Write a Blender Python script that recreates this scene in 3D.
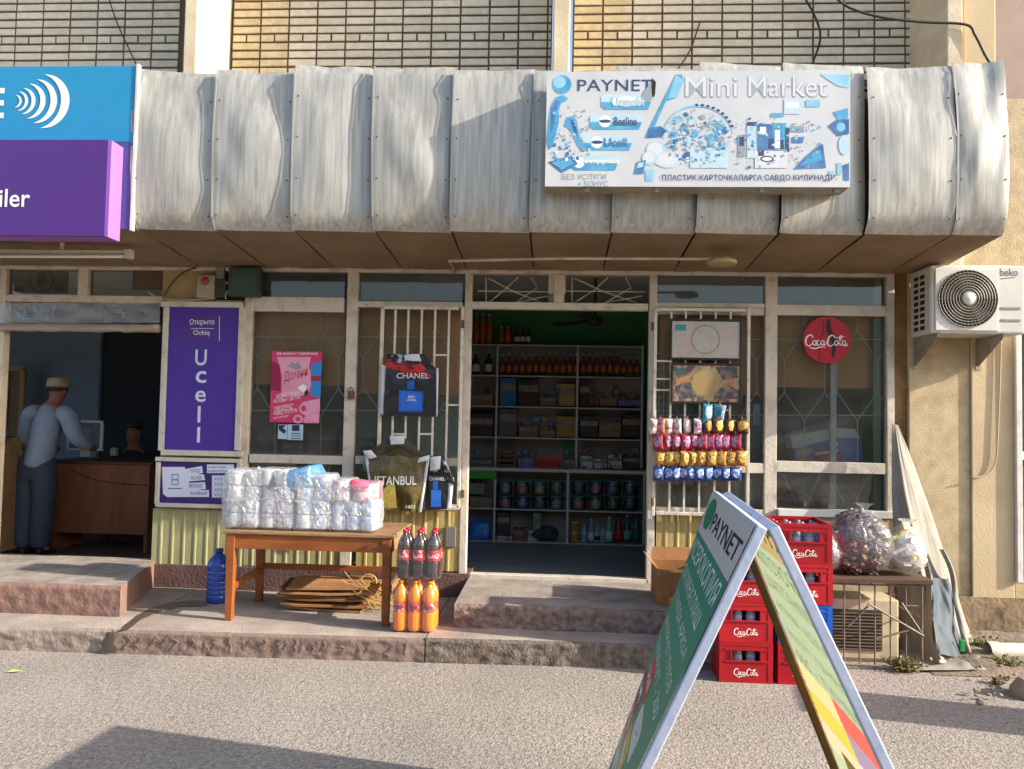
import bpy, bmesh, math, random
from mathutils import Vector, Matrix, noise
R = math.radians
rnd = random.Random(11)
for o in list(bpy.data.objects): bpy.data.objects.remove(o)
SC = bpy.context.scene
COL = SC.collection
# ------------------------------------------------------------------ camera, sky, sun, exposure
FPX, CX, CY, DW, HC = 770.0, 512.0, 384.5, 6.2, 1.6      # focal length in pixels, distance to facade, camera height
YAW, PITCH, ROLL = R(3.3), R(2.4), R(1.15)
cam = bpy.data.cameras.new('camera'); cam_o = bpy.data.objects.new('camera', cam); COL.objects.link(cam_o)
cam.sensor_width = 36; cam.lens = FPX/1024*36; cam.clip_start = .05; cam.clip_end = 2000
CM = Matrix.Rotation(YAW,4,'Z') @ Matrix.Rotation(R(90)+PITCH,4,'X') @ Matrix.Rotation(ROLL,4,'Z')
CP = Vector((0,-DW,HC))
cam_o.matrix_world = Matrix.Translation(CP) @ CM
SC.camera = cam_o
SUN = Vector((4.8,-1.0,2.2)).normalized()               # direction towards the sun
EL = math.asin(SUN.z)
world = bpy.data.worlds.new('World'); SC.world = world; world.use_nodes = True
wn = world.node_tree.nodes; bg = wn['Background']
sky = wn.new('ShaderNodeTexSky'); sky.sky_type = 'NISHITA'; sky.sun_disc = False
sky.sun_elevation = EL; sky.sun_rotation = math.atan2(SUN.x, SUN.y); sky.air_density = 1.0; sky.dust_density = 2.2
world.node_tree.links.new(sky.outputs[0], bg.inputs[0]); bg.inputs[1].default_value = .15
sl = bpy.data.lights.new('sun','SUN'); sl.energy = 4.0; sl.angle = R(.55); sl.color = (1,.93,.83)
so = bpy.data.objects.new('sun', sl); COL.objects.link(so); so.rotation_euler = (-SUN).to_track_quat('-Z','Y').to_euler(); so.location = SUN*30
vs = SC.view_settings; vs.view_transform = 'Standard'; vs.look = 'None'; vs.exposure = 1.28; vs.gamma = 1
SC.cycles.use_denoising = True; SC.cycles.max_bounces = 8; SC.cycles.transparent_max_bounces = 16; SC.cycles.caustics_reflective = False; SC.cycles.caustics_refractive = False
SC.cycles.sample_clamp_indirect = 6

def ray(px,py): return (CM.to_3x3() @ Vector(((px-CX)/FPX, -(py-CY)/FPX, -1)))
def W(px,py,Y=0.0):                                      # pixel -> point on the vertical plane at depth Y
    d = ray(px,py); return CP + d*((Y-CP.y)/d.y)
def G(px,py,Z=0.0):                                      # pixel -> point on the horizontal plane at height Z
    d = ray(px,py); return CP + d*((Z-CP.z)/d.z)
def WX(px,py,Y=0.0): return W(px,py,Y).x
def WZ(px,py,Y=0.0): return W(px,py,Y).z

# ------------------------------------------------------------------ materials
def C(h):
    h = h.lstrip('#'); v = [int(h[i:i+2],16)/255 for i in (0,2,4)]
    return tuple((c/12.92 if c <= .04045 else ((c+.055)/1.055)**2.4) for c in v)+(1,)
MATS = {}
def M(name, c, rough=.6, c2=None, scale=6, amt=.5, bump=0, bscale=40, metal=0, spec=.4, trans=0, sss=0, stretch=(1,1,1), tint=0, coat=0, alpha=1, coords='Object', sharp=(.35,.65), detail=6):
    """Principled material; c2 is a second colour mixed in with noise, tint a per-object brightness spread."""
    if name in MATS: return MATS[name]
    m = bpy.data.materials.new(name); m.use_nodes = True; nt = m.node_tree; N = nt.nodes; L = nt.links
    p = N['Principled BSDF']; c = C(c) if isinstance(c,str) else c
    p.inputs['Base Color'].default_value = c; p.inputs['Roughness'].default_value = rough; p.inputs['Metallic'].default_value = metal
    p.inputs['Specular IOR Level'].default_value = spec; p.inputs['Transmission Weight'].default_value = trans; p.inputs['Alpha'].default_value = alpha
    p.inputs['Coat Weight'].default_value = coat
    tc = N.new('ShaderNodeTexCoord'); mp = N.new('ShaderNodeMapping'); mp.inputs['Scale'].default_value = stretch
    L.new(tc.outputs[coords], mp.inputs['Vector']); cs = None
    oi = N.new('ShaderNodeObjectInfo')
    ad = N.new('ShaderNodeVectorMath'); ad.operation = 'ADD'; sc_ = N.new('ShaderNodeVectorMath'); sc_.operation = 'SCALE'; sc_.inputs['Scale'].default_value = 17
    L.new(oi.outputs['Random'], sc_.inputs[0]); L.new(mp.outputs[0], ad.inputs[0]); L.new(sc_.outputs[0], ad.inputs[1])
    if c2 is not None:
        c2 = C(c2) if isinstance(c2,str) else c2
        n = N.new('ShaderNodeTexNoise'); n.inputs['Scale'].default_value = scale; n.inputs['Detail'].default_value = detail; n.inputs['Roughness'].default_value = .62
        L.new(ad.outputs[0], n.inputs['Vector'])
        r = N.new('ShaderNodeMapRange'); r.inputs['From Min'].default_value = sharp[0]; r.inputs['From Max'].default_value = sharp[1]; r.inputs['To Max'].default_value = amt
        L.new(n.outputs['Fac'], r.inputs['Value'])
        mx = N.new('ShaderNodeMix'); mx.data_type = 'RGBA'; mx.inputs['A'].default_value = c; mx.inputs['B'].default_value = c2
        L.new(r.outputs[0], mx.inputs['Factor']); cs = mx.outputs['Result']
    if tint:
        hv = N.new('ShaderNodeHueSaturation'); r2 = N.new('ShaderNodeMapRange'); r2.inputs['To Min'].default_value = 1-tint; r2.inputs['To Max'].default_value = 1+tint
        L.new(oi.outputs['Random'], r2.inputs['Value']); L.new(r2.outputs[0], hv.inputs['Value']); hv.inputs['Color'].default_value = c
        if cs: L.new(cs, hv.inputs['Color'])
        cs = hv.outputs[0]
    if cs: L.new(cs, p.inputs['Base Color'])
    if bump:
        n2 = N.new('ShaderNodeTexNoise'); n2.inputs['Scale'].default_value = bscale; n2.inputs['Detail'].default_value = 5; L.new(ad.outputs[0], n2.inputs['Vector'])
        b = N.new('ShaderNodeBump'); b.inputs['Strength'].default_value = bump; b.inputs['Distance'].default_value = .01; L.new(n2.outputs['Fac'], b.inputs['Height']); L.new(b.outputs[0], p.inputs['Normal'])
    MATS[name] = m; return m
def glass(name, tint=(.9,.93,.92,1), dust=.06, rough=.03, dustc=(.5,.47,.42,1), base=.0):
    if name in MATS: return MATS[name]
    m = bpy.data.materials.new(name); m.use_nodes = True; nt = m.node_tree; N = nt.nodes; L = nt.links
    N.remove(N['Principled BSDF']); out = N['Material Output']
    t = N.new('ShaderNodeBsdfTransparent'); t.inputs[0].default_value = tint
    g = N.new('ShaderNodeBsdfGlossy'); g.inputs['Roughness'].default_value = rough
    d = N.new('ShaderNodeBsdfDiffuse'); d.inputs[0].default_value = dustc
    fr = N.new('ShaderNodeFresnel'); fr.inputs[0].default_value = 1.5
    ma = N.new('ShaderNodeMath'); ma.operation = 'ADD'; ma.inputs[1].default_value = base; L.new(fr.outputs[0], ma.inputs[0])
    a = N.new('ShaderNodeMixShader'); L.new(ma.outputs[0], a.inputs[0]); L.new(t.outputs[0], a.inputs[1]); L.new(g.outputs[0], a.inputs[2])
    tc = N.new('ShaderNodeTexCoord'); n = N.new('ShaderNodeTexNoise'); n.inputs['Scale'].default_value = 4; n.inputs['Detail'].default_value = 6; L.new(tc.outputs['Object'], n.inputs['Vector'])
    r = N.new('ShaderNodeMapRange'); r.inputs['From Min'].default_value = .3; r.inputs['From Max'].default_value = .75; r.inputs['To Min'].default_value = dust*.4; r.inputs['To Max'].default_value = dust*1.7; L.new(n.outputs['Fac'], r.inputs['Value'])
    b = N.new('ShaderNodeMixShader'); L.new(r.outputs[0], b.inputs[0]); L.new(a.outputs[0], b.inputs[1]); L.new(d.outputs[0], b.inputs[2]); L.new(b.outputs[0], out.inputs[0])
    MATS[name] = m; return m
def film(name, c=(.9,.9,.9,1), opacity=.35, rough=.12, bump=.6, bscale=30):
    """crinkled clear plastic film"""
    if name in MATS: return MATS[name]
    m = bpy.data.materials.new(name); m.use_nodes = True; nt = m.node_tree; N = nt.nodes; L = nt.links
    N.remove(N['Principled BSDF']); out = N['Material Output']
    t = N.new('ShaderNodeBsdfTransparent'); t.inputs[0].default_value = (.97,.97,.97,1)
    g = N.new('ShaderNodeBsdfGlossy'); g.inputs['Roughness'].default_value = rough
    d = N.new('ShaderNodeBsdfDiffuse'); d.inputs[0].default_value = c
    a = N.new('ShaderNodeMixShader'); a.inputs[0].default_value = .45; L.new(d.outputs[0], a.inputs[1]); L.new(g.outputs[0], a.inputs[2])
    tc = N.new('ShaderNodeTexCoord'); n = N.new('ShaderNodeTexNoise'); n.inputs['Scale'].default_value = bscale; n.inputs['Detail'].default_value = 4; n.inputs['Distortion'].default_value = 1.2; L.new(tc.outputs['Object'], n.inputs['Vector'])
    bp = N.new('ShaderNodeBump'); bp.inputs['Strength'].default_value = bump; bp.inputs['Distance'].default_value = .02; L.new(n.outputs['Fac'], bp.inputs['Height'])
    L.new(bp.outputs[0], g.inputs['Normal']); L.new(bp.outputs[0], d.inputs['Normal'])
    b = N.new('ShaderNodeMixShader'); b.inputs[0].default_value = opacity; L.new(t.outputs[0], b.inputs[1]); L.new(a.outputs[0], b.inputs[2]); L.new(b.outputs[0], out.inputs[0])
    MATS[name] = m; return m
def translucent(name, c, c2, w=.5, c3=None):
    if name in MATS: return MATS[name]
    m = bpy.data.materials.new(name); m.use_nodes = True; nt = m.node_tree; N = nt.nodes; L = nt.links
    N.remove(N['Principled BSDF']); out = N['Material Output']
    d = N.new('ShaderNodeBsdfDiffuse'); d.inputs[0].default_value = C(c); t = N.new('ShaderNodeBsdfTranslucent'); t.inputs[0].default_value = C(c2)
    if c3:
        tc = N.new('ShaderNodeTexCoord'); mp = N.new('ShaderNodeMapping'); mp.inputs['Scale'].default_value = (6,2.2,9); L.new(tc.outputs['Object'],mp.inputs[0]); n = N.new('ShaderNodeTexNoise'); n.inputs['Scale'].default_value = 3; L.new(mp.outputs[0],n.inputs['Vector'])
        r = N.new('ShaderNodeMapRange'); r.inputs['From Min'].default_value = .54; r.inputs['From Max'].default_value = .6; r.inputs['To Max'].default_value = .7; L.new(n.outputs['Fac'],r.inputs['Value'])
        for k,cc in ((d,c),(t,c2)):
            mx = N.new('ShaderNodeMix'); mx.data_type = 'RGBA'; mx.inputs['A'].default_value = C(cc); mx.inputs['B'].default_value = C(c3); L.new(r.outputs[0],mx.inputs['Factor']); L.new(mx.outputs['Result'],k.inputs[0])
    a = N.new('ShaderNodeMixShader'); a.inputs[0].default_value = w; L.new(d.outputs[0], a.inputs[1]); L.new(t.outputs[0], a.inputs[2]); L.new(a.outputs[0], out.inputs[0])
    MATS[name] = m; return m

# ------------------------------------------------------------------ mesh helpers
ORG = {}
class MB:
    def __init__(s): s.v = []; s.f = []
    def box(s,x0,x1,y0,y1,z0,z1):
        b = len(s.v); s.v += [Vector(p) for p in ((x0,y0,z0),(x1,y0,z0),(x1,y1,z0),(x0,y1,z0),(x0,y0,z1),(x1,y0,z1),(x1,y1,z1),(x0,y1,z1))]
        s.f += [tuple(b+i for i in q) for q in ((0,3,2,1),(4,5,6,7),(0,1,5,4),(1,2,6,5),(2,3,7,6),(3,0,4,7))]; return s
    def hexa(s,lo,hi):
        """box from 4 bottom and 4 top corner points, each listed anticlockwise from above"""
        b = len(s.v); s.v += [Vector(p) for p in list(lo)+list(hi)]
        s.f += [tuple(b+i for i in q) for q in ((0,3,2,1),(4,5,6,7),(0,1,5,4),(1,2,6,5),(2,3,7,6),(3,0,4,7))]; return s
    def bar(s,a,b,w,h=None,up=(0,0,1)):
        """square bar from a to b"""
        a = Vector(a); b = Vector(b); h = w if h is None else h; d = (b-a).normalized(); u = Vector(up)
        if abs(d.dot(u)) > .98: u = Vector((0,1,0))
        x = d.cross(u).normalized()*w/2; y = x.cross(d).normalized()*h/2
        return s.hexa([a-x-y,a+x-y,a+x+y,a-x+y],[b-x-y,b+x-y,b+x+y,b-x+y])
    def tube(s,pts,r,n=8,caps=True,close=False):
        pts = [Vector(p) for p in pts]; rs = r if isinstance(r,(list,tuple)) else [r]*len(pts); b0 = len(s.v); px = None
        for i,p in enumerate(pts):
            d = (pts[min(i+1,len(pts)-1)]-pts[max(i-1,0)]).normalized()
            if px is None: px = d.orthogonal().normalized()
            px = (px-d*px.dot(d)).normalized(); py = d.cross(px)
            for k in range(n):
                a = 2*math.pi*k/n; s.v.append(p+(px*math.cos(a)+py*math.sin(a))*rs[i])
        for i in range(len(pts)-1):
            for k in range(n):
                s.f.append((b0+i*n+k,b0+i*n+(k+1)%n,b0+(i+1)*n+(k+1)%n,b0+(i+1)*n+k))
        if caps: s.f += [tuple(b0+k for k in reversed(range(n))), tuple(b0+(len(pts)-1)*n+k for k in range(n))]
        return s
    def lathe(s,prof,c=(0,0,0),n=16,a0=0,a1=2*math.pi,axis='z'):
        """prof: list of (radius, height)"""
        b = len(s.v); full = abs(a1-a0-2*math.pi) < 1e-6; m = n if full else n+1
        for r,z in prof:
            for k in range(m):
                a = a0+(a1-a0)*k/n; x,y = r*math.cos(a), r*math.sin(a)
                s.v.append(Vector(c)+(Vector((x,y,z)) if axis == 'z' else Vector((x,-z,y)) if axis == 'y' else Vector((z,x,y))))
        for i in range(len(prof)-1):
            for k in range(n):
                s.f.append((b+i*m+k,b+i*m+(k+1)%m,b+(i+1)*m+(k+1)%m,b+(i+1)*m+k))
        if full:
            if prof[0][0] > 1e-5: s.f.append(tuple(b+k for k in reversed(range(n))))
            if prof[-1][0] > 1e-5: s.f.append(tuple(b+(len(prof)-1)*m+k for k in range(n)))
        return s
    def grid(s,fn,nu,nv,flip=False):
        b = len(s.v)
        for j in range(nv+1):
            for i in range(nu+1): s.v.append(Vector(fn(i/nu,j/nv)))
        for j in range(nv):
            for i in range(nu):
                q = (b+j*(nu+1)+i,b+j*(nu+1)+i+1,b+(j+1)*(nu+1)+i+1,b+(j+1)*(nu+1)+i); s.f.append(q[::-1] if flip else q)
        return s
    def prism(s,poly,y0,y1,plane='xz',fn=None):
        """extruded polygon; poly in (x,z) between y0 (front) and y1, or mapped through fn(u,v,depth)"""
        b = len(s.v); n = len(poly)
        if fn is None:
            fn = (lambda u,v,d: (u,d,v)) if plane == 'xz' else ((lambda u,v,d: (u,v,d)) if plane == 'xy' else (lambda u,v,d: (d,u,v)))
        for d in (y0,y1):
            for u,v in poly: s.v.append(Vector(fn(u,v,d)))
        s.f.append(tuple(b+i for i in range(n))); s.f.append(tuple(b+n+i for i in reversed(range(n))))
        for i in range(n): s.f.append((b+i,b+n+i,b+n+(i+1)%n,b+(i+1)%n))
        return s
    def add(s,o,mat=None):
        b = len(s.v); s.v += [(mat @ v if mat else v.copy()) for v in o.v]; s.f += [tuple(b+i for i in f) for f in o.f]; return s
    def mesh(s,name,org=(0,0,0),smooth=False):
        org = Vector(org); me = bpy.data.meshes.new(name); me.from_pydata([v-org for v in s.v],[],s.f); me.validate()
        bm = bmesh.new(); bm.from_mesh(me); bmesh.ops.recalc_face_normals(bm, faces=bm.faces) if not getattr(s,'open',False) else None; bm.to_mesh(me); bm.free()
        if smooth:
            for p in me.polygons: p.use_smooth = True
        return me
    def build(s,name,mat,parent=None,smooth=False,bev=0,seg=2,org=None,thick=0,label=None):
        o0 = ORG.get(parent.name,(0,0,0)) if parent else (org or (0,0,0))
        me = s.mesh(name,o0,smooth); me.materials.append(mat); o = bpy.data.objects.new(name,me); COL.objects.link(o)
        if parent: o.parent = parent; ORG[o.name] = Vector(o0)
        else: o.location = Vector(o0); ORG[o.name] = Vector(o0)
        if thick: md = o.modifiers.new('solid','SOLIDIFY'); md.thickness = thick; md.offset = 0
        if bev: md = o.modifiers.new('bevel','BEVEL'); md.width = bev; md.segments = seg; md.limit_method = 'ANGLE'; md.angle_limit = R(35)
        if smooth:
            try: md2 = o.modifiers.new('wn','WEIGHTED_NORMAL'); md2.keep_sharp = True
            except Exception: pass
        if label: o['label'] = label
        return o
def tag(o,label,cat,group=None):
    o['label'] = label; o['category'] = cat
    if group: o['group'] = group
    return o
def thing(name,label,cat,loc=(0,0,0),group=None):
    o = bpy.data.objects.new(name,None); o.empty_display_size = .05; COL.objects.link(o); o.location = Vector(loc); ORG[o.name] = Vector(loc)
    return tag(o,label,cat,group)
def single(mb,name,mat,label,cat,group=None,**k):
    xs = [v.x for v in mb.v]; ys = [v.y for v in mb.v]; zs = [v.z for v in mb.v]
    return tag(mb.build(name,mat,None,org=((min(xs)+max(xs))/2,(min(ys)+max(ys))/2,min(zs)),**k),label,cat,group)
def struct(mb,name,mat,**k):
    o = mb.build(name,mat,None,**k); o['kind'] = 'structure'; return o
def inst(src,name,parent,loc=(0,0,0),rot=None,scale=None,mat=None):
    """another object on the same mesh data, as a part of parent"""
    o = bpy.data.objects.new(name,src if isinstance(src,bpy.types.Mesh) else src.data); COL.objects.link(o); o.parent = parent; o.location = loc
    if rot: o.rotation_euler = rot
    if scale: o.scale = scale
    ORG[o.name] = ORG.get(parent.name,Vector())
    return o
def copy_tree(o,loc=None,rot=None,label=None,parent=None,cat=None,group=None):
    c = o.copy(); COL.objects.link(c); c.parent = parent
    if loc is not None: c.location = loc
    if rot is not None: c.rotation_euler = rot
    if label: c['label'] = label
    if cat: c['category'] = cat
    if group: c['group'] = group
    for ch in o.children: copy_tree(ch,parent=c)
    return c
def vnoise(x,y=0,z=0): return noise.noise(Vector((x,y,z)))

# ------------------------------------------------------------------ lettering
TXT = {}
def text_mesh(s,w=None,h=None,weight=0,spacing=1.0):
    """lettering as a flat mesh in the XY plane, lower left corner at 0,0, fitted to w x h"""
    cu = bpy.data.curves.new('lettering','FONT'); cu.body = s; cu.size = 1; cu.offset = weight; cu.space_character = spacing; cu.resolution_u = 3; cu.fill_mode = 'FRONT'
    o = bpy.data.objects.new('lettering',cu); COL.objects.link(o); dg = bpy.context.evaluated_depsgraph_get()
    me = bpy.data.meshes.new_from_object(o.evaluated_get(dg)); bpy.data.objects.remove(o); bpy.data.curves.remove(cu)
    pts = [v.co.copy() for v in me.vertices]; fs = [tuple(p.vertices) for p in me.polygons]; bpy.data.meshes.remove(me)
    if not pts: return [],[]
    x0 = min(p.x for p in pts); x1 = max(p.x for p in pts); y0 = min(p.y for p in pts); y1 = max(p.y for p in pts)
    sx = (w/(x1-x0)) if w else None; sy = (h/(y1-y0)) if h else None
    if sx is None: sx = sy
    if sy is None: sy = sx
    return [((p.x-x0)*sx,(p.y-y0)*sy) for p in pts], fs
def text(s,fn,w,h,mat,parent,weight=0,name='lettering',spacing=1.0):
    """fn(u,v) -> world point"""
    pts,fs = text_mesh(s,w,h,weight,spacing); mb = MB(); mb.open = True; a = Vector(fn(0,0)); nn = (Vector(fn(1e-2,0))-a).cross(Vector(fn(0,1e-2))-a).normalized()
    for i,f in enumerate(fs):                             # glyph outlines may overlap themselves: part their faces by hundredths of a millimetre
        b = len(mb.v); mb.v += [Vector(fn(*pts[k]))+nn*((i%7)*.00003) for k in f]; mb.f.append(tuple(range(b,b+len(f))))
    return mb.build(name,mat,parent)
def front(x,z,y): return lambda u,v: (x+u,y,z+v)
def text_px(s,x0,y0,x1,y1,Y,mat,parent,weight=0,spacing=1.0):
    """lettering on a plane facing the street, box given in pixels (left, top, right, bottom)"""
    a = W(x0,y1,Y); b = W(x1,y0,Y); dz = WZ(x1,y1,Y)-a.z
    w = b.x-a.x
    return text(s,lambda u,v: (a.x+u,Y,a.z+v+dz*u/w),w,b.z-a.z-dz,mat,parent,weight,spacing=spacing)
def smooth_path(pts,n=6):
    out = []
    P = [Vector((p[0],p[1],0)) for p in pts]; P = [P[0]*2-P[1]]+P+[P[-1]*2-P[-2]]
    for i in range(1,len(P)-2):
        for k in range(n):
            t = k/n; a,b,c,d = P[i-1],P[i],P[i+1],P[i+2]
            out.append(.5*((2*b)+(c-a)*t+(2*a-5*b+4*c-d)*t*t+(3*b-a-3*c+d)*t**3))
    out.append(P[-2]); return out
def ribbon(mb,pts,w0,w1=None,w2=None,fn=lambda u,v: (u,0,v),n=6):
    """flat stroke along a smooth path, width w0 at the ends and w1 in the middle"""
    P = smooth_path(pts,n); w1 = w0 if w1 is None else w1; b = len(mb.v)
    for i,p in enumerate(P):
        d = (P[min(i+1,len(P)-1)]-P[max(i-1,0)]); d = d.normalized() if d.length > 1e-9 else Vector((1,0,0)); nrm = Vector((-d.y,d.x,0))
        t = i/(len(P)-1); w = (w0+(w1-w0)*math.sin(math.pi*t))/2
        for s in (1,-1):
            q = p+nrm*w*s; mb.v.append(Vector(fn(q.x,q.y)))
    for i in range(len(P)-1): mb.f.append((b+2*i,b+2*i+1,b+2*i+3,b+2*i+2))
def oval(cx,cy,rx,ry,a0=90,sweep=375,n=10): return [(cx+rx*math.cos(R(a0+sweep*k/n)),cy+ry*math.sin(R(a0+sweep*k/n))) for k in range(n+1)]
SCRIPT = [([(.62,.72),(.58,.9),(.42,.97),(.2,.83),(.08,.5),(.14,.2),(.34,.1),(.58,.28)],.05,.12),(oval(.74,.36,.12,.2,100),.05,.09),
 ([(1.1,.48),(1.02,.56),(.92,.42),(.94,.2),(1.05,.15),(1.2,.3)],.05,.1),(oval(1.34,.36,.11,.19,60),.05,.09),([(1.47,.56),(1.45,.22),(1.52,.15),(1.62,.36)],.05,.09),
 ([(1.6,.36),(1.68,.42),(1.78,.40)],.04,.07),([(2.24,.74),(2.2,.9),(2.04,.97),(1.84,.83),(1.72,.5),(1.76,.2),(1.96,.1),(2.18,.28)],.05,.12),
 (oval(2.36,.36,.12,.2,100),.05,.09),([(2.5,.3),(2.74,.72),(2.74,.94),(2.64,.86),(2.6,.4),(2.66,.16),(2.76,.28)],.05,.1),(oval(2.92,.36,.11,.19,60),.05,.09),([(3.05,.56),(3.03,.22),(3.1,.14),(3.22,.34)],.05,.09),
 ([(.34,.1),(.5,-.08),(.85,-.1),(1.2,.02),(1.62,-.02)],.03,.09),([(2.04,.97),(2.4,.78),(2.7,.9),(3.0,.86)],.02,.06)]
def script_logo(fn,w,mat,parent,name='lettering'):
    mb = MB(); mb.open = True
    for i,(p,a,b) in enumerate(SCRIPT): ribbon(mb,[(x*w/3.25,y*w/3.25) for x,y in p],a*w/3.25,b*w/3.25,fn=(lambda u,v,k=i: fn(u,v,k*.0002)),n=4)
    return mb.build(name,mat,parent)
def blob(cx,cz,rx,rz,n=14,jit=0,seed=0):
    q = random.Random(seed); return [(cx+rx*math.cos(2*math.pi*k/n)*(1+q.uniform(-jit,jit)),cz+rz*math.sin(2*math.pi*k/n)*(1+q.uniform(-jit,jit))) for k in range(n)]
def flat(poly,y,mat,parent,name='print',fn=None):
    """a flat printed shape in the plane facing the street"""
    mb = MB(); mb.open = True; mb.v = [Vector((u,y,v)) if fn is None else Vector(fn(u,v)) for u,v in poly]; mb.f = [tuple(range(len(poly)))]
    return mb.build(name,mat,parent)
ORD = ['first','second','third','fourth','fifth','sixth','seventh','eighth','ninth','tenth','eleventh','twelfth','thirteenth','fourteenth','fifteenth','sixteenth','seventeenth','eighteenth','nineteenth','twentieth']
# ================================================================== the setting
def asphalt():
    m = bpy.data.materials.new('asphalt'); m.use_nodes = True; nt = m.node_tree; N = nt.nodes; L = nt.links; p = N['Principled BSDF']; p.inputs['Roughness'].default_value = .92; p.inputs['Specular IOR Level'].default_value = .2
    tc = N.new('ShaderNodeTexCoord')
    def nz(s,d=6,r=.6):
        n = N.new('ShaderNodeTexNoise'); n.inputs['Scale'].default_value = s; n.inputs['Detail'].default_value = d; n.inputs['Roughness'].default_value = r; L.new(tc.outputs['Object'],n.inputs['Vector']); return n
    def ramp(src,a,b,ca,cb):
        r = N.new('ShaderNodeValToRGB'); r.color_ramp.elements[0].position = a; r.color_ramp.elements[1].position = b; r.color_ramp.elements[0].color = ca; r.color_ramp.elements[1].color = cb; L.new(src,r.inputs[0]); return r
    big = ramp(nz(.9,5).outputs['Fac'],.3,.7,C('#9c948b'),C('#b0a79d'))
    fine = ramp(nz(38,4,.7).outputs['Fac'],.36,.62,(.66,.64,.62,1),(1.06,1.06,1.06,1))
    vo = N.new('ShaderNodeTexVoronoi'); vo.inputs['Scale'].default_value = 75; L.new(tc.outputs['Object'],vo.inputs['Vector'])
    st = ramp(vo.outputs['Distance'],.1,.6,(1.12,1.1,1.08,1),(.72,.7,.68,1))
    m1 = N.new('ShaderNodeMix'); m1.data_type = 'RGBA'; m1.blend_type = 'MULTIPLY'; m1.inputs['Factor'].default_value = 1; L.new(big.outputs[0],m1.inputs['A']); L.new(fine.outputs[0],m1.inputs['B'])
    m2 = N.new('ShaderNodeMix'); m2.data_type = 'RGBA'; m2.blend_type = 'MULTIPLY'; m2.inputs['Factor'].default_value = .8; L.new(m1.outputs['Result'],m2.inputs['A']); L.new(st.outputs[0],m2.inputs['B'])
    pit = ramp(nz(26,3,.55).outputs['Fac'],.30,.40,(.45,.43,.42,1),(1,1,1,1)); pat = ramp(nz(1.6,4).outputs['Fac'],.35,.65,(0,0,0,1),(1,1,1,1))
    m3 = N.new('ShaderNodeMix'); m3.data_type = 'RGBA'; m3.blend_type = 'MULTIPLY'; L.new(pat.outputs[0],m3.inputs['Factor']); L.new(m2.outputs['Result'],m3.inputs['A']); L.new(pit.outputs[0],m3.inputs['B'])
    L.new(m3.outputs['Result'],p.inputs['Base Color'])
    h = N.new('ShaderNodeMath'); h.operation = 'MULTIPLY_ADD'; L.new(vo.outputs['Distance'],h.inputs[0]); h.inputs[1].default_value = -.55; L.new(nz(30,4,.7).outputs['Fac'],h.inputs[2])
    b = N.new('ShaderNodeBump'); b.inputs['Strength'].default_value = .55; b.inputs['Distance'].default_value = .01; L.new(h.outputs[0],b.inputs['Height']); L.new(b.outputs[0],p.inputs['Normal'])
    return m
struct(MB().grid(lambda u,v: ((u-.5)*900,-450+v*900,0),6,6),'ground',asphalt())

concrete = M('concrete','#a0958a',.9,'#6f6258',5,.7,bump=.7,bscale=55)
kerb_m = M('kerb_concrete','#988a7f',.9,'#75675d',4,.8,bump=.6,bscale=45)
redconc = M('red_concrete','#8a6a5e',.85,'#71594f',5,.8,bump=.6,bscale=40)
plinth_m = M('plinth_red','#6e4f47',.85,'#54423c',6,.8,bump=.7,bscale=40)
ZP = .155
def yf(x): return -1.27+(x+3.6)*.03                    # front line of the pavement
def rough_slab(x0,x1,yfn,yb,z0,z1,name,mat,seed,amp=.012,topmat=None,dx=.02,x1b=None):
    x1b = x1 if x1b is None else x1b
    """raised slab with a chipped, uneven front edge; the front face is one mesh, the top another"""
    n = max(6,int((x1-x0)/dx)); fr = MB(); fr.open = True
    def edge(x): return vnoise(x*9,seed)*amp+vnoise(x*30,seed+3)*amp*.6
    def F(u,v):
        x = x0+(x1-x0)*u; y = yfn(x)
        if v > .78: t = (v-.78)/.22; return (x,y+(.012+edge(x)*.6+.008)*t**2+vnoise(x*22,v*3,seed)*.004,z0+(z1-z0)*(.86+.14*t)-(abs(edge(x))*.6*(1-t)))
        return (x,y+vnoise(x*14,v*4,seed)*amp*.9+vnoise(x*40,v*9,seed)*amp*.4,z0+(z1-z0)*.86*v/.78)
    fr.grid(F,n,14)
    tp = MB(); tp.open = True
    tp.grid(lambda u,v: ((x0+((x1-x0)*(1-v)+(x1b-x0)*v)*u),(F(u,1)[1]+(yb-F(u,1)[1])*v),z1+(vnoise(u*(x1-x0)*3,v*3,seed)*.003 if 0 < v < 1 else 0)),n,6)
    o = struct(tp,name,topmat or mat,smooth=True); fr.build('kerb_face',mat,o,smooth=True)
    sd = MB(); sd.open = True
    for x in (x0,x1): sd.grid(lambda u,v,x=x: (x+((x1b-x1)*u if x == x1 else 0),F(0 if x == x0 else 1,.5)[1]+.004+(yb-yfn(x))*u,z0+(z1-z0)*v),5,3)
    sd.build('kerb_side',mat,o); return o
xa = G(119,650).x; xb = G(424,664).x; xc = G(716,668).x
pav_top = M('pavement_top','#a99b8e',.92,'#7d7066',3,.7,bump=.6,bscale=60)
rough_slab(-7,xa-.004,yf,.3,0,ZP,'pavement',kerb_m,1,topmat=pav_top)
rough_slab(xa+.004,xb-.004,yf,.3,0,ZP-.003,'pavement',M('kerb_brown','#857166',.9,'#6a5850',4,.8,bump=.6,bscale=35),5,topmat=pav_top)
rough_slab(xb+.004,xc,yf,.3,0,ZP,'pavement',M('kerb_rough','#7d7065',.95,'#4f443c',26,.9,bump=1,bscale=60),9,amp=.012,topmat=pav_top)
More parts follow.
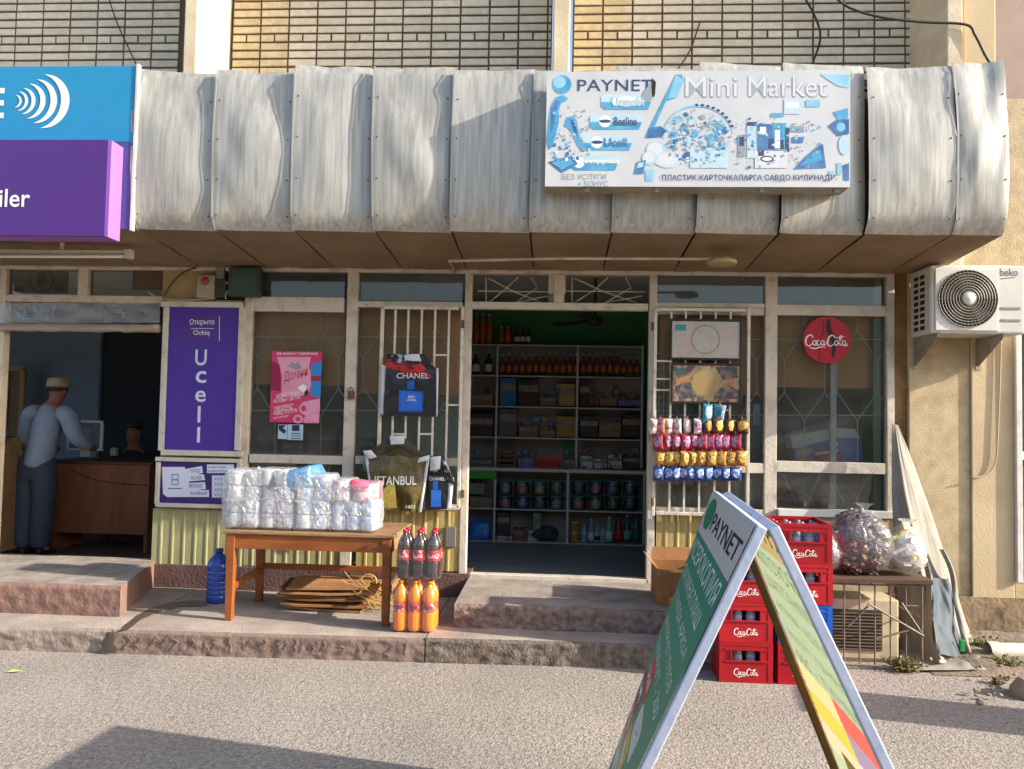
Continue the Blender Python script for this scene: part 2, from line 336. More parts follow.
# ripples pressed into the brown cement kerb
rip = MB(); q = random.Random(4); x = xa+.1
while x < xb-.05:
    h0 = q.uniform(.02,.06); pts = []
    for k in range(6):
        z = h0+(.13-h0)*k/5; pts.append((x+q.uniform(-.02,.02)+(.04*q.random())*k/5,yf(x)-.006,z))
    rip.tube(pts,[.0015,.0025,.003,.003,.0025,.0015],5); x += q.uniform(.05,.13)
rip.build('cement_ridges',MATS['kerb_brown'],bpy.data.objects['pavement.001'],smooth=True)['kind'] = 'stuff'
# left doorstep, main doorstep
ZS, ZL = .312, .365
xl = G(119,617,ZP).x
rough_slab(-7,xl,lambda x: -.945,.06,ZP,ZL,'doorstep',redconc,21,amp=.01,topmat=concrete,x1b=W(153,572).x)
xd0 = G(454,627,ZP).x; xd1 = 1.15
rough_slab(xd0,xd1,lambda x: -.9,.06,ZP,ZS,'doorstep',M('step_rough','#8f7a6e',.92,'#5d4b43',22,.9,bump=1,bscale=55),31,amp=.016,topmat=concrete)
# spilled water running over the pavement edge
wet = M('wet_concrete','#4a423d',.4,'#5a504a',6,.6,spec=.5)
pw = [G(*p,ZP+.004) for p in ((206,606),(180,606),(158,612),(140,620),(129,629),(121,630.5),(124,626),(136,616),(152,607),(172,602),(196,600),(208,602))]
sp = MB(); sp.open = True; sp.v = pw; sp.f = [tuple(range(len(pw)))]; o = sp.build('water_stain',wet); tag(o,'dark wet streak running from the blue bottle to the kerb','stain')
st2 = MB(); st2.grid(lambda u,v: (xa-.03-.05*(1-v)+(.05+.07*(1-v))*u+.02*vnoise(v*3),yf(xa)-.024-.003*math.sin(u*3),.01+.135*v),4,4); st2.open = True; st2.build('wet_run',wet,o)

# ------------------------------------------------------------------ the building
white = M('white_frame_paint','#c9bfae',.55,'#8f7b63',7,.75,bump=.35,bscale=50,sharp=(.5,.72))
white2 = M('clean_white_frame','#d5d1c8',.5,'#a79f92',9,.5,bump=.2,bscale=60,sharp=(.5,.75))
plaster = M('beige_plaster','#c4b08c',.9,'#a08c6c',9,.7,bump=.5,bscale=110)
plaster2 = M('smooth_plaster','#c9b490',.85,'#b09a78',2,.6,bump=.25,bscale=60)
cream = M('cream_column','#d3c4a8',.85,'#ad9c80',4,.6,bump=.35,bscale=60)
B = thing('shop_building','ground floor shop building with white silicate brick wall above the metal canopy','building',(0,.4,0))
def BX(name,x0,x1,y0,y1,z0,z1,mat,bev=.004,parent=None): return MB().box(x0,x1,y0,y1,z0,z1).build(name,mat,parent or B,bev=bev)
YB = .65
# upper brick wall: backing and single bricks
brickm = M('silicate_brick','#e0d3bc',.9,'#c4b69e',14,.6,bump=.6,bscale=80,tint=.1)
brickm2 = M('silicate_brick_sunlit','#d6c6a4',.9,'#b3a07c',14,.6,bump=.6,bscale=80,tint=.1)  # warm sunlight painted into the brick colour at the left ends of bays
mortar = M('dark_mortar','#54473b',.95,'#6d5e50',20,.6,bump=.6,bscale=70)
bay = [(W(-170,20,YB).x,W(182,20,YB).x),(W(233,20,YB).x,W(552,20,YB).x),(W(573,20,YB).x,W(914,20,YB).x)]
pz = 8.42*(WZ(500,100,YB)-WZ(500,10,YB))/-90; z_head = WZ(400,37.5,YB)
pxl = WX(429,20,YB)-WX(400.3,20,YB)
def brick_mesh(name,w,h):
    mb = MB(); e = .004; d = .012
    mb.hexa([(-w/2,.03,-h/2),(w/2,.03,-h/2),(w/2,.03,h/2),(-w/2,.03,h/2)],[(-w/2,-d+e,-h/2),(w/2,-d+e,-h/2),(w/2,-d+e,h/2),(-w/2,-d+e,h/2)])
    b = len(mb.v); mb.v += [Vector(p) for p in ((-w/2+e,-d,-h/2+e),(w/2-e,-d,-h/2+e),(w/2-e,-d,h/2-e),(-w/2+e,-d,h/2-e))]
    mb.f.pop(1); mb.f += [(4,5,b+1,b),(5,6,b+2,b+1),(6,7,b+3,b+2),(7,4,b,b+3),(b,b+1,b+2,b+3)]
    return mb.mesh(name)
sx_, hx_ = brick_mesh('brick',pxl-.017,pz-.019), brick_mesh('brick_header',pxl/2-.017,pz-.019)
sx2, hx2 = sx_.copy(), hx_.copy()
for m_ in (sx_,hx_): m_.materials.append(brickm)
for m_ in (sx2,hx2): m_.materials.append(brickm2)
for bi,(x0,x1) in enumerate(bay):
    wl = BX('brick_wall',x0,x1,YB,YB+.2,2.9,7.5,mortar,0); q = random.Random(40+bi)
    for r in range(-5,6):
        z = z_head+r*pz; head = r == 0; st = pxl/2 if head else pxl; x = x0+.004
        while x < x1-.03:
            w = min(st,x1-x)
            if W(0,0,YB) is not None and x+w > W(-12,20,YB).x and z > WZ(500,72,YB)-.15:
                lit = bi == 1 and x < x0+.42*1 and False
                src = (hx2 if head else sx2) if (bi == 1 and x-x0 < .5) or (bi == 2 and x-x0 < .35) else (hx_ if head else sx_)
                o = inst(src,'brick',wl,(x+w/2,YB-.4+q.uniform(-.003,.003),z+q.uniform(-.002,.002)),(0,q.uniform(-.006,.006),q.uniform(-.008,.008)),((w-.012)/(st-.012) if w < st-.02 else 1,1,1))
            x += st
# vertical fins between the bays
for (pa,pb) in ((184,197),(553,570),(947,963)):
    BX('column',W(pa,30,0).x,W(pb,30,0).x,0,YB+.05,2.6,7.5,cream,.01)
BX('corner_wall',W(963,40,.06).x,W(996,40,.06).x,.06,YB+.05,2.9,7.5,plaster2,.01)
# neighbour behind on the far right
nb = thing('neighbour_building','pinkish ribbed building wall rising behind the right end of the canopy','building',(4.6,1.2,0))
o = BX('wall',W(985,40,1.2).x,9,1.2,1.5,0,8,M('pink_siding','#a08f86',.8,'#8d7d75',3,.6),0,nb)
# plaster wall to the right of the shop, in two depths
xr0, xr1, xr2, xr3 = W(893,400).x, W(906,400).x, W(971,420,-.06).x, W(1013,420,-.06).x
BX('wall',xr0+.002,xr1+.03,-.02,.35,0,2.85,M('rusty_strip','#8c6b3e',.85,'#5d4527',6,.8,bump=.6,bscale=40),0)
BX('wall',xr1,xr2-.002,-.05,.35,0,2.85,plaster,.006)
BX('wall',xr2,xr3,-.07,.35,0,2.85,plaster2,.006)
BX('wall_base',xr1+.02,xr3+1.8,-.078,-.071,0,.3,M('stained_base','#9c8566',.95,'#5d4d3f',5,.9,bump=.6,bscale=30,sharp=(.4,.6)),0)
# neighbour's glazed bay at the right edge
wf = W(1013,400,-.06).x
BX('post',wf+.002,wf+.045,-.1,.05,.42,2.72,white2); BX('wall',wf+.045,wf+2.2,.0,.1,.0,.46,plaster,0)
BX('transom',wf+.045,wf+2.2,-.09,0,2.72,2.8,white2); BX('transom',wf+.045,wf+2.2,-.06,0,1.35,1.41,white2)
pane_m = glass('shop_glass')
BX('window_pane',wf+.046,wf+2.2,-.03,-.025,.46,2.72,pane_m,0)
BX('room_back',wf+.0,wf+2.3,.9,.95,0,2.9,M('neighbour_room','#6b6760',.9),0)

# shopfront metal frame: posts, head beam, transoms (all front faces between Y -0.03 and 0)
def post(pa,pb,y0,y1,yfront=-.03,yback=.05,mat=white,yy=400):
    xa_, xb_ = W(pa,yy).x, W(pb,yy).x; return BX('post',xa_,xb_,yfront,yback,WZ(pa,y1),WZ(pa,y0),mat)
def rail(pa,pb,y0,y1,yfront=-.026,yback=.045,mat=white,yy=None):
    z1,z0 = WZ((pa+pb)/2,y0),WZ((pa+pb)/2,y1); return BX('transom',W(pa,y0).x,W(pb,y0).x,yfront,yback,z0,z1,mat)
ZT0, ZT1 = WZ(560,311), WZ(560,303.5)         # door head transom
BX('head_beam',W(-120,268).x,W(893,268).x,-.035,.06,WZ(560,274.5),WZ(560,263),white,.006)
for a in ((243,250.5,296,510),(345,356,272,569),(463,470,272,577),(648,655.5,272,583),(764,776,272,515),(885.5,893,272,515)): post(*a)
# left opening: tall post at the frame edge and transom
rail(-120,164,295,302); post(75,85,262,296); post(-3,3,262,560)
rail(250.5,345,297.5,312); rail(356,463,302,308); rail(470,648,303,310); rail(655.5,764,303.5,308); rail(776,885.5,305.5,316)
post(552,562,275,303); 
rail(655.5,764,308,315,yfront=-.015); 
rail(250.5,345,455,463.5); rail(356,463,457,465); rail(776,885.5,462,473); rail(655.5,764,462,472)
rail(250.5,345,503,509); rail(356,463,503,509); rail(776,893,509.5,516.5,yfront=-.07,mat=white2); rail(655.5,764,508,515)
# inner thin posts
post(833,839,316,510,.05,.09,white2); post(876,884,275,510,.05,.09,M('pale_green_frame','#8f9a84',.6))
# panes
def pane(pa,pb,y0,y1,y=.012): return BX('window_pane',W(pa,y0).x,W(pb,y0).x,y,y+.004,WZ((pa+pb)/2,y1),WZ((pa+pb)/2,y0),pane_m,0)
for a in ((251,344.8,272,297),(250.7,344.8,312,455),(250.7,344.8,464,503),(356.2,462.8,274.8,302),(356.2,462.8,308.5,457),(356.2,462.8,465,503),(655.7,763.8,275,303.5),(655.7,763.8,315,462),(655.7,763.8,472.5,508),(776.2,885.3,275,305.5),(776.2,885.3,316.5,461.8),(776.2,885.3,473.5,509.3),(3.3,74.8,263,294.8),(85.2,160,263,294.8),(-100,-3.2,263,294.8)): pane(*a)
# decorative rod grilles behind the panes
rod_m = M('rod_paint','#d8cdb8',.6,'#b3a58c',10,.5)
def grille(name,lines,Y=.045,r=.0046):
    mb = MB()
    for l in lines: mb.tube([W(x,y,Y) for x,y in l],r,5)
    return mb.build(name,rod_m,B)
def motif(x0,x1,y0,y1,cols):
    """hexagon-and-diamond lattice of bent rods"""
    L = []; w = (x1-x0)/cols; h = y1-y0
    for c in range(cols):
        xm = x0+w*(c+.5)
        L += [[(xm,y0),(xm,y0+h*.09),(xm-w*.38,y0+h*.3),(xm-w*.38,y0+h*.52),(xm,y0+h*.72),(xm,y1)],[(xm,y0+h*.09),(xm+w*.38,y0+h*.3),(xm+w*.38,y0+h*.52),(xm,y0+h*.72)]]
        L += [[(xm-w*.38,y0+h*.3),(xm-w*.5,y0+h*.24)],[(xm+w*.38,y0+h*.3),(xm+w*.5,y0+h*.24)],[(xm-w*.38,y0+h*.52),(xm-w*.5,y0+h*.58)],[(xm+w*.38,y0+h*.52),(xm+w*.5,y0+h*.58)]]
    L += [[(x0,y0+h*.68),(x1,y0+h*.68)],[(x0,y0+h*.15),(x1,y0+h*.15)]]
    return L
grille('window_grille',motif(252,344,316,455,2)); grille('window_grille',motif(357,462,316,455,2)); grille('window_grille',motif(778,884,318,461,2)); grille('window_grille',motif(658,763,318,461,2))
for x0,x1 in ((252,344),(778,884),(658,763)): grille('window_grille',[[(x0+(x1-x0)*t,466 if x0 < 300 else 475),(x0+(x1-x0)*(t+.12),503)] for t in (.05,.5)]+[[(x0+(x1-x0)*t,466 if x0 < 300 else 475),(x0+(x1-x0)*(t-.12),503)] for t in (.4,.85)])
for x0,x1 in ((478,551),(564,645)):           # transom lattice over the door
    xm = (x0+x1)/2; grille('transom_grille',[[(x0,291),(x1,292)],[(x0+8,278),(x0+8,303)],[(x0+10,278),(xm,292),(x1-8,303)],[(x0+10,303),(xm-10,290),(xm+4,277)],[(xm+2,302),(x1-14,288),(x1-20,277)],[(xm,303),(x1-3,296)]],.04,.004)
# timber-look cladding under the windows, board by board
clad = M('yellow_cladding','#a9a274',.6,'#948c60',9,.6,bump=.25,bscale=50,tint=.06,stretch=(6,6,.6))
clad2 = M('old_yellow_cladding','#b8a368',.6,'#8a7446',5,.8,bump=.3,bscale=50,tint=.06,stretch=(6,6,.6))
def board_mesh(name,w,h,mat):
    mb = MB(); pr = [(0,0),(w*.62,0),(w*.74,-.0055),(w*.86,-.0055),(w*.96,0),(w,0)]     # flat with one standing rib
    pr2 = [(a,b) for a,b in pr]+[(w,.012),(0,.012)]
    mb.prism(pr2,0,h,'xy'); me = mb.mesh(name); me.materials.append(mat); return me
def cladding(pa,pb,ya,yb,n,mat,Y=-.02):
    x0,x1 = W(pa,(ya+yb)/2,Y).x,W(pb,(ya+yb)/2,Y).x; z0,z1 = WZ((pa+pb)/2,yb,Y),WZ((pa+pb)/2,ya,Y); w = (x1-x0)/n
    cl = BX('cladding',x0,x1,Y+.013,Y+.04,z0,z1,mat,0); me = board_mesh('board',w-.0015,z1-z0,mat)
    for k in range(n): inst(me,'board',cl,(x0+k*w,Y-.4+rnd.uniform(-.001,.001),z0))
cladding(152,243,509.5,567,8,clad); cladding(244,344.5,509.5,567,9,clad); cladding(356.5,462.5,509.5,570,9,clad2); cladding(656,764,515.5,577,9,clad2)
BX('wall',W(764,540).x,W(893,540).x,-.02,.3,0,WZ(830,517),plaster,0)
hat = BX('meter_hatch',W(446,548).x,W(456,548).x,-.05,-.02,WZ(450,546),WZ(450,526),M('hatch_grey','#6b6a62',.7),.003)
BX('plinth',W(148,580).x,xd0+.01,-.035,.3,ZP-.01,WZ(300,567.5),plinth_m,.006); BX('plinth',xd1-.02,xr0,-.035,.3,0,.3,plinth_m,.006)
BX('door_sill',W(470,577).x,W(648,577).x,-.03,.06,ZS-.02,ZS+.03,white,.005); BX('door_sill',-7,W(152,560).x,-.03,.06,ZL-.03,ZL+.004,concrete,.005)
# pier between the two shops (behind the purple panel) and small plaster panel over it
BX('wall',W(163,400).x,W(243,400).x,-.005,.2,ZL-.1,WZ(200,300),plaster,0); BX('wall',W(164,280).x,W(215,280).x,-.02,.2,WZ(190,300),WZ(190,261),M('cream_plaster','#ab9567',.9,'#7d6a47',6,.7,bump=.4),0)
BX('wall',-8,W(893,200).x,.02,.3,2.8,3.2,plaster,0); BX('wall',W(893,200).x,9,.02,.4,2.85,4.2,plaster,0)

# ------------------------------------------------------------------ interiors
green = M('green_wall','#4f9a5c',.8,'#458a50',3,.5); dark = M('dark_wall','#8a8d8a',.9); floor_m = M('dark_tile','#7a7d7e',.35,'#626668',8,.7)
xA, xB_, ZC = W(163,400).x+.02, xr0, 2.95
struct(MB().box(xA-.1,xB_+.1,.06,3.2,ZS-.06,ZS-.01),'floor',floor_m)
struct(MB().box(xA,xB_,2.75,2.85,ZS-.01,ZC),'wall',green); struct(MB().box(xA-.06,xA,.2,2.85,ZS-.01,ZC),'wall',dark); struct(MB().box(xB_,xB_+.06,.35,2.85,ZS-.01,ZC),'wall',M('green_side','#7ab07c',.8))
struct(MB().box(xA-.06,xB_+.06,.3,2.85,ZC,ZC+.06),'ceiling',M('grey_ceiling','#cfd0c8',.9))
ZF = .16
struct(MB().box(-8,xA-.07,.06,3.6,ZF-.06,ZF),'floor',M('brown_floor','#5a4438',.6,'#463428',6,.6)); bluew = M('blue_grey_wall','#74869a',.85,'#6a7a8c',2,.5)
struct(MB().box(-8,W(98,400,2.9).x,2.9,3,ZF,ZC),'wall',bluew); struct(MB().box(W(98,400,2.9).x,xA-.07,2.96,3.06,ZF,ZC),'wall',M('dark_curtain_wall','#2c3138',.9)); struct(MB().box(-8,-7.9,.1,3,ZF,ZC),'wall',bluew)
struct(MB().box(-8,xA-.06,.3,3,ZC,ZC+.06),'ceiling',MATS['grey_ceiling']); struct(MB().box(-8,xA-.06,.06,.12,ZF-.1,ZL-.02),'wall',dark)

# ---- unseen building added behind the camera so the panes reflect something darker than sky
OB = thing('reflection_building','long low building added across the street, out of view, to darken the window reflections','building',(0,-27,0)); BX('wall',-45,45,-28,-27,0,6.2,M('opposite_wall','#6a5f52',.9,'#4a433a',.6,.7),0,OB); BX('roof',-46,46,-29,-26.6,6.2,6.5,M('opposite_roof','#4a4038',.9),0,OB)
for k in range(22): BX('window',-43+k*4,-41.4+k*4,-26.99,-26.96,1.2,3.2,M('opposite_window','#2a2d30',.3),0,OB)
# ================================================================== the metal canopy
galv = M('galvanised_sheet','#b2b0a8',.42,'#7d776c',2.2,.6,bump=.05,bscale=5,metal=.3,stretch=(16,16,.5),tint=.05)
brown = M('brown_soffit','#8a7458',.7,'#6d5a43',3,.7,bump=.15,bscale=9,stretch=(1,1,1),tint=.04)
YC = -1.03
CN = thing('metal_canopy','long grey sheet metal canopy with dented fascia panels above the shopfront','canopy',(0,-.5,2.8))
bot = [137,214,293,374,451,530,612,696,780,866,954,1006]; top = [138,218,297,375,455,535,617,700,783,866,953,1004]
XS = [(W(b,231,YC).x,W(t,66,YC).x) for b,t in zip(bot,top)]; st = XS[1][0]-XS[0][0]
XS = [(XS[0][0]-st*k,XS[0][1]-st*k) for k in range(4,0,-1)]+XS
ZB, ZTOP = WZ(500,231,YC), WZ(500,67,YC)
prm = random.Random(5)
for i in range(len(XS)-1):
    (a0,a1),(b0,b1) = XS[i],XS[i+1]; k = i-4; sd = i*7.3; proud = prm.uniform(.02,.035); dip = prm.uniform(.02,.04); conc = prm.uniform(.02,.045)
    if k in (9,10): dip, conc = -.03, .05           # the right-hand sheets bow the other way and face the sun
    if k == 0: proud = .05
    zt = ZTOP+prm.uniform(-.02,.02)
    def F(u,v):
        x = (a0+.004)*(1-v)+(a1+.004)*v; xe = (b0-.004)*(1-v)+(b1-.004)*v; xx = x+(xe-x)*u
        y = YC-proud*(1-u)**2.2+dip*max(0,u-.55)**1.6*(1.2-.7*abs(v-.55))*2.2-conc*1.3*math.sin(math.pi*min(1,v*1.15))*(.5+.5*math.sin(math.pi*u))+.045*max(0,1-v/.09)**2+.03*max(0,(v-.9)/.1)**2
        y += .012*vnoise(u*2.2+sd,v*3)+.006*vnoise(u*5+sd,v*6)
        z = ZB+(zt-ZB)*v+(.012*vnoise(u*4+sd,3)+.02*(u-.5)*math.sin(sd) if v > .9 else 0)
        return (xx,y,z)
    f = MB(); f.open = True; f.grid(F,14,18); f.build('fascia_panel',galv,CN,smooth=True,thick=.003)
    sg = .012+.015*prm.random()
    def S(u,v):
        p0 = F(u,0); xw = W(0,0).x; y = p0[1]*(1-v)+(-.03)*v
        xx = p0[0]; z = (ZB+.002)*(1-v)+(2.785)*v-sg*math.sin(math.pi*v)*math.sin(math.pi*min(1,max(0,u)))+.008*vnoise(u*3+sd,v*3)
        return (xx,y,z)
    g = MB(); g.open = True; g.grid(lambda u,v: S(.004+u*.992,v),12,10); g.build('soffit_panel',brown,CN,smooth=True,thick=.003)
    # standing seam and rivets at the left edge of the sheet
    sm = MB(); sm.open = True; sm.grid(lambda u,v: (a0*(1-v)+a1*v-.006+.012*u,F(0,v)[1]-.006,ZB+(zt-ZB)*v),1,14); sm.build('seam_strip',galv,CN,thick=.004)
    rv = MB()
    for t in (.08,.3,.55,.8): 
        for uu in (.05,.93):
            p = Vector(F(uu,t)); rv.lathe([(.006,0),(.005,.003),(.002,.004)],(p.x,p.y-.003,p.z),6,axis='y')
    rv.build('rivets',M('rivet_dark','#4a4642',.6,metal=.4),CN)['kind'] = 'stuff'
    if k == 10:
        e = MB(); e.open = True; e.grid(lambda u,v: (F(1,v)[0],F(1,v)[1]*(1-u)+.02*u,F(1,v)[2]*(1-.03*u*0)),6,10); e.build('end_panel',galv,CN,thick=.003)
rf = MB(); rf.open = True; rf.grid(lambda u,v: (XS[0][0]+(XS[-1][1]-XS[0][0])*u,YC+.09+(YB-YC-.09)*v,ZTOP-.12+.06*v),20,3); rf.build('roof_sheet',galv,CN,thick=.004)
bm_ = MB(); bm_.box(XS[0][0],XS[-1][0],YC+.1,YC+.14,ZB+.05,ZTOP-.14); bm_.build('back_frame',M('dark_steel','#45403a',.7),CN)

# ------------------------------------------------------------------ blue sign and purple box sign at the left end
YS = YC-.075
BS = thing('blue_sign','sky blue shop sign with white wave arcs at the left end of the canopy','sign',(W(60,150,YS).x,YS,WZ(60,232,YS)))
x0,x1 = W(-230,150,YS).x, W(133,150,YS).x; zt,zb,zm = WZ(70,66,YS),WZ(70,229,YS),WZ(70,142,YS)
blue = M('sign_blue','#2484b0',.45,'#2c8cb8',2,.4); MB().box(x0,x1,YS,YC-.052,zm,zt).build('upper_face',blue,BS,bev=.003)
MB().box(x0,x1,YS,YC-.052,zb,zm-.001).build('lower_face',M('sign_violet','#4a4a86',.5,'#3d3f74',4,.5),BS,bev=.003)
MB().box(x1+.001,x1+.022,YS-.008,YC-.05,zb-.01,zt+.01).build('edge_strip',M('sign_edge_white','#d9d3c4',.5,'#a59c8a',8,.5),BS,bev=.003)
wht = M('print_white','#ece8e0',.5); 
c = W(16,101,YS-.004); s_ = (W(71,101,YS).x-c.x)
for px_,hh,wd in ((70,27,8.5),(57.5,22,6.5),(46,17.5,5.2),(36,13,4),(28.5,9.5,3),(22,6.2,2.2)):
    sc2 = s_/55; mb = MB(); mb.open = True; ribbon(mb,[(W(px_-hh-wd/2,101,YS).x+hh*sc2*math.cos(R(a)),c.z+hh*sc2*math.sin(R(a))) for a in range(-82,83,20)],.002,wd*sc2,fn=lambda u,v: (u,YS-.003,v)); mb.build('wave_arc',wht,BS)
text_px('E',-7,88,5,118,YS-.003,wht,BS,weight=.02)
PS = thing('purple_sign','purple box sign with white lettering under the blue sign','sign',(W(40,190,YS-.15).x,YS-.15,WZ(40,240,YS-.15)))
yp = YS-.16; x0,x1 = W(-230,190,yp).x,W(106.5,190,yp).x; zt,zb = WZ(50,139.5,yp),WZ(50,236,yp)
MB().box(x0,x1,yp,yp+.02,zb,zt).build('face',M('sign_purple','#4a2774',.45,'#512c7d',2,.4),PS,bev=.003)
MB().box(x0,x1+.012,yp+.021,YS-.001,zb,zt).build('body',M('sign_pink_side','#9a62b0',.5),PS,bev=.003)
text_px('iler',-1,189,30.5,207,yp-.003,wht,PS,weight=.01)

# ------------------------------------------------------------------ payment and mini market banner
YN = YC-.2
x0,x1 = W(546,130,YN).x, W(850,130,YN).x; zt,zb = WZ(700,72,YN)+.005,WZ(700,187,YN); n0 = ((x0+x1)/2,YN,zb)
BN = thing('banner_box','faded blue and white banner box for a mini market mounted on the canopy','sign',n0)
bw = M('banner_vinyl','#c6c7c8',.45,'#b2b8bd',3,.6,bump=.15,bscale=6)
def BY(x,z): return YN-.004*vnoise(x*3,z*4)-.006*vnoise(x*1.2,z*1.7,3)
mb = MB(); mb.open = True; mb.grid(lambda u,v: (x0+(x1-x0)*u,YN-.004+.0009*vnoise(u*9,v*4),zb+(zt-zb)*v+(.006*vnoise(u*6,9) if v > .9 else 0)),60,24); mb.build('face',bw,BN,smooth=True)
MB().box(x0,x1,YN,YC-.03,zb,zt-.01).build('body',M('banner_side','#a39a86',.7,'#7d7463',5,.6),BN,bev=.004)
hk = MB()
for px in (585,655,760,835): hk.box(W(px,190,YN).x,W(px,190,YN).x+.03,YN+.01,YN+.04,zb-.03,zb)
hk.build('hooks',M('hook_steel','#7d7566',.6),BN)
YP = YN-.0055
p_lb = M('print_light_blue','#6fb0cc',.5,'#9fcadb',6,.8); p_mb = M('print_mid_blue','#3a8db8',.5,'#6fb0cc',7,.7); p_db = M('print_dark_blue','#2f5c90',.5,'#5588b5',8,.8); p_nv = M('print_navy','#3b4668',.5); p_pale = M('print_pale_blue','#a5c4d2',.5,'#c0d3dc',5,.7); p_gr = M('print_grey','#8f979d',.5)
def pp(pts): 
    return [(W(x,y,YP).x,W(x,y,YP).z) for x,y in pts]
LAY = [0]
def art(pts,mat,dy=0,name='print'): LAY[0] += 1; return flat(pp(pts),YP-.0001-.000006*LAY[0],mat,BN,name)
def ell(cx,cy,rx,ry,n=16): return [(cx+rx*math.cos(2*math.pi*k/n),cy+ry*math.sin(2*math.pi*k/n)) for k in range(n)]
art(ell(562,84.5,9.5,9.5),p_mb,name='logo_ball'); art(ell(559.5,82,6.5,6),p_lb,.001,name='logo_ball')
text_px('PAYNET',577.5,79.5,653,91,YP,p_nv,BN,weight=.004,spacing=1.04)
for (x0_,x1_,y0_,y1_,t) in ((601,653,94,109.5,''),(590,644,114,129.5,'Beeline'),(582,634,135,150.5,'Ucell'),(571,620,155,170.5,'')):
    art([(x0_,y0_+2),(x0_+4,y0_),(x1_,y0_),(x1_-5,y1_),(x0_+4,y1_),(x0_,y1_-3)],p_pale,name='button_print'); art([(x0_,y0_+8),(x1_-2,y0_+8),(x1_-5,y1_),(x0_+4,y1_),(x0_,y1_-3)],p_mb,.001,name='button_print')
    if t: text_px(t,x0_+24 if t == 'Beeline' else x0_+22,y0_+3,x1_-7,y0_+11.5,YP-.0022,p_nv if t == 'Beeline' else p_db,BN,weight=.012)
    if t: art(ell(x0_+15,(y0_+y1_)/2-.5,6,6),wht,.002,name='logo_print'); art(ell(x0_+15,(y0_+y1_)/2-.5,6,1.8),p_nv,.003,name='logo_print')
    if not t and x0_ > 600: art(ell(627,101.5,16,5),wht,.002,name='smear_print'); text_px('Uzmobi',612,97,644,106,YP-.0022,p_pale,BN,weight=.02)
    if not t and x0_ < 580: text_px('wwwpaynetuz',584,159,619,165,YP-.0022,wht,BN,weight=.02); art(ell(579,162.5,5.5,5.5),wht,.002,name='logo_print')
# two printed heads with long hair on the left, tablet below
art([(549,118),(551,106),(556,97),(563,95),(568,98),(566,101),(561,103),(559,110),(559,122),(556,134),(552,146),(549,150),(547,140)],p_mb,name='hair_print'); art([(551,108),(556,100),(560,101),(556,112),(553,128),(550,135)],p_db,.001,name='hair_print')
art([(564,126),(567,117),(573,116),(577,121),(579,132),(582,144),(588,150),(583,152),(577,145),(572,133),(568,128)],p_mb,name='hair_print'); art([(569,119),(574,120),(577,130),(578,138),(573,130)],p_db,.001,name='hair_print')
art([(548,162),(572,156),(578,164),(562,173)],p_db,name='tablet_print'); art([(551,162.5),(570,158),(574,163.5),(562,169.5)],p_mb,.001,name='tablet_print')
q = random.Random(8)
for k in range(16):
    a,b = q.uniform(550,582),q.uniform(138,160); s2 = q.uniform(1.5,3); art([(a,b),(a+s2,b-.6),(a+s2+.4,b+s2),(a+.3,b+s2+.5)],q.choice([p_lb,p_db,wht,p_mb]),.002+.0003*k,name='confetti_print')
text_px('БЕЗ УСЛУГИ',562,174,606,179.5,YP,p_gr,BN,weight=.0); text_px('+ БОНУС',578,181,608,186.5,YP,p_gr,BN)
# diagonal divider
art([(676,74.5),(682,74.5),(684,80),(676,98),(666,101),(655,126),(647,138),(645,137)],p_mb,name='divider_print'); art([(676,75),(683,80),(677,97),(668,99)],p_lb,.001,name='divider_print')
[ (text_px(t_w,xa_,77,xb_,97.5,YP,M('print_emboss','#989ea6',.5),BN,weight=.004),text_px(t_w,xa_-.7,76.2,xb_-.8,96.4,YP-.0003,M('print_emboss_face','#cdcdd0',.5),BN,weight=0)) for t_w,xa_,xb_ in (('Mini',686,738),('Market',749,828)) ]
art([(820,74),(849,75),(849,88),(838,86),(828,80)],p_lb,name='corner_print')
# round platter with faded goods
ring = MB(); ring.open = True; ribbon(ring,[(W(698+35*math.cos(R(a)),137-31*math.sin(R(a)),YP).x,W(698+35*math.cos(R(a)),137-31*math.sin(R(a)),YP).z) for a in range(5,186,15)],.004,.012,fn=lambda u,v: (u,YP-.0001,v)); ring.build('platter_print',p_lb,BN)
for k in range(9):
    a = R(20+k*9); art(ell(698+36*math.cos(a),137-32*math.sin(a),2,1.5,6),p_nv,.002,name='platter_print')
for k in range(58):
    a = q.uniform(0,2*math.pi); r_ = q.random()**.5; cx_,cy_ = 697+31*r_*math.cos(a), 138+25*r_*math.sin(a); s2 = q.uniform(1.5,5)
    art([(cx_+s2*q.uniform(.6,1.2)*math.cos(R(t)),cy_+s2*.8*q.uniform(.6,1.2)*math.sin(R(t))) for t in range(0,360,52)],q.choice([p_pale,p_lb,p_mb,p_gr,p_db,wht,p_pale]),.002+.0002*k,name='goods_print')
art([(649,128),(661,126),(666,131),(662,137),(647,138)],p_db,.003,name='goods_print')
for (cx_,cy_,rx,ry) in ((656,150,10,9),(668,160,14,8),(650,158,8,7)): art(ell(cx_,cy_,rx,ry),p_pale,.002,name='goods_print'); art(ell(cx_-1,cy_-1,rx*.75,ry*.75),MATS['print_emboss_face'],.003,name='goods_print')
art([(637,162),(646,160),(643,174),(634,174)],p_db,.004,name='terminal_print'); art([(638,163),(644,162),(643,167),(637,168)],p_pale,.005,name='terminal_print'); art([(645,170),(654,169),(653,181),(646,181)],p_lb,.004,name='terminal_print')
